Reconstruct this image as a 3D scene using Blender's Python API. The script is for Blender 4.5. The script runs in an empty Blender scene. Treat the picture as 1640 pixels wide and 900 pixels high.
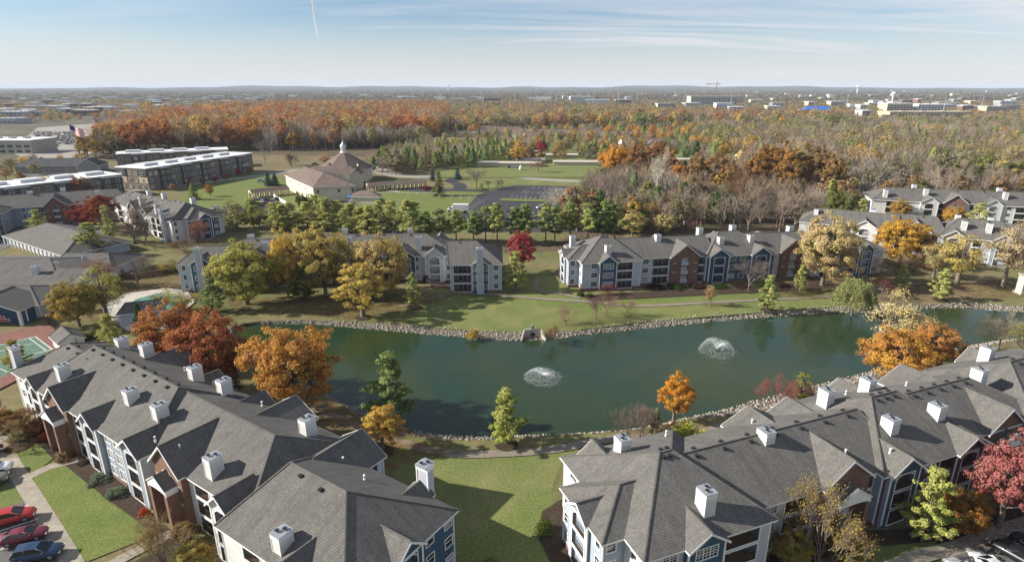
import bpy, math, random
import numpy as np
from mathutils import Vector, Matrix
from mathutils.geometry import tessellate_polygon
SC = bpy.context.scene
random.seed(7); RNG = np.random.default_rng(7)
rad = math.radians
# ------------------------------------------------------------------ camera, world, sun
CAM_H = 55.0; FOC = 950.0; PITCH = math.atan((450-139)/FOC)
cam = bpy.data.cameras.new("camera"); camo = bpy.data.objects.new("camera", cam); SC.collection.objects.link(camo)
camo.location = (0, 0, CAM_H); camo.rotation_euler = (math.pi/2-PITCH, 0, 0)
cam.sensor_fit = 'HORIZONTAL'; cam.sensor_width = 36; cam.lens = 36*FOC/1640
cam.clip_start = 1; cam.clip_end = 60000
SC.camera = camo
SUN_EL, SHADOW_AZ = 28.0, 1.0          # shadows run towards +x, slightly +y
SC.view_settings.view_transform = 'Standard'; SC.view_settings.look = 'None'
SC.view_settings.gamma = 1; SC.view_settings.exposure = 1.0
SC.cycles.volume_bounces = 0; SC.cycles.max_bounces = 6; SC.cycles.diffuse_bounces = 3
SC.cycles.glossy_bounces = 2; SC.cycles.transmission_bounces = 3; SC.cycles.transparent_max_bounces = 12
w = bpy.data.worlds.new("World"); SC.world = w; w.use_nodes = True
N = w.node_tree.nodes; L = w.node_tree.links
bg = N["Background"]; bg.inputs[1].default_value = 0.06
sky = N.new("ShaderNodeTexSky"); sky.sky_type = 'NISHITA'; sky.sun_disc = False
sky.sun_elevation = rad(SUN_EL); sky.sun_rotation = rad(270-SHADOW_AZ)   # sun in the direction -x
sky.altitude = 200; sky.air_density = 1.0; sky.dust_density = 0.35; sky.ozone_density = 5.0
tc = N.new("ShaderNodeTexCoord"); sep = N.new("ShaderNodeSeparateXYZ"); L.new(tc.outputs['Generated'], sep.inputs[0])
def wmath(op, a, b=None, c=None):
    n = N.new("ShaderNodeMath"); n.operation = op
    for i, v in enumerate((a, b, c)):
        if v is None: continue
        if isinstance(v, (int, float)): n.inputs[i].default_value = v
        else: L.new(v, n.inputs[i])
    return n.outputs[0]
zc = wmath('MAXIMUM', sep.outputs[2], 0.0); zd = wmath('ADD', zc, 0.09)
cx = wmath('DIVIDE', sep.outputs[0], zd); cy = wmath('DIVIDE', sep.outputs[1], zd)
comb = N.new("ShaderNodeCombineXYZ"); L.new(cx, comb.inputs[0]); L.new(cy, comb.inputs[1])
mp = N.new("ShaderNodeMapping"); mp.inputs['Rotation'].default_value = (0, 0, rad(38)); mp.inputs['Scale'].default_value = (0.14, 0.6, 1)
L.new(comb.outputs[0], mp.inputs[0])
n1 = N.new("ShaderNodeTexNoise"); n1.inputs['Scale'].default_value = 1.5; n1.inputs['Detail'].default_value = 9; n1.inputs['Roughness'].default_value = 0.62; n1.inputs['Distortion'].default_value = 0.7
L.new(mp.outputs[0], n1.inputs['Vector'])
r1 = N.new("ShaderNodeValToRGB"); r1.color_ramp.elements[0].position = 0.36; r1.color_ramp.elements[1].position = 0.62
r1.color_ramp.elements[0].color = (0, 0, 0, 1); r1.color_ramp.elements[1].color = (1, 1, 1, 1)
L.new(n1.outputs[0], r1.inputs[0])
cover = wmath('MULTIPLY_ADD', sep.outputs[0], 0.55, 0.75)     # the cirrus veil is thicker to the east
cover = wmath('MINIMUM', wmath('MAXIMUM', cover, 0.15), 0.9)
veil = wmath('MULTIPLY', r1.outputs[0], cover)
low = wmath('SUBTRACT', 1.0, wmath('MINIMUM', wmath('MULTIPLY', zc, 9.0), 1.0))   # pale band of far air at the horizon
amt = wmath('MAXIMUM', veil, wmath('MULTIPLY', low, 0.9))
mixc = N.new("ShaderNodeMixRGB"); L.new(amt, mixc.inputs[0]); L.new(sky.outputs[0], mixc.inputs[1])
mixc.inputs[2].default_value = (6.75, 6.75, 7.05, 1)
L.new(mixc.outputs[0], bg.inputs[0])
sl = bpy.data.lights.new("sun", 'SUN'); sl.energy = 5.0; sl.angle = rad(0.5); sl.color = (1.0, 0.93, 0.82)
so = bpy.data.objects.new("sun", sl); SC.collection.objects.link(so)
sd = Vector((math.cos(rad(SHADOW_AZ))*math.cos(rad(SUN_EL)), math.sin(rad(SHADOW_AZ))*math.cos(rad(SUN_EL)), -math.sin(rad(SUN_EL))))
so.rotation_euler = sd.to_track_quat('-Z', 'Y').to_euler()

# ------------------------------------------------------------------ where a ray of the survey meets height z
_c, _s = math.cos(PITCH), math.sin(PITCH)
def G(px, py, z=0.0):
    u = (px-820)/FOC; v = (py-450)/FOC
    t = (CAM_H-z)/(_s+v*_c)
    return (u*t, (_c-v*_s)*t)
def Pv(y, z):
    dz = CAM_H-z; return 450+FOC*(dz*_c-y*_s)/(y*_c+dz*_s)
def depth(y, z=0): return y*_c+(CAM_H-z)*_s

# ------------------------------------------------------------------ materials
MATS = {}
def newmat(name):
    m = bpy.data.materials.new(name); m.use_nodes = True; MATS[name] = m
    nt = m.node_tree; return m, nt, nt.nodes, nt.links, nt.nodes["Principled BSDF"]
def ramp(nodes, cols, pos=None):
    r = nodes.new("ShaderNodeValToRGB"); e = r.color_ramp.elements
    while len(e) < len(cols): e.new(0.5)
    for i, c in enumerate(cols):
        e[i].position = (pos[i] if pos else i/(len(cols)-1)); e[i].color = (*c, 1)
    return r
def noise(nodes, links, scale, detail=4, vec=None, rough=0.6, dist=0):
    n = nodes.new("ShaderNodeTexNoise"); n.inputs['Scale'].default_value = scale
    n.inputs['Detail'].default_value = detail; n.inputs['Roughness'].default_value = rough; n.inputs['Distortion'].default_value = dist
    if vec is not None: links.new(vec, n.inputs['Vector'])
    return n
def mixrgb(nodes, links, f, a, b, mode='MIX'):
    m = nodes.new("ShaderNodeMixRGB"); m.blend_type = mode
    for i, v in enumerate((f, a, b)):
        if isinstance(v, (int, float)): m.inputs[i].default_value = v
        elif isinstance(v, tuple): m.inputs[i].default_value = (*v, 1)
        else: links.new(v, m.inputs[i])
    return m.outputs[0]
def flat(name, col, rough=0.7, metal=0.0, var=0.12, scale=1.5, spec=0.3):
    m, nt, n, l, b = newmat(name)
    tcn = n.new("ShaderNodeTexCoord"); ns = noise(n, l, scale, 6, tcn.outputs['Object'])
    r = ramp(n, [tuple(c*(1-var) for c in col), tuple(min(1, c*(1+var)) for c in col)], [0.35, 0.65]); l.new(ns.outputs[0], r.inputs[0])
    l.new(r.outputs[0], b.inputs['Base Color']); b.inputs['Roughness'].default_value = rough; b.inputs['Metallic'].default_value = metal
    b.inputs['Specular IOR Level'].default_value = spec
    return m
def siding(name, col):
    m, nt, n, l, b = newmat(name)
    uv = n.new("ShaderNodeUVMap"); sp = n.new("ShaderNodeSeparateXYZ"); l.new(uv.outputs[0], sp.inputs[0])
    mu = n.new("ShaderNodeMath"); mu.operation = 'MULTIPLY'; mu.inputs[1].default_value = 1/0.2; l.new(sp.outputs[1], mu.inputs[0])
    fr = n.new("ShaderNodeMath"); fr.operation = 'FRACT'; l.new(mu.outputs[0], fr.inputs[0])
    bp = n.new("ShaderNodeBump"); bp.inputs['Strength'].default_value = 0.55; bp.inputs['Distance'].default_value = 0.05; l.new(fr.outputs[0], bp.inputs['Height'])
    l.new(bp.outputs[0], b.inputs['Normal'])
    tcn = n.new("ShaderNodeTexCoord"); ns = noise(n, l, 0.7, 6, tcn.outputs['Object'])
    r = ramp(n, [tuple(c*0.86 for c in col), tuple(min(1, c*1.08) for c in col)], [0.3, 0.7]); l.new(ns.outputs[0], r.inputs[0])
    l.new(r.outputs[0], b.inputs['Base Color']); b.inputs['Roughness'].default_value = 0.65; b.inputs['Specular IOR Level'].default_value = 0.25
    return m
def bricklike(name, c1, c2, mortar, bw, bh, msize=0.012, bump=0.5, rough=0.9, dirt=0.25, coord='UV', off=0.5):
    m, nt, n, l, b = newmat(name)
    if coord == 'UV': vec = n.new("ShaderNodeUVMap").outputs[0]
    else: vec = n.new("ShaderNodeTexCoord").outputs['Object']
    br = n.new("ShaderNodeTexBrick"); l.new(vec, br.inputs['Vector']); br.inputs['Scale'].default_value = 1
    br.inputs['Brick Width'].default_value = bw; br.inputs['Row Height'].default_value = bh; br.inputs['Mortar Size'].default_value = msize; br.inputs['Mortar Smooth'].default_value = 0.4
    br.inputs['Color1'].default_value = (*c1, 1); br.inputs['Color2'].default_value = (*c2, 1); br.inputs['Mortar'].default_value = (*mortar, 1); br.offset = off
    tcn = n.new("ShaderNodeTexCoord")
    ns = noise(n, l, 0.35, 8, tcn.outputs['Object'], 0.7); r = ramp(n, [(1-dirt,)*3, (1+dirt*0.3,)*3], [0.3, 0.65]); l.new(ns.outputs[0], r.inputs[0])
    ns2 = noise(n, l, 7, 3, tcn.outputs['Object']); r2 = ramp(n, [(0.82,)*3, (1.15,)*3], [0.3, 0.7]); l.new(ns2.outputs[0], r2.inputs[0])
    c = mixrgb(n, l, 1.0, br.outputs[0], r.outputs[0], 'MULTIPLY')
    if 'shingle' in name:
        mp_ = n.new('ShaderNodeMapping'); mp_.inputs['Scale'].default_value = (1.1, 0.06, 1); l.new(vec, mp_.inputs[0]); ns3 = noise(n, l, 1.0, 5, mp_.outputs[0], 0.65); rs3 = ramp(n, [(0.80,)*3, (1.0,)*3, (1.12,)*3], [0.3, 0.5, 0.72]); l.new(ns3.outputs[0], rs3.inputs[0]); c = mixrgb(n, l, 1.0, c, rs3.outputs[0], 'MULTIPLY')
    c = mixrgb(n, l, 1.0, c, r2.outputs[0], 'MULTIPLY')
    l.new(c, b.inputs['Base Color'])
    bp = n.new("ShaderNodeBump"); bp.inputs['Strength'].default_value = bump; bp.inputs['Distance'].default_value = 0.03; bp.invert = True
    l.new(br.outputs['Fac'], bp.inputs['Height']); l.new(bp.outputs[0], b.inputs['Normal'])
    b.inputs['Roughness'].default_value = rough; b.inputs['Specular IOR Level'].default_value = 0.2
    return m
SH = bricklike('shingle_grey', (0.160, 0.153, 0.141), (0.125, 0.120, 0.112), (0.072, 0.07, 0.067), 0.34, 0.26, 0.022, 0.6, 0.95, 0.18)
SHB = bricklike('shingle_brown', (0.20, 0.15, 0.125), (0.165, 0.125, 0.105), (0.11, 0.085, 0.07), 0.5, 0.35, 0.03, 0.6, 0.95, 0.25)
SHD = bricklike('shingle_dark', (0.10, 0.105, 0.11), (0.075, 0.08, 0.085), (0.04, 0.04, 0.04), 0.4, 0.3, 0.03, 0.6, 0.95, 0.25)
BRK = bricklike('brick_red', (0.22, 0.105, 0.07), (0.16, 0.075, 0.05), (0.22, 0.19, 0.16), 0.22, 0.075, 0.01, 0.3)
BRT = bricklike('brick_tan', (0.20, 0.165, 0.13), (0.15, 0.12, 0.10), (0.20, 0.18, 0.15), 0.24, 0.08, 0.01, 0.3)
BRG = bricklike('brick_grey', (0.10, 0.095, 0.09), (0.075, 0.07, 0.07), (0.12, 0.11, 0.10), 0.24, 0.08, 0.01, 0.3)
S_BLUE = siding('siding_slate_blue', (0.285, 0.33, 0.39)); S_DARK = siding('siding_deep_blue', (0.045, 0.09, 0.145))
S_PALE = siding('siding_pale_grey', (0.46, 0.485, 0.53)); S_WHITE = siding('siding_white', (0.62, 0.62, 0.61))
S_MAR = siding('siding_plum', (0.095, 0.055, 0.075)); S_CREAM = siding('siding_cream', (0.60, 0.55, 0.42)); S_TAN = siding('siding_tan', (0.50, 0.42, 0.28))
TRIM = flat('white_trim', (0.68, 0.68, 0.67), 0.5, var=0.04); DARKM = flat('dark_metal', (0.03, 0.03, 0.032), 0.5, 0.3)
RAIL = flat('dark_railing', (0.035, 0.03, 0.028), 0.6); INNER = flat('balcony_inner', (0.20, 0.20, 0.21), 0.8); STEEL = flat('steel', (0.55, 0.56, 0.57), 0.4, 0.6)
WROOF = flat('white_membrane', (0.78, 0.78, 0.77), 0.7, var=0.1, scale=0.2); CONC = flat('concrete', (0.42, 0.39, 0.34), 0.9, var=0.15, scale=0.8)
CONCD = flat('concrete_dark', (0.25, 0.24, 0.22), 0.9, var=0.25); COL_TAN = flat('tan_stucco', (0.50, 0.43, 0.29), 0.9); PLASTB = flat('blue_plastic', (0.03, 0.18, 0.55), 0.4)
BLUEROOF = flat('blue_metal_roof', (0.01, 0.13, 0.62), 0.5); REDP = flat('red_paint', (0.38, 0.07, 0.06), 0.5); YELP = flat('yellow_paint', (0.75, 0.5, 0.03), 0.5)
SILV = flat('grey_metal', (0.38, 0.4, 0.42), 0.45, 0.5); WOODF = flat('wood_fence', (0.20, 0.115, 0.07), 0.9, var=0.3); MAUVE = flat('mural_red', (0.40, 0.08, 0.07), 0.6)
SEAM = flat('standing_seam_grey', (0.5, 0.51, 0.53), 0.5, var=0.08)
def glass(name, col, rough=0.06):
    m, nt, n, l, b = newmat(name); b.inputs['Base Color'].default_value = (*col, 1); b.inputs['Roughness'].default_value = rough
    b.inputs['Specular IOR Level'].default_value = 0.9; return m
GL = [glass('glass_dark', (0.018, 0.022, 0.028)), glass('glass_blinds', (0.30, 0.30, 0.29), 0.15), glass('glass_mid', (0.06, 0.075, 0.09)), glass('glass_dark_two', (0.03, 0.035, 0.04), 0.1)]

def ground_mat():
    m, nt, n, l, b = newmat('grass_ground'); tcn = n.new("ShaderNodeTexCoord"); v = tcn.outputs['Object']
    a = noise(n, l, 0.022, 5, v, 0.6, 0.6); r = ramp(n, [(0.185, 0.155, 0.085), (0.15, 0.142, 0.062), (0.11, 0.122, 0.045)], [0.36, 0.5, 0.66]); l.new(a.outputs[0], r.inputs[0])
    f = noise(n, l, 0.45, 8, v, 0.75); r2 = ramp(n, [(0.62,)*3, (1.28,)*3], [0.3, 0.7]); l.new(f.outputs[0], r2.inputs[0])
    f3 = noise(n, l, 4.5, 6, v, 0.8); r3 = ramp(n, [(0.6,)*3, (1.4,)*3], [0.32, 0.68]); l.new(f3.outputs[0], r3.inputs[0])
    c = mixrgb(n, l, 1, r.outputs[0], r2.outputs[0], 'MULTIPLY'); c = mixrgb(n, l, 1, c, r3.outputs[0], 'MULTIPLY')
    lf = noise(n, l, 0.11, 7, v, 0.72); rl = ramp(n, [(0,)*3, (1,)*3], [0.58, 0.66]); l.new(lf.outputs[0], rl.inputs[0])
    lf2 = noise(n, l, 2.2, 5, v, 0.75); rl2 = ramp(n, [(0,)*3, (1,)*3], [0.46, 0.58]); l.new(lf2.outputs[0], rl2.inputs[0])
    k = n.new("ShaderNodeMath"); k.operation = 'MULTIPLY'; l.new(rl.outputs[0], k.inputs[0]); l.new(rl2.outputs[0], k.inputs[1])
    c = mixrgb(n, l, k.outputs[0], c, (0.19, 0.105, 0.045))
    l.new(c, b.inputs['Base Color']); b.inputs['Roughness'].default_value = 0.95; b.inputs['Specular IOR Level'].default_value = 0.1
    bp = n.new("ShaderNodeBump"); bp.inputs['Strength'].default_value = 0.5; bp.inputs['Distance'].default_value = 0.12; l.new(f3.outputs[0], bp.inputs['Height']); l.new(bp.outputs[0], b.inputs['Normal'])
    return m
GRD = ground_mat()
def patchy(name, cols, scale, fine=5, bump=0.3, alpha_scale=None, alpha=None, rough=0.95):
    m, nt, n, l, b = newmat(name); tcn = n.new("ShaderNodeTexCoord"); v = tcn.outputs['Object']
    a = noise(n, l, scale, 7, v, 0.7, 0.4); r = ramp(n, cols, [0.3+0.4*i/(len(cols)-1) for i in range(len(cols))]); l.new(a.outputs[0], r.inputs[0])
    f = noise(n, l, fine, 5, v, 0.8); r2 = ramp(n, [(0.5,)*3, (1.5,)*3], [0.34, 0.66]); l.new(f.outputs[0], r2.inputs[0])
    c = mixrgb(n, l, 1, r.outputs[0], r2.outputs[0], 'MULTIPLY'); l.new(c, b.inputs['Base Color']); b.inputs['Roughness'].default_value = rough; b.inputs['Specular IOR Level'].default_value = 0.15
    bp = n.new("ShaderNodeBump"); bp.inputs['Strength'].default_value = bump; bp.inputs['Distance'].default_value = 0.08; l.new(f.outputs[0], bp.inputs['Height']); l.new(bp.outputs[0], b.inputs['Normal'])
    if alpha_scale:
        an = noise(n, l, alpha_scale, 6, v, 0.85); ra = ramp(n, [(0,)*3, (1,)*3], alpha); l.new(an.outputs[0], ra.inputs[0]); l.new(ra.outputs[0], b.inputs['Alpha'])
    return m
LAWN = patchy('lawn_green', [(0.185, 0.178, 0.074), (0.138, 0.156, 0.052), (0.100, 0.132, 0.038)], 0.12, 3.2)
LAWNG = patchy('lawn_bright', [(0.16, 0.162, 0.055), (0.12, 0.150, 0.042), (0.09, 0.128, 0.032)], 0.3, 3.5)
MULCH = patchy('mulch', [(0.035, 0.024, 0.018), (0.07, 0.05, 0.036)], 1.2, 9, 0.8)
LITTER = patchy('leaf_litter', [(0.16, 0.10, 0.05), (0.21, 0.125, 0.06), (0.13, 0.09, 0.05)], 0.5, 6, 0.6, 0.55, [0.46, 0.62])
STRAW = patchy('dry_field', [(0.20, 0.155, 0.09), (0.15, 0.12, 0.065), (0.11, 0.10, 0.045)], 0.05, 0.9)
TOWN = patchy('town_ground', [(0.16, 0.145, 0.125), (0.085, 0.08, 0.05), (0.12, 0.10, 0.075)], 0.012, 0.1, 0.0)
WFLOOR = patchy('woodland_floor', [(0.13, 0.09, 0.055), (0.09, 0.07, 0.045), (0.10, 0.095, 0.04)], 0.06, 0.8)
ASPH = patchy('asphalt_grey', [(0.10, 0.10, 0.10), (0.14, 0.138, 0.135)], 0.25, 6, 0.15, rough=0.9)
ASPD = patchy('asphalt_dark', [(0.038, 0.04, 0.046), (0.055, 0.056, 0.062)], 0.12, 3, 0.15, rough=0.9)
ROADM = patchy('road_pale', [(0.24, 0.225, 0.20), (0.30, 0.285, 0.26)], 0.15, 4, 0.1, rough=0.9)
WALK = bricklike('sidewalk_slabs', (0.34, 0.30, 0.245), (0.30, 0.27, 0.22), (0.17, 0.15, 0.12), 1.5, 1.5, 0.03, 0.2, 0.9, 0.3, 'OBJ', 0.0)
PATHM = patchy('path_worn', [(0.17, 0.145, 0.115), (0.23, 0.20, 0.16)], 0.5, 5, 0.2)
PAINT = flat('road_paint', (0.72, 0.72, 0.70), 0.8, var=0.15, scale=6)
COURTR = patchy('court_red', [(0.17, 0.085, 0.07), (0.21, 0.105, 0.088)], 0.3, 2, 0.05); COURTG = patchy('court_green', [(0.085, 0.15, 0.11), (0.11, 0.18, 0.135)], 0.3, 2, 0.05)
POOLC = patchy('pool_cover', [(0.06, 0.17, 0.14), (0.085, 0.22, 0.18)], 0.4, 1, 0.05, rough=0.6)
STONE = None
def stone_mat():
    m, nt, n, l, b = newmat('riprap_stone'); g = n.new("ShaderNodeNewGeometry")
    r = ramp(n, [(0.14, 0.125, 0.10), (0.30, 0.27, 0.225), (0.20, 0.17, 0.135), (0.38, 0.35, 0.30)]); l.new(g.outputs['Random Per Island'], r.inputs[0])
    l.new(r.outputs[0], b.inputs['Base Color']); b.inputs['Roughness'].default_value = 0.9; return m
STONE = stone_mat()
def water_mat():
    m, nt, n, l, b = newmat('pond_water'); tcn = n.new("ShaderNodeTexCoord"); v = tcn.outputs['Object']
    a = noise(n, l, 0.03, 4, v, 0.6, 1.0); r = ramp(n, [(0.013, 0.036, 0.022), (0.028, 0.042, 0.014)], [0.35, 0.65]); l.new(a.outputs[0], r.inputs[0])
    l.new(r.outputs[0], b.inputs['Base Color']); b.inputs['Roughness'].default_value = 0.05; b.inputs['IOR'].default_value = 1.33
    mpn = n.new("ShaderNodeMapping"); mpn.inputs['Rotation'].default_value = (0, 0, 0.5); mpn.inputs['Scale'].default_value = (1.0, 0.4, 1); l.new(v, mpn.inputs[0])
    f = noise(n, l, 2.3, 4, mpn.outputs[0], 0.6, 0.8); f2 = noise(n, l, 0.12, 3, v)
    rr = ramp(n, [(0.15,)*3, (1,)*3], [0.42, 0.6]); l.new(f2.outputs[0], rr.inputs[0])
    mm = n.new("ShaderNodeMath"); mm.operation = 'MULTIPLY'; l.new(f.outputs[0], mm.inputs[0]); l.new(rr.outputs[0], mm.inputs[1])
    bp = n.new("ShaderNodeBump"); bp.inputs['Strength'].default_value = 0.32; bp.inputs['Distance'].default_value = 0.14; l.new(mm.outputs[0], bp.inputs['Height']); l.new(bp.outputs[0], b.inputs['Normal'])
    return m
WATER = water_mat()
def leaf_mat(name, src):
    m, nt, n, l, b = newmat(name); g = n.new("ShaderNodeNewGeometry")
    if src == 'object':
        oi = n.new("ShaderNodeObjectInfo"); ca = oi.outputs['Color']
        at = n.new("ShaderNodeAttribute"); at.attribute_type = 'OBJECT'; at.attribute_name = 'tint_b'
        tcn = n.new("ShaderNodeTexCoord"); ns = noise(n, l, 0.35, 3, tcn.outputs['Object']); rr = ramp(n, [(0,)*3, (1,)*3], [0.44, 0.56]); l.new(ns.outputs[0], rr.inputs[0])
        c = mixrgb(n, l, rr.outputs[0], ca, at.outputs['Color'])
    else:
        at = n.new("ShaderNodeAttribute"); at.attribute_name = 'tint'; c = at.outputs['Color']
    r = ramp(n, [(0.68, 0.68, 0.68), (1.0, 1.0, 1.0), (1.3, 1.27, 1.2)] if src == 'object' else [(0.88,)*3, (1.0,)*3, (1.1,)*3]); l.new(g.outputs['Random Per Island'], r.inputs[0])
    c = mixrgb(n, l, 1, c, r.outputs[0], 'MULTIPLY')
    df = n.new("ShaderNodeBsdfDiffuse"); tr = n.new("ShaderNodeBsdfTranslucent"); mx = n.new("ShaderNodeMixShader"); mx.inputs[0].default_value = 0.38
    l.new(c, df.inputs[0]); l.new(c, tr.inputs[0]); l.new(df.outputs[0], mx.inputs[1]); l.new(tr.outputs[0], mx.inputs[2])
    l.new(mx.outputs[0], nt.nodes["Material Output"].inputs[0]); nt.nodes.remove(b); return m
LEAF = leaf_mat('foliage', 'object'); LEAFM = leaf_mat('foliage_mass', 'mesh')
BARK = flat('bark_grey', (0.155, 0.13, 0.105), 0.95, var=0.35, scale=3)
def twig_mat():
    m, nt, n, l, b = newmat('twigs'); oi = n.new("ShaderNodeObjectInfo"); l.new(oi.outputs['Color'], b.inputs['Base Color']); b.inputs['Roughness'].default_value = 0.95; b.inputs['Specular IOR Level'].default_value = 0.1; return m
TWIG = twig_mat()
def paint_mat():
    m, nt, n, l, b = newmat('car_paint'); oi = n.new("ShaderNodeObjectInfo"); l.new(oi.outputs['Color'], b.inputs['Base Color']); b.inputs['Roughness'].default_value = 0.38
    b.inputs['Coat Weight'].default_value = 0.5; b.inputs['Coat Roughness'].default_value = 0.05; b.inputs['Metallic'].default_value = 0.2; return m
CPAINT = paint_mat(); CGLASS = glass('car_glass', (0.012, 0.014, 0.016), 0.04); RUBBER = flat('rubber', (0.018, 0.018, 0.018), 0.85); RIM = flat('alloy_rim', (0.45, 0.46, 0.47), 0.3, 0.8)
TAIL = flat('tail_light_red', (0.35, 0.01, 0.01), 0.3); HEADL = flat('headlight_clear', (0.7, 0.72, 0.75), 0.15)

# ------------------------------------------------------------------ mesh builder
class MB:
    def __init__(s): s.v = []; s.f = []; s.m = []
    def face(s, pts, mi=0):
        k = len(s.v); s.v.extend([tuple(p) for p in pts]); s.f.append(tuple(range(k, k+len(pts)))); s.m.append(mi)
    def box(s, x0, x1, y0, y1, z0, z1, mi=0, mt=None):
        a = [(x0, y0, z0), (x1, y0, z0), (x1, y1, z0), (x0, y1, z0), (x0, y0, z1), (x1, y0, z1), (x1, y1, z1), (x0, y1, z1)]
        k = len(s.v); s.v.extend(a)
        for i, q in enumerate(((3, 2, 1, 0), (4, 5, 6, 7), (0, 1, 5, 4), (1, 2, 6, 5), (2, 3, 7, 6), (3, 0, 4, 7))):
            s.f.append(tuple(k+j for j in q)); s.m.append(mt if (mt is not None and i == 1) else mi)
    def tube(s, pts, rs, n=6, mi=0, cap=True):
        k0 = len(s.v); P = [Vector(p) for p in pts]
        for i, p in enumerate(P):
            d = (P[min(i+1, len(P)-1)]-P[max(i-1, 0)]);
            if d.length < 1e-6: d = Vector((0, 0, 1))
            d.normalize(); a = d.orthogonal().normalized(); b = d.cross(a)
            for j in range(n):
                t = 2*math.pi*j/n; s.v.append(tuple(p+(a*math.cos(t)+b*math.sin(t))*rs[i]))
        for i in range(len(P)-1):
            for j in range(n):
                s.f.append((k0+i*n+j, k0+i*n+(j+1) % n, k0+(i+1)*n+(j+1) % n, k0+(i+1)*n+j)); s.m.append(mi)
        if cap:
            s.f.append(tuple(k0+(len(P)-1)*n+j for j in range(n))); s.m.append(mi)
    def cyl(s, c, r, z0, z1, n=12, mi=0, r2=None):
        s.tube([(c[0], c[1], z0), (c[0], c[1], z1)], [r, r if r2 is None else r2], n, mi)
    def mesh(s, name, mats, smooth=False):
        me = bpy.data.meshes.new(name); me.from_pydata(s.v, [], s.f)
        for m in mats: me.materials.append(m)
        me.polygons.foreach_set('material_index', s.m)
        uvl = me.uv_layers.new(name='UVMap'); V = np.array(s.v, dtype=np.float32)
        uv = np.zeros((len(me.loops), 2), np.float32); li = 0
        for f in s.f:
            p = V[list(f)]; nrm = np.cross(p[1]-p[0], p[2]-p[0]); ln = np.linalg.norm(nrm)
            if ln < 1e-9 and len(f) > 3: nrm = np.cross(p[2]-p[0], p[3]-p[0]); ln = np.linalg.norm(nrm)
            nrm = nrm/(ln+1e-12)
            if abs(nrm[2]) > 0.97: uv[li:li+len(f)] = p[:, :2]
            else:
                h = np.array((-nrm[1], nrm[0], 0)); h /= np.linalg.norm(h)+1e-12; w2 = np.cross(nrm, h); 
                if w2[2] < 0: w2 = -w2
                if h[0]+h[1]*0.37 < 0: h = -h
                uv[li:li+len(f), 0] = p@h; uv[li:li+len(f), 1] = p@w2
            li += len(f)
        uvl.data.foreach_set('uv', uv.ravel())
        if smooth: me.polygons.foreach_set('use_smooth', [True]*len(me.polygons))
        me.update(); return me
    def build(s, name, mats, parent=None, loc=(0, 0, 0), rz=0, smooth=False):
        return put(name, s.mesh(name, mats, smooth), parent, loc, rz)
def put(name, me, parent=None, loc=(0, 0, 0), rz=0, sc=None, col=None):
    o = bpy.data.objects.new(name, me); SC.collection.objects.link(o)
    o.location = loc; o.rotation_euler = (0, 0, rz)
    if sc is not None: o.scale = sc if hasattr(sc, '__len__') else (sc,)*3
    if parent is not None: o.parent = parent
    if col is not None: o.color = (*col, 1)
    return o
def tag(o, label=None, cat=None, group=None, kind=None):
    if label: o['label'] = label
    if cat: o['category'] = cat
    if group: o['group'] = group
    if kind: o['kind'] = kind
    return o
def empty(name, loc, rz=0, **k):
    o = bpy.data.objects.new(name, None); SC.collection.objects.link(o); o.location = loc; o.rotation_euler = (0, 0, rz); o.empty_display_size = 0.5
    return tag(o, **k)
def npmesh(name, V, F, mats, mi=None, tint=None):
    """V (n,3), F (m,k)"""
    me = bpy.data.meshes.new(name); V = np.asarray(V, np.float32); F = np.asarray(F, np.int32); k = F.shape[1]
    me.vertices.add(len(V)); me.vertices.foreach_set('co', V.ravel()); me.loops.add(F.size); me.loops.foreach_set('vertex_index', F.ravel())
    me.polygons.add(len(F)); me.polygons.foreach_set('loop_start', np.arange(0, F.size, k, dtype=np.int32)); me.polygons.foreach_set('loop_total', np.full(len(F), k, np.int32))
    for m in mats: me.materials.append(m)
    if mi is not None: me.polygons.foreach_set('material_index', np.asarray(mi, np.int32))
    if tint is not None:
        a = me.attributes.new('tint', 'FLOAT_COLOR', 'POINT'); a.data.foreach_set('color', np.concatenate([tint, np.ones((len(tint), 1))], 1).astype(np.float32).ravel())
    me.update(); me.validate(); return me
def structure(name, o): o.name = name; o['kind'] = 'structure'; return o
LAYER = [0.0]
def sheet(name, pts, mat, z=None, px=True, kind='structure', parent=None, hole=None, label=None, cat=None, group=None):
    """flat polygon lying on the ground, each a few millimetres above the last"""
    if z is None: LAYER[0] += 0.004; z = LAYER[0]+0.004
    q = [G(*p) for p in pts] if px else pts
    cxm = sum(p[0] for p in q)/len(q); cym = sum(p[1] for p in q)/len(q)
    vs = [Vector((p[0], p[1], 0)) for p in q]
    tr = tessellate_polygon([vs])
    me = bpy.data.meshes.new(name); me.from_pydata([(v.x, v.y, 0) for v in vs], [], [t for t in tr]); me.materials.append(mat); me.update()
    o = put(name, me, parent, (0, 0, z))
    if kind: o['kind'] = kind
    if label: o['label'] = label
    if cat: o['category'] = cat
    if group: o['group'] = group
    return o
def smooth_line(P, step=2.0):
    P = [np.array(p, float) for p in P]; out = []
    for i in range(len(P)-1):
        p0 = P[max(i-1, 0)]; p1 = P[i]; p2 = P[i+1]; p3 = P[min(i+2, len(P)-1)]; n = max(1, int(np.linalg.norm(p2-p1)/step))
        for k in range(n):
            t = k/n; out.append(0.5*((2*p1)+(-p0+p2)*t+(2*p0-5*p1+4*p2-p3)*t*t+(-p0+3*p1-3*p2+p3)*t**3))
    out.append(P[-1]); return np.array(out)
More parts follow.
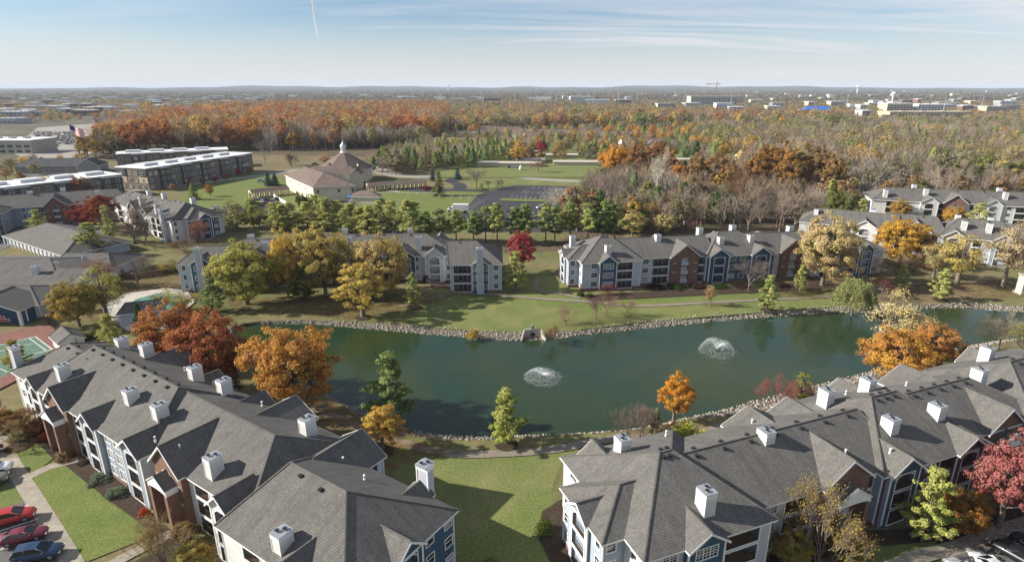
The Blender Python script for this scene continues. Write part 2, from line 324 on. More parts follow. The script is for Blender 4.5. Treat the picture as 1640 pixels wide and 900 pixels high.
def ribbon(name, pts, width, mat, px=True, z=None, kind='structure', step=2.0, jag=0.0):
    if z is None: LAYER[0] += 0.004; z = LAYER[0]+0.004
    q = smooth_line([G(*p) for p in pts] if px else pts, step); d = np.gradient(q, axis=0); d /= np.linalg.norm(d, axis=1)[:, None]+1e-9
    nn = np.stack([-d[:, 1], d[:, 0]], 1); wd = width/2*(1+jag*RNG.standard_normal(len(q)))[:, None]
    a = q+nn*wd; b = q-nn*wd; n = len(q); V = np.zeros((2*n, 3)); V[:n, :2] = a; V[n:, :2] = b
    F = [(i, i+1, n+i+1, n+i) for i in range(n-1)]
    me = npmesh(name, V, F, [mat]); o = put(name, me, None, (0, 0, z)); o['kind'] = kind; return o
def inpoly(x, y, poly):
    c = False; j = len(poly)-1
    for i in range(len(poly)):
        xi, yi = poly[i][0], poly[i][1]; xj, yj = poly[j][0], poly[j][1]
        if (yi > y) != (yj > y) and x < (xj-xi)*(y-yi)/(yj-yi+1e-12)+xi: c = not c
        j = i
    return c
NOTREE = []      # world polygons where filled-in trees do not stand
BANKM = patchy('bank_gravel', [(0.10, 0.09, 0.06), (0.17, 0.15, 0.12)], 0.7, 9, 0.8)
# ------------------------------------------------------------------ ground and pond
far = [(380,520),(440,519),(500,519),(560,524),(640,531),(700,536),(760,541),(835,545),(905,541),(960,533),(1020,527),(1100,519),(1180,511),(1260,506),(1330,501),(1400,500),(1470,495),(1540,493),(1610,498),(1680,503)]
near = [(1680,535),(1600,546),(1530,560),(1450,586),(1390,597),(1340,610),(1280,626),(1220,640),(1150,660),(1100,668),(1060,680),(1010,690),(950,693),(880,697),(820,698),(760,700),(700,697),(650,688),(600,669),(560,652),(500,622),(440,590),(395,555),(372,532)]
WL = -0.7
edge = smooth_line([G(*p, WL) for p in far+near] + [G(*far[0], WL)], 1.6)[:-1]
def offs(poly, d):
    t = np.roll(poly, -1, 0)-np.roll(poly, 1, 0); t /= np.linalg.norm(t, axis=1)[:, None]+1e-9
    n = np.stack([t[:, 1], -t[:, 0]], 1)
    ar = 0.5*np.sum(poly[:, 0]*np.roll(poly[:, 1], -1)-np.roll(poly[:, 0], -1)*poly[:, 1])
    if ar < 0: n = -n
    dd = d(np.arange(len(poly))) if callable(d) else d
    return poly+n*(dd[:, None] if hasattr(dd, '__len__') else dd)
def smoothc(a, k=7):
    w_ = np.ones(k)/k; return np.stack([np.convolve(np.concatenate([a[-k:, i], a[:, i], a[:k, i]]), w_, 'same')[k:-k] for i in range(2)], 1)
edge = smoothc(edge, 5)
wob = np.convolve(RNG.standard_normal(len(edge)+40), np.ones(12)/12, 'same')[20:-20]
rim = smoothc(offs(edge, lambda i: 2.7+wob[i]*3.0), 7); bed = smoothc(offs(edge, -2.5), 9)
POND = [tuple(p) for p in rim]; NOTREE.append(POND)
BIG = 26000
vs = [Vector((-BIG, -300, 0)), Vector((BIG, -300, 0)), Vector((BIG, BIG, 0)), Vector((-BIG, BIG, 0))]; hv = [Vector((p[0], p[1], 0)) for p in rim]
tr = tessellate_polygon([vs, hv]); me = bpy.data.meshes.new('ground'); me.from_pydata([tuple(v) for v in vs+hv], [], [tuple(t) for t in tr]); me.materials.append(GRD); me.update()
structure('ground', put('ground', me))
def strip(name, rings, mats):
    n = len(rings[0]); V = np.concatenate(rings); F = []
    for r in range(len(rings)-1):
        for i in range(n): F.append((r*n+i, r*n+(i+1) % n, (r+1)*n+(i+1) % n, (r+1)*n+i))
    return npmesh(name, V, F, mats)
def r3(p, z): return np.concatenate([p, np.full((len(p), 1), z)], 1)
structure('pond_bank', put('pond_bank', strip('pond_bank', [r3(rim, 0.0), r3(edge, WL-0.05), r3(bed, -2.4)], [BANKM])))
me = bpy.data.meshes.new('pond_bed'); hv = [Vector((p[0], p[1], -2.4)) for p in bed]; me.from_pydata([tuple(v) for v in hv], [], [tuple(t) for t in tessellate_polygon([hv])]); me.materials.append(MULCH)
structure('pond_bed', put('pond_bed', me))
wp = offs(edge, 0.25); me = bpy.data.meshes.new('pond_water'); hv = [Vector((p[0], p[1], WL)) for p in wp]; me.from_pydata([tuple(v) for v in hv], [], [tuple(t) for t in tessellate_polygon([hv])]); me.materials.append(WATER)
structure('pond_water', put('pond_water', me))
# riprap: thousands of tumbled stones
def riprap():
    cube = np.array([(-1,-1,-1),(1,-1,-1),(1,1,-1),(-1,1,-1),(-1,-1,1),(1,-1,1),(1,1,1),(-1,1,1)], float)*0.58
    oct_ = np.concatenate([cube, np.array([(0,0,1.0),(0,0,-1.0)])]); Fq = [(0,1,5,4),(1,2,6,5),(2,3,7,6),(3,0,4,7)]; tri = [(0,1,5),(0,5,4),(1,2,6),(1,6,5),(2,3,7),(2,7,6),(3,0,4),(3,4,7),(4,5,8),(5,6,8),(6,7,8),(7,4,8)]
    n = len(edge); seg = np.linalg.norm(np.roll(edge, -1, 0)-edge, axis=1); Vs = []; Fs = []; k = 0; cnt = 0
    for i in range(n):
        if edge[i][0] > 190: continue
        wid = np.linalg.norm(rim[i]-edge[i]); m = int(seg[i]*(wid+0.6)*5.5)
        for _ in range(m):
            t = random.random(); f = random.uniform(-0.12, 1.08); a = edge[i]*(1-t)+edge[(i+1) % n]*t; b = rim[i]*(1-t)+rim[(i+1) % n]*t
            p = a*(1-f)+b*f; z = WL*(1-f)+0.0*f; s = random.uniform(0.10, 0.27)*(1.5 if random.random() < .08 else 1)
            
            if f > .75 and random.random() < .5: continue
            R = Matrix.Rotation(random.random()*6.3, 3, 'Z') @ Matrix.Rotation(random.uniform(-.5, .5), 3, 'X')
            q = (oct_*np.array([s*random.uniform(.8, 1.4), s, s*random.uniform(.5, .85)])*RNG.uniform(.8, 1.2, (10, 3)))@np.array(R).T+np.array([p[0], p[1], z+0.05])
            Vs.append(q); Fs.append(np.array(tri)+k); k += 10
    return npmesh('riprap', np.concatenate(Vs), np.concatenate(Fs), [STONE])
tag(put('riprap_stones', riprap()), kind='stuff', label='pale riprap stones banked along the pond shore', cat='riprap')

# ------------------------------------------------------------------ flat zones (pixel outlines are only a survey; each is a sheet on the ground)
sheet('lawn', [(700,452),(860,432),(935,470),(1320,462),(1400,470),(1330,492),(1200,502),(1040,515),(930,528),(860,533),(760,530),(700,525),(640,515),(700,480)], LAWN)
sheet('lawn', [(860,480),(1320,468),(1330,478),(1000,492),(930,497),(860,490)], LAWNG)
sheet('lawn', [(600,745),(650,700),(760,722),(930,722),(900,740),(885,780),(890,905),(690,905),(690,800)], LAWN)
sheet('lawn', [(560,325),(610,300),(800,308),(735,345),(640,350)], LAWNG)
sheet('lawn', [(400,330),(410,290),(460,300),(500,345)], LAWN)
sheet('lawn', [(745,290),(810,280),(960,288),(960,297),(830,296),(770,305)], LAWN)
sheet('lawn', [(270,345),(300,300),(410,275),(480,295),(400,345)], LAWNG)
sheet('dry_field', [(395,245),(600,238),(690,262),(600,285),(500,268),(405,272),(395,262)], STRAW)
sheet('dry_field', [(640,245),(700,250),(700,285),(600,285)], STRAW)
sheet('woodland_floor', [(100,240),(400,238),(690,232),(720,190),(1640,165),(2200,200),(2300,330),(1640,300),(1330,300),(1340,370),(1000,375),(930,390),(880,350),(960,300),(940,285),(700,255),(395,247),(195,262)], WFLOOR)
sheet('lawn', [(1500,250),(1560,248),(1580,258),(1520,260)], LAWNG)
sheet('woodland_floor', [(640,392),(880,392),(930,372),(1000,372),(990,395),(900,402),(640,410)], WFLOOR)
sheet('town_ground', [(-200,290),(-200,146),(420,146),(330,180),(200,186),(150,215),(125,262),(40,262)], TOWN)
sheet('town_ground', [(420,166),(420,146),(1900,146),(1900,180),(1250,178),(900,170)], TOWN)
# roads and lots
ribbon('road', [(60,345),(160,318),(235,303),(330,292),(420,281),(500,270),(560,268),(640,282),(720,283),(800,280),(860,287),(960,293),(1100,306),(1250,312)], 9, ROADM)
ribbon('road', [(640,282),(600,262),(640,250)], 7, ROADM)
ribbon('road', [(0,352),(110,345),(190,345),(230,330)], 7, ASPH)
sheet('car_park', [(-60,330),(40,318),(185,352),(190,372),(140,392),(128,400),(60,375),(-60,430)], ASPH)
sheet('church_car_park', [(737,345),(765,312),(823,297),(925,299),(1010,305),(1010,372),(760,372)], ASPD)
ribbon('driveway', [(640,303),(690,306),(733,303),(735,296),(722,290),(735,284),(760,283)], 7.5, ASPD)
ribbon('driveway', [(700,304),(770,306),(800,310)], 7.5, ASPD)
sheet('church_car_park', [(398,350),(402,318),(432,318),(447,338),(450,350)], ASPD)
for a, b in (((735,345),(772,318)), ):
    pass
def lot_lines(P, Q, back, n, ln):
    """white stall lines from P to Q (pixels), each ln metres long towards back"""
    a = np.array(G(*P)); b = np.array(G(*Q)); d = (b-a)/np.linalg.norm(b-a); bk = np.array(G(*back))-a; bk = bk/np.linalg.norm(bk); o = []
    for i in range(n+1):
        p = a+(b-a)*i/n; q = p+bk*ln; h = d*0.07; o.append([p-h, p+h, q+h, q-h])
    V = []; F = []
    for r in o:
        k = len(V); V += [(x, y, 0) for x, y in r]; F.append((k, k+1, k+2, k+3))
    me = npmesh('stall_lines', V, F, [PAINT]); LAYER[0] += 0.004; tag(put('stall_lines', me, None, (0, 0, LAYER[0]+0.004)), kind='structure')
# near left: sidewalk, car park
sheet('car_park', [(-140,735),(0,700),(20,745),(60,800),(128,905),(100,960),(-200,960)], ASPH)
sheet('car_park_island', [(-30,772),(0,768),(34,790),(34,806),(0,815),(-40,822)], LAWNG)
sheet('lawn', [(0,700),(40,690),(85,735),(60,755),(30,745)], LAWNG)
sheet('lawn', [(50,762),(110,742),(170,800),(238,848),(235,862),(140,900),(125,890)], LAWNG)
sheet('mulch_bed', [(30,690),(70,680),(130,740),(105,744),(85,735),(45,690)], MULCH)
sheet('mulch_bed', [(100,742),(140,728),(190,770),(255,838),(330,880),(300,905),(240,862),(236,845),(170,798),(140,775)], MULCH)
sheet('mulch_bed', [(205,905),(300,858),(420,905)], MULCH)
ribbon('sidewalk', [(-14,640),(-4,690),(15,735),(52,795),(92,860),(130,925)], 2.1, WALK)
ribbon('sidewalk', [(42,766),(80,748),(126,736)], 1.7, WALK)
ribbon('sidewalk', [(160,915),(215,885),(268,858),(300,850)], 1.7, WALK)
# far shore paths
ribbon('footpath', [(640,492),(690,478),(740,470),(820,475),(880,480),(933,483),(1020,490),(1120,486),(1214,481),(1330,475),(1420,462),(1500,452),(1640,455)], 1.7, PATHM)
ribbon('footpath', [(862,446),(858,462),(872,468),(905,472),(930,478)], 1.5, PATHM)
ribbon('footpath', [(470,650),(523,663),(582,688),(640,708),(720,727),(800,727),(890,720),(960,706),(1040,700),(1120,694),(1180,676),(1260,655),(1400,628),(1640,570)], 1.9, PATHM)
ribbon('footpath', [(540,308),(610,305),(640,309),(700,310),(755,316)], 1.6, WALK)
ribbon('footpath', [(620,300),(640,309)], 1.6, WALK); ribbon('footpath', [(600,310),(640,308)], 1.4, WALK)
sheet('leaf_litter', [(500,640),(560,650),(620,680),(700,704),(740,725),(640,745),(600,790),(540,760),(500,700)], LITTER)
sheet('leaf_litter', [(360,480),(640,470),(740,470),(650,500),(560,512),(440,500),(380,505)], LITTER)
sheet('leaf_litter', [(1480,452),(1640,446),(1660,475),(1520,480),(1430,474)], LITTER)
sheet('leaf_litter', [(1200,450),(1340,440),(1400,480),(1230,478)], LITTER)
sheet('leaf_litter', [(90,460),(160,430),(300,420),(330,480),(250,470),(150,520)], LITTER)
sheet('mulch_bed', [(885,905),(862,860),(868,820),(900,800),(960,905)], MULCH)
sheet('mulch_bed', [(930,474),(1330,450),(1340,462),(1000,480),(945,483)], MULCH)
sheet('mulch_bed', [(690,448),(810,452),(800,463),(690,462)], MULCH)
sheet('mulch_bed', [(1235,905),(1225,850),(1420,850),(1500,845),(1640,800),(1660,860),(1500,880),(1420,905)], MULCH)
sheet('lawn', [(1290,905),(1370,880),(1500,868),(1480,905)], LAWN)
sheet('car_park', [(1500,910),(1530,888),(1640,850),(1800,830),(1800,960),(1480,960)], ASPH)
ribbon('sidewalk', [(1415,915),(1480,890),(1530,878),(1600,852),(1700,822)], 2.0, WALK)
for q in ((613,724),(811,713),(1078,690),(581,509),(663,493),(1230,498),(1312,458),(1198,467),(30,716),(1505,481),(1440,468)):
    a = [0.35+0.1*random.random() for _ in range(12)]; wx, wy = G(*q); R_ = 1.6
    sheet('mulch_ring', [(wx+R_*math.cos(i*math.pi/6)*(0.8+a[i]), wy+R_*math.sin(i*math.pi/6)*(0.8+a[i])) for i in range(12)], MULCH, px=False)
# tennis court
T0 = G(-20,575); T1 = G(80,520); T2 = G(130,560)
sheet('tennis_court_surround', [(-130,560),(82,519),(125,560),(-30,640)], COURTR)
sheet('tennis_court', [(-150,590),(57,540),(85,561),(-60,640)], COURTG)
def line(name, pts, w_, mat): return ribbon(name, pts, w_, mat)
line('court_line', [(-120,583),(57,540.5)], 0.16, PAINT); line('court_line', [(57,540.5),(84,561)], 0.16, PAINT); line('court_line', [(84,561),(20,577),(-60,598)], 0.16, PAINT); line('court_line', [(47,543),(75,563.5)], 0.14, PAINT)
line('court_line', [(52,552),(-40,574)], 0.14, PAINT); line('court_line', [(-30,580),(12,597)], 0.14, PAINT)
# pool
sheet('pool_deck', [(168,492),(200,472),(262,463),(300,466),(312,485),(290,505),(262,528),(205,532),(180,515)], CONC)
sheet('pool_cover', [(190,497),(220,480),(258,470),(285,474),(290,488),(262,508),(238,520),(205,515)], POOLC, kind=None, label='green pool cover stretched over the swimming pool beside the clubhouse', cat='pool cover')
# car park marks
lot_lines((752,337),(772,318),(735,345),1,0.1) if False else None
lot_lines((822,315),(905,319),(812,321),11,5.0); lot_lines((835,310),(915,313),(852,304),10,5.0); lot_lines((853,303),(930,305),(862,298),9,5.0)
lot_lines((768,342),(880,345),(784,330),12,5.0); lot_lines((742,337),(765,322),(752,337),6,4.5)
sheet('car_park_island', [(800,321),(805,318.5),(930,322),(930,326),(800,322.5)], LAWNG)
lot_lines((45,812),(124,905),(0,826),4,5.2); lot_lines((1480,925),(1640,868),(1560,950),6,5.2)
# large far car park by the flag
sheet('dealer_car_park', [(20,246),(45,218),(60,205),(160,198),(250,205),(200,222),(150,245),(120,258),(60,262)], ROADM)
sheet('dealer_car_park', [(30,278),(60,262),(160,262),(190,272),(190,290),(60,290)], ASPH)
ribbon('highway', [(205,170),(190,158),(172,150),(165,147)], 30, ROADM, step=60)
# low hills closing the horizon
def hills():
    V = []; F = []; na = 160; rings = [(7000, 0), (9500, 28), (12500, 62), (17000, 40)]
    for ri, (R_, h) in enumerate(rings):
        for i in range(na+1):
            a = rad(35+110*i/na); k = 0.75+0.25*math.sin(i*.11+ri)+0.18*math.sin(i*.37+ri*2)+0.1*math.sin(i*.9)
            cf = math.exp(-((math.degrees(a)-90)/32)**2); V.append((R_*math.cos(a), R_*math.sin(a), -0.5+h*k*(0.55+0.7*cf)))
    for r in range(3):
        for i in range(na): k = r*(na+1)+i; F.append((k, k+1, k+na+2, k+na+1))
    return npmesh('hills', V, F, [patchy('hill_woods', [(0.07, 0.055, 0.04), (0.05, 0.05, 0.03), (0.09, 0.06, 0.04)], 0.004, 0.02, 0.0)])
structure('hills', put('hills', hills()))
ORD = ['leftmost', 'second from left', 'third from left', 'fourth from left', 'fifth from left', 'sixth from left', 'seventh from left', 'eighth from left', 'ninth from left', 'tenth from left', 'eleventh from left', 'twelfth from left', 'thirteenth from left', 'fourteenth from left', 'fifteenth from left', 'sixteenth from left', 'seventeenth from left']
# ------------------------------------------------------------------ windows, balconies, chimneys (shared meshes)
MESHC = {}
ROT = {'F': 0.0, 'K': math.pi, 'L': -math.pi/2, 'R': math.pi/2}
def window_mesh(w_, h, style):
    key = ('win', round(w_, 1), round(h, 1), style)
    if key in MESHC: return MESHC[key]
    m = MB(); c = 0.11
    m.box(-w_/2-c, w_/2+c, -0.05, 0.03, h, h+c); m.box(-w_/2-c, w_/2+c, -0.07, 0.03, -c, 0)
    m.box(-w_/2-c, -w_/2, -0.05, 0.03, 0, h); m.box(w_/2, w_/2+c, -0.05, 0.03, 0, h)
    nx = max(1, int(round(w_/0.95))) if style != 'plain' else max(1, int(round(w_/1.4)))
    for i in range(1, nx): x = -w_/2+w_*i/nx; m.box(x-0.05, x+0.05, 0.0, 0.07, 0, h)
    m.box(-w_/2, w_/2, 0.01, 0.07, h*0.48, h*0.48+0.07)
    if style == 'grid':
        for i in range(nx):
            x = -w_/2+w_*(i+.5)/nx; m.box(x-0.02, x+0.02, 0.02, 0.06, 0, h)
        m.box(-w_/2, w_/2, 0.02, 0.06, h*.74, h*.74+.04); m.box(-w_/2, w_/2, 0.02, 0.06, h*.24, h*.24+.04)
    p = MB(); p.face([(-w_/2, 0.08, 0), (w_/2, 0.08, 0), (w_/2, 0.08, h), (-w_/2, 0.08, h)])
    MESHC[key] = (m.mesh('window', [TRIM]), [p.mesh('pane', [g]) for g in GL]); return MESHC[key]
def balcony_mesh(w_, h, style, wall):
    key = ('bal', round(w_, 1), round(h, 1), style, wall.name)
    if key in MESHC: return MESHC[key]
    m = MB(); d = 1.7; c = 0.13
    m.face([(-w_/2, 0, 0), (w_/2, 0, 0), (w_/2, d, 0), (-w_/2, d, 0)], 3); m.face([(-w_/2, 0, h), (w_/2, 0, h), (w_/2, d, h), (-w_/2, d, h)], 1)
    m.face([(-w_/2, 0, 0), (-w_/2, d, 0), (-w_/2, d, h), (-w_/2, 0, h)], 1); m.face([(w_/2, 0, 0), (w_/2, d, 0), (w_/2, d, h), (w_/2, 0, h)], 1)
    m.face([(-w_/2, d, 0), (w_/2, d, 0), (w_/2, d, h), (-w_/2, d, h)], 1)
    if style != 'entry':
        m.box(-w_/2-c, w_/2+c, -0.05, 0.03, h, h+c, 2); m.box(-w_/2-c, -w_/2, -0.05, 0.03, -c, h, 2); m.box(w_/2, w_/2+c, -0.05, 0.03, -c, h, 2); m.box(-w_/2, w_/2, -0.05, 0.03, -c, 0, 2)
    dw = min(w_*0.62, 2.2); dm = MB()
    dm.box(-dw/2-.06, -dw/2, d-.1, d-.01, 0, 2.05, 0); dm.box(dw/2, dw/2+.06, d-.1, d-.01, 0, 2.05, 0); dm.box(-dw/2, dw/2, d-.1, d-.01, 2.0, 2.08, 0); dm.box(-.04, .04, d-.1, d-.01, 0, 2.0, 0)
    dm.face([(-dw/2, d-.03, 0), (dw/2, d-.03, 0), (dw/2, d-.03, 2.0), (-dw/2, d-.03, 2.0)], 1)
    r = MB()
    if style == 'entry': r.box(-w_/2, w_/2, 0.0, 0.12, 0, 1.0, 1)
    else:
        r.box(-w_/2, w_/2, 0.05, 0.10, 0.98, 1.05); r.box(-w_/2, w_/2, 0.06, 0.09, 0.10, 0.15)
        n = max(3, int(w_/0.16))
        for i in range(n+1): x = -w_/2+.02+(w_-.04)*i/n; r.box(x-.014, x+.014, 0.062, 0.088, 0.15, 0.98)
    MESHC[key] = (m.mesh('balcony', [wall, INNER, TRIM, WOODF]), dm.mesh('sliding_door', [TRIM, GL[2]]), r.mesh('railing', [RAIL, S_PALE])); return MESHC[key]
def chim_mesh(big):
    key = ('chim', big)
    if key in MESHC: return MESHC[key]
    w_, d = (0.70, 0.82)
    m = MB(); m.box(-w_, w_, -d, d, -4.2, -0.55, 0); m.box(-w_-.07, w_+.07, -d-.07, d+.07, -0.55, 0, 1)
    for sx in (-w_, w_): 
        for sy in (-d, d): m.box(sx-.05 if sx < 0 else sx-.03, sx+.03 if sx < 0 else sx+.05, sy-.05 if sy < 0 else sy-.03, sy+.03 if sy < 0 else sy+.05, -4.2, -0.56, 1)
    c = MB(); c.box(-w_-.12, w_+.12, -d-.12, d+.12, 0.002, 0.07, 0); c.cyl((-.25, -.32), .17, .07, .24, 10, 0); c.cyl((.18, .33), .17, .07, .22, 10, 0); c.cyl((-.25, -.32), .26, .26, .30, 10, 1); c.cyl((.18, .33), .26, .24, .28, 10, 1)
    MESHC[key] = (m.mesh('chimney', [S_WHITE, TRIM]), c.mesh('chimney_cap', [SILV, DARKM])); return MESHC[key]
def vent_meshes():
    if 'vent' not in MESHC:
        v = MB(); v.box(-.22, .22, -.2, .2, -.1, .16, 0); v.box(-.25, .25, -.24, .22, .16, .2, 0); MESHC['vent'] = v.mesh('roof_vent', [DARKM])
        p = MB(); p.cyl((0, 0), .09, -.3, .55, 8, 0); p.cyl((0, 0), .15, .45, .6, 8, 0); p.cyl((0, 0), .17, -.3, .02, 8, 0); MESHC['pipe'] = p.mesh('vent_pipe', [TRIM])
    return MESHC['vent'], MESHC['pipe']
ZF = (0.25, 2.92, 5.58)     # floor levels of the three storeys
KINDS = {'w': (0.95, 2.2), 'g': (0.85, 2.25), 's': (0.85, 2.2), 'b': (0.04, 2.22), 'e': (0.04, 2.3)}
class Apt:
    def __init__(s, name, label, cat, o, deg, group=None, ze=8.2, floors=ZF):
        s.r = empty(name, (o[0], o[1], 0), rad(deg), label=label, cat=cat, group=group); s.ze = ze; s.fl = floors
        s.o = o; s.c = math.cos(rad(deg)); s.n = math.sin(rad(deg))
    def w(s, a, b): return (s.o[0]+a*s.c-b*s.n, s.o[1]+a*s.n+b*s.c)
    def notree(s, s0, s1, t0, t1): NOTREE.append([s.w(s0, t0), s.w(s1, t0), s.w(s1, t1), s.w(s0, t1)])
    def M(s, side, tf):
        return {'F': lambda u, d, z: (u, tf+d, z), 'K': lambda u, d, z: (u, tf-d, z), 'L': lambda u, d, z: (tf+d, u, z), 'R': lambda u, d, z: (tf-d, u, z)}[side]
    def openings(s, side, M, cols, d, wallmat, arch_top=False, floors=None):
        ops = []; fillers = []
        for c in cols:
            k, a, b = c[:3]; fl = c[3] if len(c) > 3 else None
            for i, z in enumerate(floors or s.fl):
                if fl is not None and i not in fl: continue
                h0, h1 = KINDS[k]; za, zb = z+h0, z+h1; top = (i == len(floors or s.fl)-1)
                ops.append((a, b, za, zb)); loc = M((a+b)/2, d, za); rz = ROT[side]
                if k in 'wgs':
                    fm, pm = window_mesh(b-a, zb-za, 'grid' if k == 'g' else 'plain'); f = put('window', fm, s.r, loc, rz)
                    put('pane', pm[RNG.choice([0, 0, 0, 1, 2, 3])], f)
                else:
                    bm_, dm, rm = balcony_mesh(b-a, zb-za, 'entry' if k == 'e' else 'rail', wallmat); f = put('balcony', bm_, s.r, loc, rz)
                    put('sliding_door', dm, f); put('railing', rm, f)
                if arch_top and top and k in 'be':
                    c_ = min(0.75, (b-a)*.28); fillers.append((a, b, zb, c_))
        return ops, fillers
    def wallgrid(s, mb, M, u0, u1, z0, z1, ops, d, mi=0, rev=0.16):
        us = sorted({u0, u1, *[v for o in ops for v in o[:2] if u0 < v < u1]}); zs = sorted({z0, z1, *[v for o in ops for v in o[2:] if z0 < v < z1]})
        for i in range(len(us)-1):
            for j in range(len(zs)-1):
                cu = (us[i]+us[i+1])/2; cz = (zs[j]+zs[j+1])/2
                if any(o[0] < cu < o[1] and o[2] < cz < o[3] for o in ops): continue
                mb.face([M(us[i], d, zs[j]), M(us[i+1], d, zs[j]), M(us[i+1], d, zs[j+1]), M(us[i], d, zs[j+1])], mi)
        for a, b, za, zb in ops:
            for q in (((a, za), (b, za)), ((b, za), (b, zb)), ((b, zb), (a, zb)), ((a, zb), (a, za))):
                (p0, p1) = q; mb.face([M(p0[0], d, p0[1]), M(p1[0], d, p1[1]), M(p1[0], d+rev, p1[1]), M(p0[0], d+rev, p0[1])], mi)
    def block(s, s0, s1, t0, t1, zr, r0, r1, wall=S_PALE, F=(), K=(), Lc=(), Rc=(), walls=None, ins=0.5, roof=SH, ze=None, plinth=True, axis='s', ridgevents=0, z0=0.0, floors=None):
        """hip or gable roofed block; r0, r1 = ends of the ridge along the long axis"""
        ze = ze or s.ze; W = dict(F=wall, K=wall, L=wall, R=wall); W.update(walls or {})
        s.notree(s0-1, s1+1, t0-1, t1+1)
        tm = (t0+t1)/2; mb = MB(); th = 0.24
        if axis == 's': A = lambda a, b, z: (a, b, z); e0, e1, f0, f1 = s0, s1, t0, t1
        else: A = lambda a, b, z: (b, a, z); e0, e1, f0, f1 = t0, t1, s0, s1; tm = (s0+s1)/2
        c = [A(e0, f0, ze), A(e1, f0, ze), A(e1, f1, ze), A(e0, f1, ze)]; p, q = A(r0, tm, zr), A(r1, tm, zr)
        mb.face([c[0], c[1], q, p], 0); mb.face([c[2], c[3], p, q], 0)
        g0, g1 = r0 <= e0+.01, r1 >= e1-.01
        (mb.face([c[3], c[0], p], 2 if g0 else 0)); (mb.face([c[1], c[2], q], 2 if g1 else 0))
        lo = [(x, y, z-th) for x, y, z in c]
        for i in range(4): mb.face([c[i], c[(i+1) % 4], lo[(i+1) % 4], lo[i]], 1)
        mb.face(lo[::-1], 1)
        up = Vector((0, 0, .04))
        for a, b in ((p, q), (c[0], p), (c[3], p), (c[1], q), (c[2], q)):
            if (Vector(a)-Vector(b)).length > .2: mb.tube([Vector(a)+up*.3, Vector(b)+up*.3], [.13, .13], 4, 0)
        mb.build('roof', [roof, TRIM, W['L'] if g0 else W['R']], s.r)
        # gutters' downpipes and walls
        zt = ze-th
        for side, u0, u1, tf, cols in (('F', s0+ins, s1-ins, t0+ins, F), ('K', s0+ins, s1-ins, t1-ins, K), ('L', t0+ins, t1-ins, s0+ins, Lc), ('R', t0+ins, t1-ins, s1-ins, Rc)):
            M = s.M(side, tf); m = MB(); ops, _ = s.openings(side, M, cols, 0, W[side], floors=floors)
            pl = 0.62 if plinth else z0
            s.wallgrid(m, M, u0, u1, z0, zt, ops, 0, 0)
            if plinth:
                segs = sorted([(o[0]-.14, o[1]+.14) for o in ops if o[2] < 0.7]); x = u0
                for a, b in segs+[(u1, u1)]:
                    if a > x: 
                        pts = [M(x, -.06, 0), M(a, 0, pl)]; m.box(min(pts[0][0], pts[1][0]), max(pts[0][0], pts[1][0]), min(pts[0][1], pts[1][1]), max(pts[0][1], pts[1][1]), 0, pl, 1)
                    x = max(x, b)
            for u in (u0+.02, u1-.02):
                a = M(u-.1, -.035, 0); b = M(u+.1, 0.02, 0); m.box(min(a[0], b[0]), max(a[0], b[0]), min(a[1], b[1]), max(a[1], b[1]), pl+.01, zt-.01, 2)
            m.build('wall', [W[side], BRK, TRIM], s.r)
        if ridgevents:
            vm, pm = vent_meshes(); sl = (zr-ze)/((f1-f0)/2)
            for i in range(ridgevents):
                u = r0+(r1-r0)*(i+.5)/ridgevents
                for sg in (-1, 1):
                    x, y, z = A(u+.3*sg, tm+sg*0.7, zr-.7*sl+.08); put('roof_vent', vm, s.r, (x, y, z))
    def gable(s, side, uc, hw, za, edge, back, wall=S_DARK, cols=(), ins=0.45, ze=None, roof=SH, wback=2.5, z0=0.0, arch=True, portico=False, sidew=None, brick=False, roofonly=False):
        """cross gable: ridge at height za runs inwards from `edge` for `back` metres"""
        ze = ze or s.ze; M = s.M(side, edge); mb = MB(); th = 0.2
        for sg in (-1, 1):
            a, b, c, d = M(uc+sg*hw, 0, ze), M(uc, 0, za), M(uc, back, za), M(uc+sg*hw, back, ze)
            mb.face([a, b, c, d], 0)
            lo = [(x, y, z-th) for x, y, z in (a, b, c, d)]; mb.face(lo[::-1], 1); mb.face([a, d, lo[3], lo[0]], 1)
            f0 = M(uc+sg*hw, -.04, ze); f1 = M(uc, -.04, za); g = lambda p, z: (p[0], p[1], p[2]+z)
            mb.face([g(f0, .03), g(f1, .03), g(f1, -.3), g(f0, -.3)], 1); mb.face([g(f0, .03), g(f1, .03), b, a], 1); mb.face([g(f0, -.3), g(f1, -.3), g(b, -.3), g(a, -.3)], 1)
            mb.face([g(f0, .03), g(f0, -.3), g(a, -.3), a], 1)
        r0_, r1_ = M(uc, 0, za+.012), M(uc, back, za+.012); mb.tube([r0_, r1_], [.13, .13], 4, 0)
        mb.build('gable_roof', [roof, TRIM], s.r)
        if roofonly: return
        m = MB(); w2 = hw-.35; sl = (za-ze)/hw; zt = ze-.05+sl*.35-.16
        ops, fil = s.openings(side, M, cols, ins, wall, arch_top=arch)
        s.wallgrid(m, M, uc-w2, uc+w2, z0, zt, ops, ins, 0); m.face([M(uc-w2, ins, zt), M(uc+w2, ins, zt), M(uc, ins, za-.22)], 0)
        for a, b, zb, c_ in fil:
            for e, sg in ((a, 1), (b, -1)):
                m.face([M(e, ins+.002, zb), M(e+sg*c_, ins+.002, zb), M(e, ins+.002, zb-.55)], 0); m.face([M(e, ins-.05, zb-.42), M(e+sg*c_, ins-.05, zb+.13), M(e+sg*c_, ins-.05, zb), M(e, ins-.05, zb-.55)], 1)
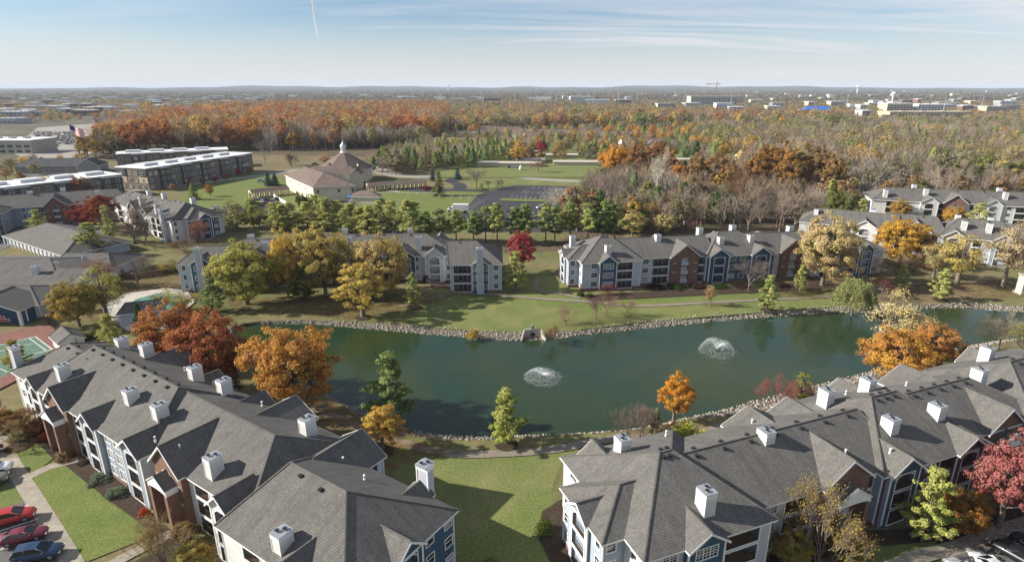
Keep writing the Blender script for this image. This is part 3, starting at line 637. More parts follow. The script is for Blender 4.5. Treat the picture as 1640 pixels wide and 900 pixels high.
        for sg in (-1, 1):
            m.face([M(uc+sg*w2, ins, z0), M(uc+sg*w2, wback, z0), M(uc+sg*w2, wback, zt), M(uc+sg*w2, ins, zt)], 2)
            if not brick:
                a = M(uc+sg*w2-.12, ins-.045, 0); b = M(uc+sg*w2+.12, ins+.08, 0); m.box(min(a[0], b[0]), max(a[0], b[0]), min(a[1], b[1]), max(a[1], b[1]), z0+.6, zt, 1)
        if brick:
            for z in (ZF[1]-.12, ZF[2]-.12): 
                for sg in (-1, 1):
                    a = M(uc+sg*w2*.72-.42, ins-.03, 0); b = M(uc+sg*w2*.72+.42, ins+.02, 0); m.box(min(a[0], b[0]), max(a[0], b[0]), min(a[1], b[1]), max(a[1], b[1]), z+.7, z+1.05, 3)
        m.build('gable_wall', [wall, TRIM, sidew or wall, CONC], s.r)
        if portico:
            pw = hw*.62; pe = 6.55; pa = pe+pw*.66; out = -1.25
            mb = MB()
            for sg in (-1, 1):
                q = [M(uc+sg*pw, out, pe), M(uc, out, pa), M(uc, ins, pa), M(uc+sg*pw, ins, pe)]; mb.face(q, 0); lo = [(x, y, z-.15) for x, y, z in q]; mb.face(lo[::-1], 1); mb.face([q[0], q[3], lo[3], lo[0]], 1)
                mb.face([q[0], q[1], lo[1], lo[0]], 1)
            zb = pe-.55
            mb.face([M(uc-pw+.15, out+.12, pe-.1), M(uc+pw-.15, out+.12, pe-.1), M(uc, out+.12, pa-.2)], 1)
            nn = 10
            for i in range(nn):          # arched underside of the pediment
                u0 = uc-pw+.15+(2*pw-.3)*i/nn; u1 = uc-pw+.15+(2*pw-.3)*(i+1)/nn; h0 = .9*math.sqrt(max(0, 1-((u0-uc)/pw)**2)); h1 = .9*math.sqrt(max(0, 1-((u1-uc)/pw)**2))
                mb.face([M(u0, out+.12, pe-.1), M(u1, out+.12, pe-.1), M(u1, out+.12, zb-.35+h1*.45), M(u0, out+.12, zb-.35+h0*.45)], 1)
            for sg in (-1, 1):
                a = M(uc+sg*(pw-.15)-.1, out+.12, 0); b = M(uc+sg*(pw-.15)+.1, ins, 0); mb.box(min(a[0], b[0]), max(a[0], b[0]), min(a[1], b[1]), max(a[1], b[1]), zb-.35, pe-.12, 1)
            mb.build('portico', [roof, TRIM], s.r)
            pm = MB(); a = M(-.35, out+.15, 0); b = M(.35, ins+.1, 0)
            x0, x1 = sorted((a[0], b[0])); y0, y1 = sorted((a[1], b[1]))
            pm.box(x0, x1, y0, y1, z0, zb-.3, 0)
            pme = pm.mesh('pillar', [BRK])
            for sg in (-1, 1):
                off = (sg*(pw-.4)+uc) if side in 'FK' else 0; loc = (off, 0, 0) if side in 'FK' else (0, sg*(pw-.4)+uc, 0); put('pillar', pme, s.r, loc)
    def chim(s, a, b, zt, ground=False, wide=1.0):
        cm, cp = chim_mesh(0)
        if ground: 
            m = MB(); m.box(-.85, .85, -.55, .55, -zt+.02, -0.55, 0); m.box(-.95, .95, -.65, .65, -.55, 0, 1); 
            for sx in (-.85, .85): m.box(sx-.07, sx+.07, -.62, -.50, -zt+.02, -.56, 1)
            c = put('chimney', m.mesh('chimney_tall', [S_PALE, TRIM]), s.r, (a, b, zt))
        else: c = put('chimney', cm, s.r, (a, b, zt-.6))
        put('chimney_cap', cp, c)
        return c
    def pipe(s, a, b, z): put('vent_pipe', vent_meshes()[1], s.r, (a, b, z))

GRP = 'three-storey apartment blocks round the pond'
# ---- R: near right block
R = Apt('apartment_building', 'near grey-roofed apartment block at lower right with blue end and brick porch gables', 'apartment building', G(1052, 895, 8.2), 21.4, GRP)
R.block(-1.6, 16.4, 0, 20, 13.1, 6.8, 8.5, S_BLUE, F=[('g', 1.2, 3.0), ('b', 9.6, 14.3)], Lc=[('s', 2.0, 3.0), ('w', 15.9, 17.6)], walls=dict(L=S_WHITE, F=S_PALE), ridgevents=2)
R.block(-4.4, 3, 3.8, 14.3, 10.85, 0.85, 3.0, S_BLUE, Lc=[('s', 4.9, 5.8), ('s', 12.6, 13.5)], walls=dict(F=S_BLUE, L=S_BLUE), F=[('s', -3.4, -2.3)])
R.gable('L', 9.2, 2.35, 9.75, -4.75, 4.2, S_BLUE, [('b', 7.7, 10.7)], wback=.8)
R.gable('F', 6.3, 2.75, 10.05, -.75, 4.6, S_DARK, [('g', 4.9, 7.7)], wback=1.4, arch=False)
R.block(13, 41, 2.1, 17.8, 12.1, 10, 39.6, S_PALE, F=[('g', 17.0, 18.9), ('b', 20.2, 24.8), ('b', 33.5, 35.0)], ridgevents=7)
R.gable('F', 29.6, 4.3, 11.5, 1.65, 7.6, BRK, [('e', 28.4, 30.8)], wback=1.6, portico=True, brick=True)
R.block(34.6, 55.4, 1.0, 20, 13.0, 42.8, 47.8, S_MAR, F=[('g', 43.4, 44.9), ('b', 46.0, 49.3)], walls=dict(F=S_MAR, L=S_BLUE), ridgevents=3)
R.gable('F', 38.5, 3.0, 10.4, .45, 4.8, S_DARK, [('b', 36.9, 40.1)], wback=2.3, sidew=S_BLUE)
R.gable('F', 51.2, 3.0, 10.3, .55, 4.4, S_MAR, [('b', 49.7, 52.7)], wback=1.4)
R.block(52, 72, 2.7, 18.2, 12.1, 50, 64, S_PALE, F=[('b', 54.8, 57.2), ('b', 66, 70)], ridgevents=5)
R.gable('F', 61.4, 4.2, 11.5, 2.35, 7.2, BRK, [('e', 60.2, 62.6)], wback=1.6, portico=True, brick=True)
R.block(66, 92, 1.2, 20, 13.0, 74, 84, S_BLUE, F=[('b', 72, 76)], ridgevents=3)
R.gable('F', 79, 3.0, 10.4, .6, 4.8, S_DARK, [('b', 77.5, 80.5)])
for u, hw, za, e in ((2.6, 2.9, 10.5, 18.9), (28.2, 4.6, 10.5, 18.4), (35.9, 4.0, 10.3, 18.6), (48.3, 3.4, 10.4, 20.2), (61.8, 5.0, 10.7, 19.6), (80, 3, 10.5, 20.2)): R.gable('K', u, hw, za, e, 6.5, S_PALE, wback=2)
for a, b, z in ((8.3, 3.0, 12.9), (41.2, 6.0, 13.1), (50.6, 6.1, 13.1), (66.0, 10.2, 13.9), (22.6, 9.2, 13.6), (38.9, 14.4, 13.6), (47.5, 14.6, 13.6), (76.6, 15.4, 13.6), (4.8, 15.0, 13.2), (83, 6, 13.1)): R.chim(a, b, z)
for a, b, z in ((30.2, 3.6, 11.2), (37.7, 3.0, 9.9), (13, 17.0, 10), (26.5, 15.5, 9.6), (44.5, 15.6, 10.5), (57, 15, 9.9)): R.pipe(a, b, z)
# ---- L: near left block
Lb = Apt('apartment_building', 'near left apartment block with steep dark-shaded hips, white walls and two brick porches', 'apartment building', (-35.9, 59.93), -33.5, GRP)
Lb.block(-60.5, -44, -0.8, 14.2, 11.9, -55.5, -44, S_WHITE, F=[('w', -58.8, -57.4), ('b', -56.5, -53.9)], K=[('w', -55, -53.5)], ridgevents=3)
Lb.gable('F', -51.0, 2.4, 10.0, -1.35, 4.6, S_WHITE, [('b', -52.2, -49.9)], wback=1.6, sidew=S_WHITE)
Lb.block(-51.5, -15.4, -1.1, 17.1, 12.85, -48.4, -21.3, S_PALE, F=[('b', -48.5, -46.2), ('b', -37.2, -35.2), ('g', -27.0, -25.4), ('g', -24.4, -22.9)], ridgevents=8, walls=dict(R=S_PALE, F=S_BLUE))
Lb.gable('F', -41.0, 3.7, 11.3, -1.7, 8.0, BRK, [('e', -42.1, -39.9)], wback=1.6, portico=True, brick=True)
Lb.gable('F', -30.5, 2.6, 10.25, -1.65, 5.0, S_BLUE, [('b', -31.8, -29.2)], wback=1.2, sidew=S_PALE)
Lb.gable('F', -18.1, 2.95, 10.3, -1.65, 5.2, S_BLUE, [('b', -19.6, -16.8)], wback=3.0, sidew=S_PALE)
Lb.block(-20, 6.8, 0, 17.1, 12.2, -23, 0.6, S_WHITE, F=[('b', -5.6, -2.4), ('w', -1.6, -.4)], ridgevents=0)
Lb.gable('F', -10.3, 3.75, 11.7, -.85, 8.2, BRK, [('e', -11.4, -9.2)], wback=1.6, portico=True, brick=True)
Lb.gable('F', 2.95, 2.5, 10.3, -1.55, 5.2, S_WHITE, [('b', 1.6, 4.3)], wback=3.0, sidew=S_WHITE)
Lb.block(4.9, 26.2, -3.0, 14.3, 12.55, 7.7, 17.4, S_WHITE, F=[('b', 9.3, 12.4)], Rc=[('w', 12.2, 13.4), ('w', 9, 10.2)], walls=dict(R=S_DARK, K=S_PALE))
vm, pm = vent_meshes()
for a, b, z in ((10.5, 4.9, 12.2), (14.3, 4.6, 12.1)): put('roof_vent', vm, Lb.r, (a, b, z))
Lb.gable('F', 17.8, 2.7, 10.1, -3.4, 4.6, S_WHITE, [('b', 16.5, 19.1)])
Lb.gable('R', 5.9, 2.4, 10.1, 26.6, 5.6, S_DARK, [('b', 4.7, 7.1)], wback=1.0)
Lb.gable('K', 20.2, 1.9, 9.7, 14.9, 4.5, S_PALE, wback=1)
for u, hw, za, e in ((7.2, 4.4, 10.9, 17.3), (-8.3, 4.6, 10.7, 18.5), (-14.9, 2.6, 10.0, 17.6), (-39.8, 4.7, 10.9, 18.4), (-27.6, 2.8, 10.0, 17.7)): Lb.gable('K', u, hw, za, e, 8.3, S_PALE, wback=1.5)
for a, b, z in ((-46.0, 2.2, 12.7), (-27.1, 3.9, 13.2), (-19.2, 4.0, 13.2), (-2.7, 1.9, 12.2), (15.0, -1.2, 11.6), (1.2, 13.1, 13.2), (-18.6, 13.3, 13.2), (-26.6, 13.3, 13.2), (-42.1, 13.4, 13.2), (-49.2, 12.6, 12.9)): Lb.chim(a, b, z)
Lb.chim(20.6, 14.9, 11.9, ground=True); Lb.chim(-60.8, 0.6, 12.3, ground=True)
for a, b, z in ((-15.6, 1.2, 9.6), (-9.3, 1.3, 10.6), (-.6, 14.6, 9.5), (9, 12.2, 9.4), (15, 10.3, 10.3), (-24, 14.5, 9.6), (-33, 14.8, 9.5), (-12, 15, 9.5)): Lb.pipe(a, b, z)
# ---- M: middle right block on the far shore
Mb = Apt('apartment_building', 'far-shore apartment block with deep blue and brick gables, right of the red tree', 'apartment building', G(940, 422, 8.2), 9.2, GRP)
Mb.block(-1.6, 16.6, 0, 20.5, 13.4, 7.2, 9.4, S_PALE, F=[('w', 1.5, 3.3), ('b', 8.9, 13.6)], Lc=[('s', 2.0, 3.0), ('w', 16, 17.6)], ridgevents=2)
Mb.block(-4.6, 3, 3.6, 15.3, 11.0, 1.0, 3.0, S_BLUE, Lc=[('s', 12.9, 13.9)], F=[('s', -3.6, -2.3)])
Mb.gable('L', 9.4, 2.5, 9.9, -5.0, 4.4, S_BLUE, [('b', 8.0, 10.8)], wback=.8)
Mb.gable('F', 6.2, 2.8, 10.3, -.8, 4.8, S_DARK, [('g', 4.8, 7.6)], wback=1.4, arch=False)
Mb.block(13, 40, 2.0, 18, 12.4, 10, 39.6, S_PALE, F=[('w', 17.4, 19.2), ('b', 20.4, 25.2), ('b', 34.3, 36.6)])
Mb.gable('F', 30.1, 4.7, 11.9, 1.5, 7.8, BRK, [('e', 29.0, 31.2)], wback=1.6, brick=True)
Mb.block(36, 58.5, 1.0, 20, 13.2, 44.3, 50.2, S_DARK, F=[('w', 43.9, 45.6), ('w', 47.0, 48.7)], walls=dict(F=S_DARK, L=S_PALE))
Mb.gable('F', 40.2, 3.3, 10.5, .4, 4.8, S_DARK, [('b', 38.6, 41.8)], wback=2.3, sidew=S_PALE)
Mb.gable('F', 53.3, 3.3, 10.5, .4, 4.8, S_DARK, [('b', 51.7, 54.9)], wback=1.4, sidew=S_PALE)
Mb.block(55, 76, 2.4, 18, 12.3, 53, 72, S_PALE, F=[('b', 57.0, 59.2), ('b', 69.6, 71.6)])
Mb.gable('F', 64.6, 4.4, 11.9, 1.9, 7.6, BRK, [('e', 63.5, 65.7)], wback=1.6, brick=True)
Mb.block(70, 94, .3, 19, 13.0, 77, 84.5, S_PALE, F=[('b', 73, 77.5), ('b', 80.4, 84.2), ('g', 90.4, 92.2)], Rc=[('w', 4, 5.6)])
Mb.gable('F', 87.2, 2.7, 10.3, -.4, 4.8, S_DARK, [('b', 85.8, 88.6)], wback=1.4, arch=False)
for a, b, z in ((6.9, 3.0, 12.9), (24.0, 8.7, 14.0), (42.6, 6.0, 13.2), (52.5, 6.3, 13.3), (40.2, 14.8, 14.0), (51.8, 16, 14.2), (68.7, 11.8, 14.2), (81.0, 4.2, 12.8), (-.5, 14.2, 13.2), (80, 13.5, 14)): Mb.chim(a, b, z)
for u, hw, za, e in ((27, 4.0, 10.8, 18.6), (48, 3.2, 10.8, 20.6), (62, 4.2, 10.8, 18.6)): Mb.gable('K', u, hw, za, e, 7, S_PALE, wback=1.5)
# ---- N: middle left block behind the yellow trees
Nb = Apt('apartment_building', 'long pale-grey apartment block half hidden behind the yellow trees on the far shore', 'apartment building', (-17.6, 156.5), 2.0, GRP)
Nb.block(0, 15.2, 0.4, 18, 12.9, -1, 7.4, S_PALE, F=[('b', 1.4, 6.2), ('w', 12.6, 13.8)], Rc=[('w', 6, 7.6), ('w', 12, 13.5)], ridgevents=1)
Nb.gable('F', 8.8, 2.6, 10.0, -.1, 4.6, S_DARK, [('s', 6.95, 7.6), ('s', 9.9, 10.6)], wback=1.2, arch=False)
Nb.block(-40, 3, 10.0, 27, 12.9, -40, -8.0, S_PALE, F=[('w', -10.6, -9.4), ('w', -1.2, -.2), ('b', -18, -14), ('b', -26, -22), ('b', -34, -30)], ridgevents=4)
Nb.gable('F', -4.6, 3.1, 10.7, 9.3, 5.0, S_PALE, [('b', -6.0, -3.2)], wback=1.4)
Nb.gable('F', -14, 4.2, 11.2, 8.6, 6, S_DARK, [('b', -16.5, -11.5)], wback=1.6)
Nb.block(-64, -34, 7.6, 22, 12.6, -60.6, -34, S_PALE, F=[('b', -50, -46), ('w', -42, -40.4)], ridgevents=3)
Nb.gable('F', -54.5, 4.4, 11.5, 6.6, 7, BRK, [('e', -55.6, -53.4)], wback=1.6, brick=True)
Nb.block(-75.4, -58, 3.2, 15.5, 12.0, -71, -58, S_PALE, F=[('w', -74, -73)], Lc=[('w', 5, 6.4)])
Nb.gable('F', -68.2, 3.4, 10.7, 2.6, 5.0, S_DARK, [('s', -70.3, -69.6), ('s', -66.7, -66.0)], wback=1.2, arch=False)
for a, b, z in ((-9.3, 12.8, 13.9), (-29.6, 12.6, 14.0), (-33.2, 23.3, 14.0), (-42, 19.5, 14.0), (-52.6, 10, 13.4), (-59.8, 18, 13.6), (-13, 22.5, 14.0)): Nb.chim(a, b, z)
Nb.chim(8.8, -0.3, 13.2, ground=True); Nb.chim(-68.2, 2.4, 13.3, ground=True)
for u, hw, za, e in ((-4, 3.2, 11.3, 27.8), (-19, 3.4, 11.3, 27.8), (-50, 3, 11, 22.6)): Nb.gable('K', u, hw, za, e, 7, S_PALE, wback=1.5)
# ---- P: right block behind the golden tree ; Q behind it
Pb = Apt('apartment_building', 'grey-roofed apartment block at the right edge, golden tree before its white gable', 'apartment building', (141.5, 190.4), -29.5, GRP)
Pb.block(-43, -12, 1, 17, 12.4, -36, -12, S_PALE, F=[('b', -38, -34), ('b', -30, -26)])
Pb.gable('F', -22, 4.2, 11, 0.4, 7, S_WHITE, [('b', -23.5, -20.5)], wback=1.4)
Pb.block(-16, 2, 2.0, 18, 12.6, -16, -1, S_PALE, F=[('b', -2.4, .4)], ridgevents=2)
Pb.gable('F', -7, 5, 12.0, 1.4, 7.5, BRK, [('e', -8.2, -5.8)], wback=1.4, brick=True)
Pb.block(-1, 22, .3, 18.6, 13.0, 5, 16, S_PALE, F=[('b', 8.8, 11.2)], ridgevents=2)
Pb.gable('F', 3.6, 3.4, 10.6, -.4, 5, S_TAN, [('b', 2.1, 5.1)], wback=1.4)
Pb.gable('F', 16.5, 3.2, 10.7, -.4, 5, S_BLUE, [('b', 14.9, 18.1)], wback=1.4)
Pb.block(19, 50, 2, 17.5, 12.4, 17, 48, S_PALE, F=[('b', 20.6, 24.4), ('w', 27, 28.6), ('b', 34, 38)], ridgevents=3)
for a, b, z in ((6, 4.5, 13.6), (12.6, 4.2, 13.6), (5, 13, 14), (14, 13.2, 14), (-20, 12, 13.6), (-38, 6, 13.0)): Pb.chim(a, b, z)
Qb = Apt('apartment_building', 'white-walled apartment block farthest right, roof against the grey woods', 'apartment building', (174.6, 250.2), -17.0, GRP)
Qb.block(-19, 1.5, 1, 19, 12.6, -11, 2, S_WHITE, F=[('b', -13, -9), ('w', -7, -5.4)], ridgevents=2)
Qb.gable('F', 2.8, 3.6, 10.8, -.4, 5, S_WHITE, [('b', 1.2, 4.4)], wback=1.6)
Qb.block(1, 30, 2, 18, 12.6, 1, 30, S_WHITE, F=[('b', 6.6, 8.8), ('b', 18.4, 20.6)], ridgevents=3)
Qb.gable('F', 12.8, 4.6, 12.0, 1.2, 7, BRK, [('e', 11.6, 14)], wback=1.6, brick=True)
Qb.block(22, 70, .6, 19, 12.8, 30, 60, S_WHITE, F=[('w', 31, 32.6), ('b', 34, 38), ('w', 42, 43.6), ('b', 46, 49)], ridgevents=4)
Qb.gable('F', 26, 3.4, 10.8, 0, 5, S_WHITE, [('b', 24.5, 27.5)], wback=1.6)
for a, b, z in ((-13.5, 3.5, 13), (2.2, 5.5, 13.8), (0, 14, 14.3), (31, 5.2, 13.8), (32, 14, 14.3)): Qb.chim(a, b, z)
# ---- S: blue-ended block, left middle
Sb = Apt('apartment_building', 'apartment block with white side and deep blue end wall behind the bare trees at left', 'apartment building', G(180+640/7.5, 290+480/7.5, 8.2), -38.0, GRP)
Sb.block(-22, 3.5, 0, 20, 13.0, -14, -4.5, S_WHITE, F=[('w', -4.5, -3), ('b', -9.6, -6.4), ('b', -14, -11)], Rc=[('s', 1.4, 2.4)], ridgevents=2)
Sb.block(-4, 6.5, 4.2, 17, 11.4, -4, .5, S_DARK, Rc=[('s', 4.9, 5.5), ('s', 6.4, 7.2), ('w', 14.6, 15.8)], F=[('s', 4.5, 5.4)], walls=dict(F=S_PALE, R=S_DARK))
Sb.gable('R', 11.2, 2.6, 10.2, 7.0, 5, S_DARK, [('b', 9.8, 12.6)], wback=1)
Sb.block(-62, -17, 2, 17, 12.2, -56, -17, S_WHITE, F=[('b', -26, -22), ('w', -31, -29.4), ('b', -41, -37), ('b', -52, -48)], ridgevents=4)
Sb.gable('F', -19.5, 2.8, 10.6, .2, 5, S_WHITE, [('b', -21, -18)], wback=1.5); Sb.gable('F', -34.5, 4.2, 11.4, 1.2, 7, BRK, [('e', -35.6, -33.4)], wback=1.5, brick=True)
for a, b, z in ((-11.2, 2.2, 13.2), (-31, 4.5, 13.6), (-33, 14, 13.6), (-11, 15.5, 13.8), (-45, 13, 13.6)): Sb.chim(a, b, z)
Sb.chim(-1.6, -.6, 12.8, ground=True)
# ---- T: upper left block
Tb = Apt('apartment_building', 'pale blue apartment block with brick entry gable behind the white-posted garage at left', 'apartment building', (-201.4, 238.0), 24.0, GRP)
Tb.block(-14, 12, 0, 17, 12.4, -8, 12, S_BLUE, F=[('w', 1.6, 2.8), ('b', 5.2, 9.6)])
Tb.gable('F', 13.2, 4.2, 12.0, -.6, 8, BRK, [('e', 12, 14.4)], wback=1.5, brick=True)
Tb.block(8, 40, 1, 18, 12.4, 8, 34, S_BLUE, F=[('b', 17.6, 20.6), ('w', 23, 24.4), ('b', 27, 31)])
Tb.block(-14, -1, -24, 2, 11.4, -20, -4, S_BLUE, axis='t', Rc=[('w', -8, -6.6)], F=[])
Tb.gable('R', -17.5, 2.8, 9.9, -.4, 5, S_DARK, [('b', -19, -16)], wback=1)
for a, b, z in ((3.5, 9, 14), (14.5, 11, 14.2), (28, 4.5, 13.4)): Tb.chim(a, b, z)
# ------------------------------------------------------------------ clubhouse, garages, pool house
def simple_fl(ze, n=1): return [0.2]
Cb = Apt('clubhouse', 'low grey-roofed clubhouse with white porches and a red mural above the tennis court', 'clubhouse', (-121.4, 129.9), 0, None, ze=3.8, floors=(0.2,))
Cb.block(-44, 5, 7, 23, 6.3, -36, -3, S_PALE, floors=(0.2,), F=[('g', 1.2, 3.0)], Rc=[('w', 10, 12)])
Cb.gable('F', -5.0, 8.6, 7.0, 2.6, 10, S_DARK, ze=3.95, ins=2.2, wback=5)
Cb.block(-46, -1, 22.5, 52, 7.2, -34, -14, S_PALE, floors=(0.2,), Rc=[('w', 26, 28)], F=[])
Cb.gable('R', 30, 6.2, 6.6, 2.6, 9, S_PALE, ze=3.9, wback=3)
Cb.block(-16, 3, 38, 54.5, 6.4, -16, -3, S_PALE, floors=(0.2,), F=[], Rc=[('w', 42, 44)])
Cm = MB()
for i, (w_, z0_) in enumerate(((3.9, .5), (2.9, 1.25), (1.9, 2.0), (1.5, 2.75))):
    Cm.box(-5-w_, -5+w_, 4.55+.004*i, 4.7, z0_, z0_+.75, 0)
fr = Cm.build('mural_frame', [TRIM], Cb.r); pm_ = MB(); pm_.box(-.34, .34, -.03, 0, .06, .69, 0); pme = pm_.mesh('mural_panel', [MAUVE])
for w_, z0_, n in ((3.9, .5, 10), (2.9, 1.25, 7), (1.9, 2.0, 5), (1.5, 2.75, 4)):
    for i in range(n): put('mural_panel', pme, fr, (-5-w_+.1+(2*w_-.2)*(i+.5)/n, 4.54, z0_), 0, (min(1, (2*w_-.2)/n/.76), 1, 1))
for u in (-12.8, 2.8):
    m = MB(); m.box(u-.3, u+.3, 3.0, 3.6, 0, 3.75, 0); m.build('porch_post', [TRIM], Cb.r)
c = Cb.chim(-12, 29, 8.0); Cb.pipe(-9, 12, 5.8); Cb.pipe(-8, 42, 6.0)
x, y = G(500, -30, 2600); q0 = G(499, -40, 2600); q1 = G(509, 58, 2600)
Gb = Apt('garage_building', 'long grey hip-roofed carport on white posts left of the dark red tree', 'garage', G(2, 378, 3), -33, None, ze=3.0, floors=())
def garage(b, s0, s1, t0, t1, zr, posts=True):
    b.block(s0, s1, t0, t1, zr, s0+(t1-t0)/2, s1-(t1-t0)/2, S_PALE, plinth=False, ins=1.2 if posts else .4, floors=())
    if posts:
        m = MB(); m.box(-.16, .16, -.16, .16, 0, 2.76, 0); me_ = m.mesh('post', [TRIM]); n = int((s1-s0)/3.2)
        for i in range(n+1): put('post', me_, b.r, (s0+.5+(s1-s0-1)*i/n, t0+.35, 0))
garage(Gb, 0, 50, 0, 22, 7.2)
Ph = Apt('pool_house', 'small grey-roofed pool house beside the pool deck', 'pool house', G(197, 500, 2.6), 20, None, ze=2.7, floors=())
Ph.block(-1, 9, -2, 4, 4.6, 0.6, 9, S_PALE, plinth=False, floors=())
Ph2 = Apt('equipment_shed', 'small grey-roofed shed with a white gable beside the tennis court fence', 'shed', (-98.2, 120.5), -40, None, ze=2.6, floors=())
Ph2.block(-3.4, 3.4, -2.6, 2.8, 4.2, -3.4, 3.4, S_WHITE, plinth=False, floors=())
# fences
def mesh_fence(name, label, pts, h, mat_post, px=True, picket=None, closed=False, sp=3.0, panelmat=None):
    q = [G(*p) for p in pts] if px else pts; rt = empty(name, (q[0][0], q[0][1], 0), label=label, cat='fence'); o = q[0]
    pm = MB(); pm.cyl((0, 0), .06, 0, h, 6, 0); pme_ = pm.mesh('post', [mat_post])
    for a, b in zip(q[:-1], q[1:]):
        Ln = math.dist(a, b); n = max(1, int(Ln/sp)); ang = math.atan2(b[1]-a[1], b[0]-a[0])
        for i in range(n+1): put('post', pme_, rt, (a[0]-o[0]+(b[0]-a[0])*i/n, a[1]-o[1]+(b[1]-a[1])*i/n, 0))
        m = MB()
        if panelmat: m.box(0, Ln, -.05, .05, .05, h-.05, 0)
        else:
            k = int(Ln/0.22)
            for i in range(k): m.box(i*.22, i*.22+.025, -.012, .012, .1, h-.05, 0)
            m.box(0, Ln, -.02, .02, h-.1, h-.05, 0); m.box(0, Ln, -.02, .02, .1, .15, 0)
        m.build('fence_panel', [panelmat or mat_post], rt, (a[0]-o[0], a[1]-o[1], 0), ang)
    return rt
mesh_fence('chain_link_fence', 'tall thin metal fence along the right side of the tennis court', [(78, 520), (100, 540), (126, 562)], 3.2, DARKM)
mesh_fence('timber_fence', 'brown board fence curving behind the pool below the pale block', [(175, 440), (215, 447), (250, 443), (282, 432)], 1.9, WOODF, panelmat=WOODF)
mesh_fence('pool_fence', 'low dark picket fence round the pool deck', [(165, 505), (172, 486), (200, 470), (262, 460), (305, 464), (316, 484)], 1.3, DARKM)
# ------------------------------------------------------------------ church
CH = empty('church', (-95.3, 282.2, 0), 0, label='cream church with brown roofs and a white cupola beyond the pines', cat='church')
CHb = Apt.__new__(Apt); CHb.r = CH; CHb.ze = 7.5; CHb.fl = (0.3,); CHb.o = (-95.3, 282.2); CHb.c = 1; CHb.n = 0
def hipquad(parent, E, ze, Rg, zr, wallmat, roofm=SHB, ins=.8, name='wing', z0=0):
    """roof over a free quadrilateral E (4 corners, counter-clockwise) with ridge Rg (2 points)"""
    mb = MB(); c = [(x, y, ze) for x, y in E]; p, q = [(x, y, zr) for x, y in Rg]
    mb.face([c[0], c[1], q, p]); mb.face([c[1], c[2], q]); mb.face([c[2], c[3], p, q]); mb.face([c[3], c[0], p]); lo = [(x, y, z-.3) for x, y, z in c]
    for i in range(4): mb.face([c[i], c[(i+1) % 4], lo[(i+1) % 4], lo[i]], 1)
    mb.face(lo[::-1], 1); mb.build('roof', [roofm, TRIM], parent); ct = np.mean(np.array(E), 0); m = MB()
    W = [tuple(ct+(np.array(e)-ct)*(1-ins/np.linalg.norm(np.array(e)-ct)*1.3)) for e in E]
    for i in range(4):
        a, b = W[i], W[(i+1) % 4]; m.face([(*a, z0), (*b, z0), (*b, ze-.3), (*a, ze-.3)])
    m.build('wall', [wallmat], parent); NOTREE.append([(CHb.o[0]+x, CHb.o[1]+y) for x, y in E]); return W
W1 = hipquad(CH, [(-3, 10), (17, 17), (-9, 66), (-33, 54)], 7.6, [(-20.5, 52), (-3.2, 29.5)], 12.5, S_CREAM)
W2 = hipquad(CH, [(-22, 52), (10, 58), (6, 72), (-20, 70)], 7.9, [(-17, 62), (2, 64)], 11.4, S_CREAM)
m = MB()     # octagonal sanctuary
oc = (-8, 88)
for i in range(8):
    a0, a1 = math.pi/8+i*math.pi/4, math.pi/8+(i+1)*math.pi/4; R0, R1 = 17.5, 2.0
    p = lambda a, r, z: (oc[0]+r*math.cos(a), oc[1]+r*math.sin(a), z)
    m.face([p(a0, R0, 7.4), p(a1, R0, 7.4), p(a1, R1, 16.6), p(a0, R1, 16.6)], 0); m.face([p(a0, R0, 7.4), p(a1, R0, 7.4), p(a1, R0, 7.0), p(a0, R0, 7.0)], 2); m.face([p(a0, R0-1, 0), p(a1, R0-1, 0), p(a1, R0-1, 7.1), p(a0, R0-1, 7.1)], 1)
    m.face([p(a0, R0, 7.0), p(a1, R0, 7.0), p(a1, R0-1, 7.0), p(a0, R0-1, 7.0)], 2)
m.build('sanctuary', [SHB, S_CREAM, TRIM], CH)
m = MB(); m.cyl(oc, 2.3, 16.2, 17.0, 8, 0); m.cyl(oc, 1.75, 17.0, 20.4, 8, 0); m.cyl(oc, 2.1, 20.4, 20.8, 8, 0); m.tube([(*oc, 20.8), (*oc, 22.6), (*oc, 23.6)], [1.9, .5, .12], 8, 1); m.tube([(*oc, 23.6), (*oc, 28.5)], [.10, .04], 5, 2)
m.box(oc[0]-.7, oc[0]+.7, oc[1]-.05, oc[1]+.05, 26.2, 26.45, 2); cu = m.build('cupola', [TRIM, SILV, STEEL], CH)
for i in range(8):
    a = i*math.pi/4; m = MB(); m.box(-.35, .35, -.05, .05, 0, 2.2, 0); m.build('louvre', [SILV], cu, (oc[0]+1.66*math.cos(a), oc[1]+1.66*math.sin(a), 17.6), a+math.pi/2)
for (x, y, r_) in ((-14.5, 76.5, 15), (-20, 84, 5), (2.5, 78, 50)):     # small dormers on the big roof
    m = MB(); m.face([(-1, 0, 0), (1, 0, 0), (0, 0, 1.5)], 1); m.face([(-1.1, -.1, 0), (0, -.1, 1.6), (0, 2.6, 1.6), (-1.1, 2.6, 0)], 0); m.face([(1.1, -.1, 0), (0, -.1, 1.6), (0, 2.6, 1.6), (1.1, 2.6, 0)], 0); m.build('dormer', [SHB, TRIM], CH, (x, y, 9.8), rad(-r_+10))
m = MB(); m.box(-3.2, 3.2, -2.6, 6, 0, 8.4, 0); m.face([(-3.2, -2.61, 8.4), (3.2, -2.61, 8.4), (0, -2.61, 10.6)], 0)
for sg in (-1, 1): m.face([(sg*3.7, -3.1, 8.1), (0, -3.1, 10.8), (0, 8, 10.8), (sg*3.7, 8, 8.1)], 1)
m.build('entrance_tower', [S_CREAM, SHB], CH, (6.8, 56, 0), rad(8))
W3 = hipquad(CH, [(15, 8), (31, 6), (30, 14), (14, 20)], 3.6, [(21, 12), (25, 11)], 6.0, S_CREAM)
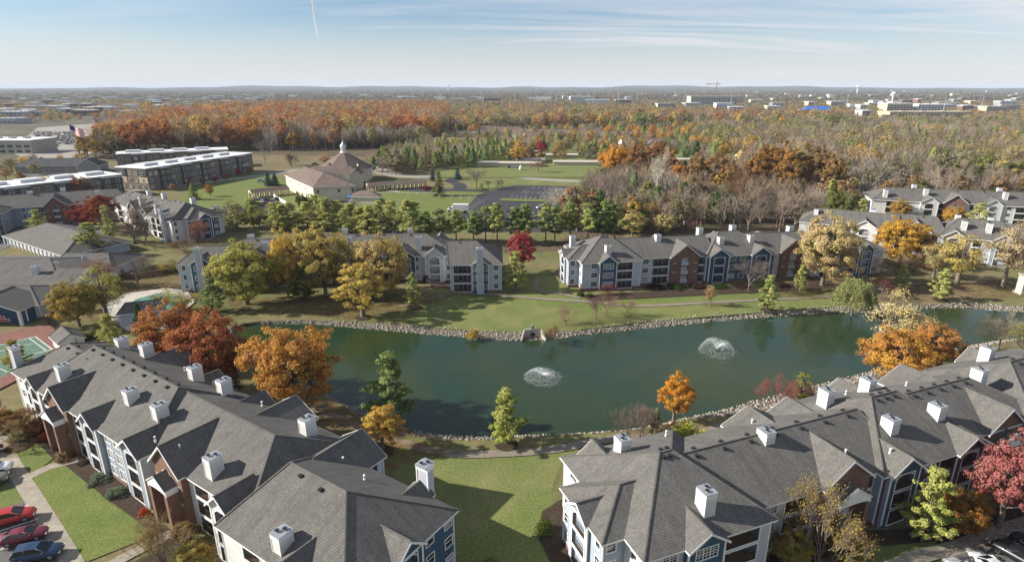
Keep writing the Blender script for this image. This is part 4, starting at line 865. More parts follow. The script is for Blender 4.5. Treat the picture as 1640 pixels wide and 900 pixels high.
for (a, b, us) in ((W1[0], W1[1], (.1, .6, .93)), (W1[3], W1[0], (.2, .5, .75))):
    L_ = math.dist(a, b); an = math.atan2(b[1]-a[1], b[0]-a[0])
    for u in us:
        for z in (1.2, 4.6):
            if z < 2 and u in (.6, .2, .5): continue
            fm, pmn = window_mesh(1.4, 1.6, 'plain'); f = put('window', fm, CH, (a[0]+(b[0]-a[0])*u, a[1]+(b[1]-a[1])*u, z), an); f.location = (a[0]+(b[0]-a[0])*u+math.sin(an)*.09, a[1]+(b[1]-a[1])*u-math.cos(an)*.09, z); put('pane', pmn[0], f)
def breezeway(label, A, B, wd, n):
    L_ = math.dist(A, B); an = math.atan2(B[1]-A[1], B[0]-A[0]); rt = empty('covered_walkway', (A[0], A[1], 0), an, label=label, cat='walkway')
    m = MB(); 
    for sg in (-1, 1): m.face([(0, sg*wd/2, 3.1), (L_, sg*wd/2, 3.1), (L_, 0, 4.6), (0, 0, 4.6)], 0)
    m.face([(0, -wd/2, 3.0), (L_, -wd/2, 3.0), (L_, wd/2, 3.0), (0, wd/2, 3.0)], 1)
    for sg in (-1, 1): m.face([(0, sg*wd/2, 3.1), (L_, sg*wd/2, 3.1), (L_, sg*wd/2, 2.8), (0, sg*wd/2, 2.8)], 1)
    for x in (0, L_): m.face([(x, -wd/2, 3.0), (x, wd/2, 3.0), (x, 0, 4.6)], 1)
    m.build('roof', [SHB, COL_TAN], rt); c = MB(); c.box(-.35, .35, -.35, .35, 0, 2.99, 0); cm = c.mesh('column', [COL_TAN])
    for i in range(n):
        for sg in (-1, 1): put('column', cm, rt, (.6+(L_-1.2)*i/(n-1), sg*(wd/2-.5), 0))
    NOTREE.append([A, B, (B[0]+1, B[1]+4), (A[0], A[1]+4)])
breezeway('covered walkway with tan columns running right from the church to the drive', G(588, 306), G(682, 300), 6, 14)
breezeway('short covered walkway with tan columns on the left of the church', G(401, 318), G(462, 311), 6, 8)
# playground left / right of the church wall
def playground(label, px, py, kind):
    x, y = G(px, py); rt = empty('play_structure', (x, y, 0), rad(20), label=label, cat='play structure'); m = MB()
    for a in (-1.3, 1.3):
        for b in (-1.3, 1.3): m.box(a-.08, a+.08, b-.08, b+.08, 0, 3.4)
    m.build('frame', [PLASTB], rt); m = MB(); m.box(-1.4, 1.4, -1.4, 1.4, 1.4, 1.5); m.build('deck', [SILV], rt); m = MB()
    for k in range(4):
        a = k*math.pi/2; p = [(1.9*math.cos(a+math.pi/4), 1.9*math.sin(a+math.pi/4), 3.3), (1.9*math.cos(a+3*math.pi/4), 1.9*math.sin(a+3*math.pi/4), 3.3), (0, 0, 4.6)]; m.face(p)
    m.build('canopy', [PLASTB], rt); m = MB(); m.face([(-1.2, -1.4, 1.5), (-.3, -1.4, 1.5), (-.3, -4.4, .2), (-1.2, -4.4, .2)]); m.box(-1.28, -1.2, -4.4, -1.4, .2, .35); m.build('slide', [PLASTB], rt)
playground('blue play structure with a slide against the church wall', 521, 331, 0); playground('blue canopied play structure at the right end of the church wall', 562, 326, 1)
# courtyard fence by the church
mesh_fence('white_courtyard_fence', 'white fence round the small courtyard left of the church', [(434, 314), (455, 326), (463, 331)], 1.8, TRIM, panelmat=TRIM)
# ------------------------------------------------------------------ flat roofed apartment blocks
def flatblock(label, P0, P1, D, h, nb, bays, name='flat_roofed_apartments', group='grey brick flat-roofed apartment blocks'):
    """P0->P1 front foot line in world, D depth (to the left of the direction)"""
    L_ = math.dist(P0, P1); an = math.atan2(P1[1]-P0[1], P1[0]-P0[0]); rt = empty(name, (P0[0], P0[1], 0), an, label=label, cat='apartment building', group=group)
    m = MB(); m.box(0, L_, 0, D, 0, h, 0); m.build('wall', [BRT], rt); m = MB(); m.box(-.4, L_+.4, -.4, D+.4, h+.002, h+.5, 0); m.build('flat_roof', [WROOF], rt)
    fm, pmn = window_mesh(1.8, 1.7, 'plain'); bw = L_/nb
    for i in range(nb):
        dark = i % 2 == 1; x0 = i*bw+.25; x1 = (i+1)*bw-.25; out = 1.1 if dark else -0.0
        if dark:
            m = MB(); m.box(x0, x1, -out, -.002, 0, h-.6, 0, None); m.box(x0-.2, x1+.2, -out-.3, 1.2, h-.6, h-.3, 1); m.build('bay', [BRG, TRIM], rt)
        n = max(2, int((x1-x0)/3.4))
        for fl in range(3):
            z = 1.0+fl*h/3.35
            for j in range(n):
                f = put('window', fm, rt, (x0+(x1-x0)*(j+.5)/n, -out-.09, z)); put('pane', pmn[int(RNG.integers(0, 4))], f)
    
    for q_ in ((-.12, .02, .3, .33, .66, 0), (-.12, .7, .98, .33, .66, 0), (-.5, .02, .3, .66, .97, 1), (-.5, .7, .98, .66, .97, 1)):
        m = MB(); m.box(q_[0], 0, D*q_[1], D*q_[2], h*q_[3], h*q_[4], 0); m.build('end_panel', [[S_TAN, BRG][q_[5]]], rt)
    fm2, pmn2 = window_mesh(1.4, 1.6, 'plain')
    for t_, ou in ((.16, .6), (.38, .05), (.6, .05), (.84, .6)):
        for fl in range(3):
            z = 1.0+fl*h/3.35; o_ = ou if fl == 2 else .2; f = put('window', fm2, rt, (-o_, D*t_, z), -math.pi/2); put('pane', pmn2[int(RNG.integers(0, 3))], f)
    k = 0
    for i in range(int(L_/14)):
        m = MB(); x = 5+i*14; m.box(x, x+9, D*.3, D*.62, h+.5, h+1.9, 0); m.build('roof_penthouse', [SEAM], rt)
    c, s = math.cos(an), math.sin(an); NOTREE.append([(P0[0]+a*c-b*s, P0[1]+a*s+b*c) for a, b in ((-3, -4), (L_+3, -4), (L_+3, D+3), (-3, D+3))])
    return rt
flatblock('long white-roofed brick apartment block with its front in shade beside the road', (-201, 329), (-176, 408), 22, 12.0, 11, 0)
flatblock('white-roofed brick apartment block standing behind the longer one', (-264, 402), (-204, 434), 16, 12, 8, 0)
flatblock('white-roofed brick apartment block at left edge behind the pale blue building', (-262, 229), (-207, 316), 22, 10.6, 10, 0)
# ------------------------------------------------------------------ houses and low buildings among the trees
def house(label, px, py, wd, dp, h, rot, roofm, wallm, cat='house', group=None, gable_=True, zr=None, win=True, chim=False):
    x, y = G(px, py); rt = Apt('house' if cat == 'house' else cat.replace(' ', '_'), label, cat, (x, y), rot, group, ze=h, floors=(0.2,) if h < 4.6 else (0.2, 2.9))
    fl = rt.fl; cols = [('w', -wd/2+wd*(i+.5)/max(2, int(wd/5))-.7, -wd/2+wd*(i+.5)/max(2, int(wd/5))+.7) for i in range(max(2, int(wd/5)))] if win else []
    zr = zr or h+dp*.24
    rt.block(-wd/2, wd/2, 0, dp, zr, -wd/2 if gable_ else -wd/2+dp*.45, wd/2 if gable_ else wd/2-dp*.45, wallm, F=cols, roof=roofm, plinth=False)
    if gable_: rt.gable('F', wd*.2, dp*.24, h+dp*.17, -1.0, dp*.45, wallm, roof=roofm, wback=.6, ze=h)
    if chim: rt.chim(-wd*.15, dp*.4, zr+1.2)
    return rt
sheet('lawn', [(700,285),(1180,285),(1200,232),(1110,208),(700,218)], LAWN)
hs = sorted([(695,258,20,12,3.4,5,1),(722,240,26,14,3.6,-8,1),(748,226,24,13,3.6,10,1),(772,216,22,13,3.6,-5,1),(800,218,26,14,3.6,8,1),(845,222,22,13,3.6,-12,1),(872,228,24,13,3.6,5,1),(900,224,26,14,3.6,-3,1),(935,222,24,13,3.6,8,1),(965,226,26,13,3.6,-8,1),(1000,226,22,13,3.6,3,1),(790,238,20,12,3.4,0,0),(1030,240,22,12,3.4,5,1),(1225,262,18,11,3.4,10,1)])
for i, (px, py, a, b, h, r, c_) in enumerate(hs): house('brown-roofed low house, '+ORD[i]+' among the trees beyond the church road', px, py, a*1.7, b*1.6, h+1.2, r, SHB, S_TAN if i % 3 else S_WHITE, group='brown-roofed houses among the trees')
lows = [(735,262,22,9),(815,268,46,9),(845,262,26,9),(862,254,24,9),(905,254,40,9),(925,266,36,9),(700,250,20,8),(1115,262,40,8),(1195,268,36,8),(840,248,30,8)]
lows.sort()
for i, (px, py, a, b) in enumerate(lows):
    x, y = G(px, py); rt = Apt('garage_row', 'long low pale-roofed garage row, '+ORD[i]+' beyond the church road', 'garage row', (x, y), -3, 'pale-roofed garage rows beyond the road', ze=2.9, floors=()); rt.block(-a/2, a/2, 0, b, 3.7, -a/2, a/2, COL_TAN, plinth=False, roof=CONC, floors=())
house('white house with a grey roof alone in the woods at right', 1528, 254, 24, 12, 3.6, -8, SHD, S_WHITE)
for i, (px, py) in enumerate(((1570,212),(1592,207),(1612,214),(1634,208),(1655,214),(1580,224),(1625,226),(1600,198),(1636,196))): house('white two-storey townhouse with grey roof in the row at the right edge', px, py, 22, 13, 5.6, -15, SHD, S_WHITE, cat='townhouse', group='white townhouses at the right edge')
for i, (px, py, a) in enumerate(((1425,192,24),(1300,186,16),(1268,188,14),(1440,186,18))): house('small white building among the treetops right of centre', px, py, a, 12, 5, 5, SHD, S_WHITE, cat='building', group='small white buildings among the treetops', win=False)
# far commercial buildings
def bigbox(label, px, py, wd, dp, h, mat, roofm=WROOF, rot=0, extra=None, group=None, name='commercial_building', cat='building', bands=None):
    x, y = G(px, py); rt = empty(name, (x, y, 0), rad(rot), label=label, cat=cat, group=group)
    m = MB(); m.box(-wd/2, wd/2, 0, dp, 0, h, 0); m.build('wall', [mat], rt); m = MB(); m.box(-wd/2-.6, wd/2+.6, -.6, dp+.6, h+.01, h+max(.6, h*.08), 0); m.build('flat_roof', [roofm], rt)
    m = MB(); nn = max(3, int(wd/7))
    for i in range(nn):
        u = -wd/2+wd*(i+.5)/nn
        for f in range(max(1, int(h/4.5))): m.box(u-wd/nn*.33, u+wd/nn*.33, -.12, -.01, 1.2+f*4.2, 3.4+f*4.2, 0)
    m.build('window_band', [GL[2]], rt)['kind'] = 'stuff'; 
    m = MB()
    for i in range(3): m.box(-wd*.3+i*wd*.25, -wd*.3+i*wd*.25+wd*.06, dp*.4, dp*.6, h+.6, h+2.2, 0)
    m.build('roof_unit', [SILV], rt)['kind'] = 'stuff'
    if extra: extra(rt)
    cl = (.17 if wd > 58 else .12)*y; NOTREE.append([((x-wd*.5-4)*(1-cl/y), y-cl), ((x+wd*.5+4)*(1-cl/y), y-cl), (x+wd/2+4, y+dp+6), (x-wd/2-4, y+dp+6)]); return rt
bigbox('curved white-roofed hall at the left edge by the car park', 6, 247, 50, 30, 11, CONC)
bigbox('dark grey low building just right of the far-left car park', 213, 195, 30, 22, 11, CONCD, SEAM); bigbox('long dark retail building behind the orange woods at left', 262, 187, 90, 40, 10, CONCD, SHD)
bigbox('low dark store left of the orange woods', 165, 197, 26, 20, 6, CONCD, SHD); bigbox('low grey warehouse at far left beyond the car park', 8, 199, 36, 30, 8, SILV, SEAM)
Bl = Apt('car_dealership', 'dark building with charcoal hip roofs left of the long white roof', 'building', G(40, 279), 8, None, ze=5, floors=(0.2,)); Bl.block(-6, 44, 0, 18, 9, 0, 38, CONCD, roof=SHD, plinth=False, F=[('w', 4, 8), ('w', 12, 16)]); Bl.gable('F', 40, 7, 9.4, -2, 10, CONCD, roof=SHD, ze=5)
def blue_extra(rt):
    m = MB(); 
    for a in ((-30, -1, 7, 30, -1, 7, 24, 8, 13, -24, 8, 13),): m.face([a[0:3], a[3:6], a[6:9], a[9:12]])
    m.face([(30, -1, 7), (30, 20, 7), (24, 8, 13)]); m.face([(-30, -1, 7), (-30, 20, 7), (-24, 8, 13)]); m.face([(30, 20, 7), (-30, 20, 7), (-24, 8, 13), (24, 8, 13)]); m.build('blue_roof', [BLUEROOF], rt)
bigbox('store with a bright blue roof right of centre', 1310, 181, 62, 30, 6, COL_TAN, extra=blue_extra)
bigbox('long tan big-box store with a pale roof at right', 1490, 190, 150, 40, 11, S_TAN, COL_TAN); bigbox('white store with red entrance behind the tan big-box store', 1440, 178, 60, 40, 16, COL_TAN, WROOF)
bigbox('white cinema-like block behind the tan store at right', 1500, 178, 90, 60, 14, S_WHITE, WROOF)
bigbox('unfinished concrete frame building beneath the red crane', 1146, 168, 160, 50, 24, CONC, CONC); bigbox('pale hospital building on the far plain right of centre', 930, 163, 80, 40, 18, S_WHITE)
farb = [(60,150,60),(130,152,50),(305,153,50),(345,158,60),(395,155,60),(430,152,70),(470,156,40),(540,150,70),(575,150,90),(590,153,40),(660,158,60),(700,160,50),(735,162,70),(760,160,60),(790,162,80),(850,160,50),(870,161,60),(900,162,40),(960,165,90),(1000,165,70),(1070,172,60),(1160,174,60),(1210,166,60),(1250,172,50),(1290,158,90),(1345,170,60),(1370,172,50),(1405,170,60),(1420,168,40),(1460,164,70),(1520,170,60),(1565,176,60),(1600,178,70),(1620,170,60),(255,177,40),(300,183,60),(345,181,50),(370,178,60),(400,176,50),(130,186,40),(160,176,50),(90,178,40),(1240,176,30),(1180,178,40),(1330,192,30),(1392,186,24),(640,157,60),(510,151,80),(1110,170,50)]
farb += [(random.uniform(-40, 420), 146+43*random.random()**1.5, random.uniform(16, 40)) for _ in range(140)]+[(random.uniform(430, 1240), 144+18*random.random()**1.5, random.uniform(20, 45)) for _ in range(34)]+[(random.uniform(1240, 1680), 145+32*random.random()**1.4, random.uniform(20, 45)) for _ in range(44)]
for i, (px, py, a) in enumerate(farb): bigbox('small pale building scattered on the far plain under the horizon', px+random.uniform(-4, 4), py, a*random.uniform(.7, 1.1), 25, random.uniform(7, 13), [CONC, S_WHITE, COL_TAN, SILV, BRK][i % 5], [WROOF, WROOF, CONC][i % 3], rot=random.uniform(-10, 10), group='scattered pale buildings on the far plain')
# water towers, crane, pylons
def water_tower(label, px, pyb, h, r):
    x, y = G(px, pyb); rt = empty('water_tower', (x, y, 0), label=label, cat='water tower'); m = MB(); m.tube([(0, 0, 0), (0, 0, h*.2), (0, 0, h*.75)], [r*.55, r*.28, r*.28], 12); m.build('stem', [TRIM], rt)
    m = MB(); n = 8; m.tube([(0, 0, h*.75+ (h*.25)*i/n) for i in range(n+1)], [max(.05, r*math.sin(math.pi*(i/n*.86+.14)))*1.0 if i < n else .05 for i in range(n+1)], 16); m.build('tank', [TRIM], rt)
water_tower('pale water tower on the horizon left of centre', 539, 145, 75, 14); water_tower('larger white water tower on the horizon centre', 718, 146.5, 85, 15); water_tower('thin water tower on the horizon right of centre', 979, 145.5, 70, 10)
water_tower('white water tower above the woods at right', 1372, 152, 62, 13); water_tower('white globe tower by the tan store at right', 1428, 168, 40, 7)
x, y = G(1145, 166); rt = empty('tower_crane', (x, y, 0), label='red tower crane over the unfinished building', cat='crane'); m = MB(); m.box(-.7, .7, -.7, .7, 0, 70); m.build('mast', [REDP], rt); m = MB(); m.box(-34, 14, -.6, .6, 62, 63.6); m.tube([(0, 0, 70), (-24, 0, 63.6)], [.25, .25], 4); m.tube([(0, 0, 70), (12, 0, 63.6)], [.25, .25], 4); m.build('jib', [REDP], rt); m = MB(); m.box(-35, -29, -1.2, 1.2, 60, 64.5); m.build('counterweight', [CONC], rt)
pylon = MB(); pylon.tube([(0, 0, 0), (0, 0, 34)], [.8, .35], 6); 
for z in (25, 29, 33): pylon.box(-4, 4, -.2, .2, z, z+.4)
pyme = pylon.mesh('power_pole', [STEEL])
for px, py in ((438,165),(478,166),(522,167),(662,166),(706,167),(770,164),(850,163),(890,168),(990,168),(1020,166),(1095,167),(1170,172),(1355,176),(1183,168),(1510,182),(1570,180),(825,166),(950,166)):
    x, y = G(px, py); tag(put('power_pole', pyme, None, (x, y, 0), 0, random.uniform(.9, 1.3)), 'tall grey power line pole on the far plain', 'power pole', 'power line poles crossing the far plain')
# flags
def flag(label, px, py, H, fw, fh, droop=.38, rot=0):
    x, y = G(px, py); rt = empty('flagpole', (x, y, 0), rad(rot), label=label, cat='flagpole'); m = MB(); m.tube([(0, 0, 0), (0, 0, H)], [.35*H/35, .14*H/35], 8); m.build('pole', [STEEL], rt)
    red = flat_c('flag_red', (0.5, 0.02, 0.03)); wh = flat_c('flag_white', (.8, .8, .8)); bl = flat_c('flag_blue', (0.01, 0.02, 0.13))
    m = MB(); nx = 10; P = lambda u, v, o=0: (u*fw, math.sin(u*7)*fw*.05+o, H-.3-v*fh-droop*fh*u*1.3)
    for r_ in range(13):
        for i in range(nx): m.face([P(i/nx, r_/13), P((i+1)/nx, r_/13), P((i+1)/nx, (r_+1)/13), P(i/nx, (r_+1)/13)], r_ % 2)
    fl = m.build('flag', [red, wh], rt); m = MB()
    for o in (-.03, .03):
        for i in range(4): m.face([P(i/nx, 0, o), P((i+1)/nx, 0, o), P((i+1)/nx, 7/13, o), P(i/nx, 7/13, o)], 0)
    m.build('canton', [bl], fl); m = MB()
    for o in (-.05, .05):
        for r_ in range(9):
            for c_ in range(6 if r_ % 2 == 0 else 5):
                u = (.4*(c_+.5+(.5 if r_ % 2 else 0))/6); v = 7/13*(r_+.5)/9; q = .012
                pts = []
                for k in range(10): rr_ = q if k % 2 == 0 else q*.4; a = k*math.pi/5+math.pi/2; pts.append(P(u+rr_*math.cos(a)*fh/fw, v-rr_*math.sin(a)*1.0, o))
                m.face(pts, 0)
    m.build('stars', [wh], fl)
def flat_c(n_, c): return MATS.get(n_) or flat(n_, c, .8, var=.05)
flag('tall flagpole with a huge stars-and-stripes flag over the far-left car park', 123, 256, 27, 11.5, 7, rot=-8)
flag('shorter flagpole with a small stars-and-stripes flag by the long white roof', 166, 312, 11, 3.6, 2.2, .6, rot=-10)
# light poles
lp = MB(); lp.cyl((0, 0), .3, 0, .8, 8, 0); lp.tube([(0, 0, .8), (0, 0, 9)], [.09, .06], 6, 1); lp.box(-.9, .9, -.15, .15, 8.9, 9.1, 1); lpm = lp.mesh('light_pole', [CONC, STEEL])
for px, py, lb in ((842, 336, 'tall light pole standing on the grass strip of the church car park'), (1215, 320, 'light pole in the bare trees right of the church car park'), (102, 470, 'light pole between the clubhouse and the yellow trees')):
    x, y = G(px, py); tag(put('light_pole', lpm, None, (x, y, 0)), lb, 'light pole')
bo = MB(); bo.cyl((0, 0), .1, 0, .95, 8, 0); bom = bo.mesh('bollard', [TRIM])
for i in range(9): x, y = G(640+14*i, 309+1.2*i); tag(put('bollard_lamp', bom, None, (x, y-.8, 0)), 'short white post, '+ORD[i]+' along the church lawn path', 'post', 'short white posts along the church lawn path')
x, y = G(834, 273); rt = empty('entrance_monument', (x, y, 0), label='small rounded white stone monument on the grass beside the road', cat='monument'); m = MB(); m.box(-1.6, 1.6, -.5, .5, 0, .6); m.build('base', [CONC], rt); m = MB(); m.tube([(0, 0, .6), (0, 0, 2.4), (0, 0, 3.4)], [1.2, 1.1, .4], 10); m.build('stone', [S_WHITE], rt)
x, y = G(258, 316); rt = empty('road_sign', (x, y, 0), label='yellow diamond road sign beside the road below the brick blocks', cat='road sign'); m = MB(); m.box(-.06, .06, -.06, .06, 0, 2.4); m.build('post', [STEEL], rt); m = MB(); m.face([(-.9, -.08, 2.6), (0, -.08, 1.7), (.9, -.08, 2.6), (0, -.08, 3.5)]); m.face([(-.9, .0, 2.6), (0, .0, 1.7), (.9, .0, 2.6), (0, .0, 3.5)]); m.build('panel', [YELP], rt)
x, y = G(1636, 470); rt = empty('stone_pier', (x, y, 0), label='pale square pier at the right edge of the far lawn', cat='pier'); m = MB(); m.box(-1.1, 1.1, -1.1, 1.1, 0, 5.2, 0); m.build('shaft', [CONC], rt); m = MB(); m.box(-1.3, 1.3, -1.3, 1.3, 5.2, 5.7); m.build('cap', [CONCD], rt)
m = MB(); m.box(-1.4, 1.4, -1.4, 1.4, 0, .5); m.build('base', [CONC], rt)
# pond outlet
x, y = G(853, 541, WL); rt = empty('storm_outlet', (x, y, WL), rad(4), label='concrete storm drain outlet with a round pipe mouth in the far bank', cat='storm outlet')
m = MB(); n = 16; cxx, czz, rr_ = 0, .75, .62
for i in range(n):
    a0, a1 = 2*math.pi*i/n, 2*math.pi*(i+1)/n
    def sq(a):
        c_, s_ = math.cos(a), math.sin(a); k = 1/max(abs(c_)/1.9, abs(s_)/(1.15 if s_ > 0 else .95)); return (c_*k, 0, czz+s_*k)
    m.face([(rr_*math.cos(a0), 0, czz+rr_*math.sin(a0)), (rr_*math.cos(a1), 0, czz+rr_*math.sin(a1)), sq(a1), sq(a0)], 0)
    m.face([(rr_*math.cos(a0), 0, czz+rr_*math.sin(a0)), (rr_*math.cos(a1), 0, czz+rr_*math.sin(a1)), (rr_*math.cos(a1), 2, czz+rr_*math.sin(a1)), (rr_*math.cos(a0), 2, czz+rr_*math.sin(a0))], 1)
m.box(-1.9, 1.9, .02, .35, 1.9, 2.15, 0); m.build('headwall', [CONC, DARKM], rt)
m = MB(); m.face([(-.62, 1.9, .1), (.62, 1.9, .1), (.62, 1.9, 1.4), (-.62, 1.9, 1.4)]); m.build('pipe', [DARKM], rt)
for sg in (-1, 1):
    m = MB(); a = [(sg*1.9, 0, -.4), (sg*2.7, -2.0, -.4), (sg*2.7, -2.0, .3), (sg*1.9, 0, 2.1)]; b = [(p[0]+sg*.3, p[1]+.05, p[2]) for p in a]; m.face(a); m.face(b[::-1]); 
    for i in range(4): m.face([a[i], a[(i+1) % 4], b[(i+1) % 4], b[i]])
    m.build('wing_wall', [CONC], rt)
m = MB(); m.box(-.35, .35, .1, .6, 2.15, 2.9); m.tube([(0, .3, 2.9), (0, .3, 3.3)], [.2, .2], 6); m.build('valve_box', [SILV], rt)
# ------------------------------------------------------------------ fountains
def water_spray_mat():
    m, nt, n, l, b = newmat('fountain_spray'); b.inputs['Base Color'].default_value = (.86, .9, .92, 1); b.inputs['Roughness'].default_value = .5; b.inputs['Alpha'].default_value = .8
    b.inputs['Transmission Weight'].default_value = .25; return m
SPR = water_spray_mat()
def fountain(label, px, py, R_, H):
    x, y = G(px, py, WL); rt = empty('fountain', (x, y, WL), label=label, cat='fountain'); m = MB(); m.cyl((0, 0), .5, -.3, .25, 12, 0); m.cyl((0, 0), .18, .25, .6, 8, 0); m.build('nozzle', [DARKM], rt)
    def drops(n, fr, sz, hs, rs):
        V = []; F = []
        for i in range(n):
            a = round(random.random()*fr)/fr*2*math.pi+random.gauss(0, .11); t = random.random()**(2.4 if random.random() < .7 else .9); h = H*hs; r_ = R_*rs*t*(1+random.gauss(0, .03)); z = .4*(1-t)+4*h*t*(1-t)*random.uniform(.82, 1.05)+random.gauss(0, .05)
            c = np.array([r_*math.cos(a), r_*math.sin(a), max(.02, z)]); d = np.array([math.cos(a)*R_*rs, math.sin(a)*R_*rs, 4*h*(1-2*t)]); d /= np.linalg.norm(d); e = np.cross(d, RNG.standard_normal(3)); e /= np.linalg.norm(e); s = sz*random.uniform(.5, 1.3)
            k = len(V); V += [c-d*s*2.2, c+e*s*.55, c+d*s*2.2]; F.append((k, k+1, k+2))
        return npmesh('spray', V, F, [SPR])
    put('spray', drops(11000, 34, .038, 1.0, 1.0), rt)
    V = []; F = []
    for i in range(420):
        a = random.random()*6.283; r_ = R_*(1+random.gauss(0, .1)) if random.random() < .5 else R_*random.random(); s = random.uniform(.04, .10); k = len(V); c = np.array([r_*math.cos(a), r_*math.sin(a), .012+random.random()*.03]); b = random.random()*6.28
        for j in range(3): V.append(c+s*np.array([math.cos(b+j*2.1), math.sin(b+j*2.1), 0]))
        F.append((k, k+1, k+2))
    put('foam', npmesh('foam', V, F, [SPR]), rt)
fountain('low wide fountain spray nearer the middle of the pond', 869, 604, 3.7, 1.0); fountain('taller V-shaped fountain spray to the right in the pond', 1148, 562, 3.8, 2.2)
# ------------------------------------------------------------------ cars
def loft(m, secs, mi, close=True):
    """secs: list of lists of points with the same count"""
    k0 = len(m.v); n = len(secs[0])
    for s_ in secs: m.v.extend(s_)
    for i in range(len(secs)-1):
        for j in range(n): m.f.append((k0+i*n+j, k0+i*n+(j+1) % n, k0+(i+1)*n+(j+1) % n, k0+(i+1)*n+j)); m.m.append(mi)
    if close: m.f.append(tuple(k0+j for j in range(n))[::-1]); m.m.append(mi); m.f.append(tuple(k0+(len(secs)-1)*n+j for j in range(n))); m.m.append(mi)
def carsec(x, hw, z0, z1, r=.16): return [(x, -hw+.05, z0), (x, -hw, z0+.18), (x, -hw, (z0+z1)/2), (x, -hw+r*.45, z1-r*.3), (x, -hw+r*1.8, z1), (x, hw-r*1.8, z1), (x, hw-r*.45, z1-r*.3), (x, hw, (z0+z1)/2), (x, hw, z0+.18), (x, hw-.05, z0)]
CARK = {
 'sedan': dict(L=4.8, W=.91, body=[(-2.4, .70, .38, .82), (-2.32, .86, .26, .96), (-1.7, .91, .22, 1.0), (-.9, .92, .22, .98), (.6, .92, .22, .96), (1.2, .90, .22, .92), (1.95, .86, .24, .80), (2.32, .74, .28, .66), (2.4, .6, .36, .55)], cab=[(-1.95, .70, .97, .98), (-1.15, .64, .98, 1.40), (-.3, .63, .98, 1.46), (.25, .63, .97, 1.42), (1.2, .70, .92, .94)], ax=(-1.4, 1.45), wr=.33),
 'suv': dict(L=4.8, W=.95, body=[(-2.4, .80, .45, 1.0), (-2.34, .92, .32, 1.12), (-1.7, .95, .28, 1.14), (.6, .95, .28, 1.1), (1.2, .93, .28, 1.06), (2.0, .89, .3, .96), (2.34, .78, .36, .78), (2.42, .64, .42, .64)], cab=[(-2.3, .74, 1.1, 1.14), (-2.0, .68, 1.12, 1.62), (-1.0, .68, 1.12, 1.70), (.2, .68, 1.1, 1.66), (1.2, .76, 1.04, 1.08)], ax=(-1.42, 1.45), wr=.38),
 'pickup': dict(L=5.5, W=.98, body=[(-2.75, .92, .5, 1.12), (-2.7, .96, .4, 1.16), (-.6, .98, .34, 1.16), (.9, .98, .34, 1.14), (2.1, .94, .36, 1.06), (2.6, .88, .42, .95), (2.72, .7, .48, .78)], cab=[(-.85, .78, 1.14, 1.5), (-.6, .74, 1.16, 1.82), (.6, .74, 1.14, 1.82), (1.35, .82, 1.12, 1.16)], ax=(-1.7, 1.75), wr=.42)}
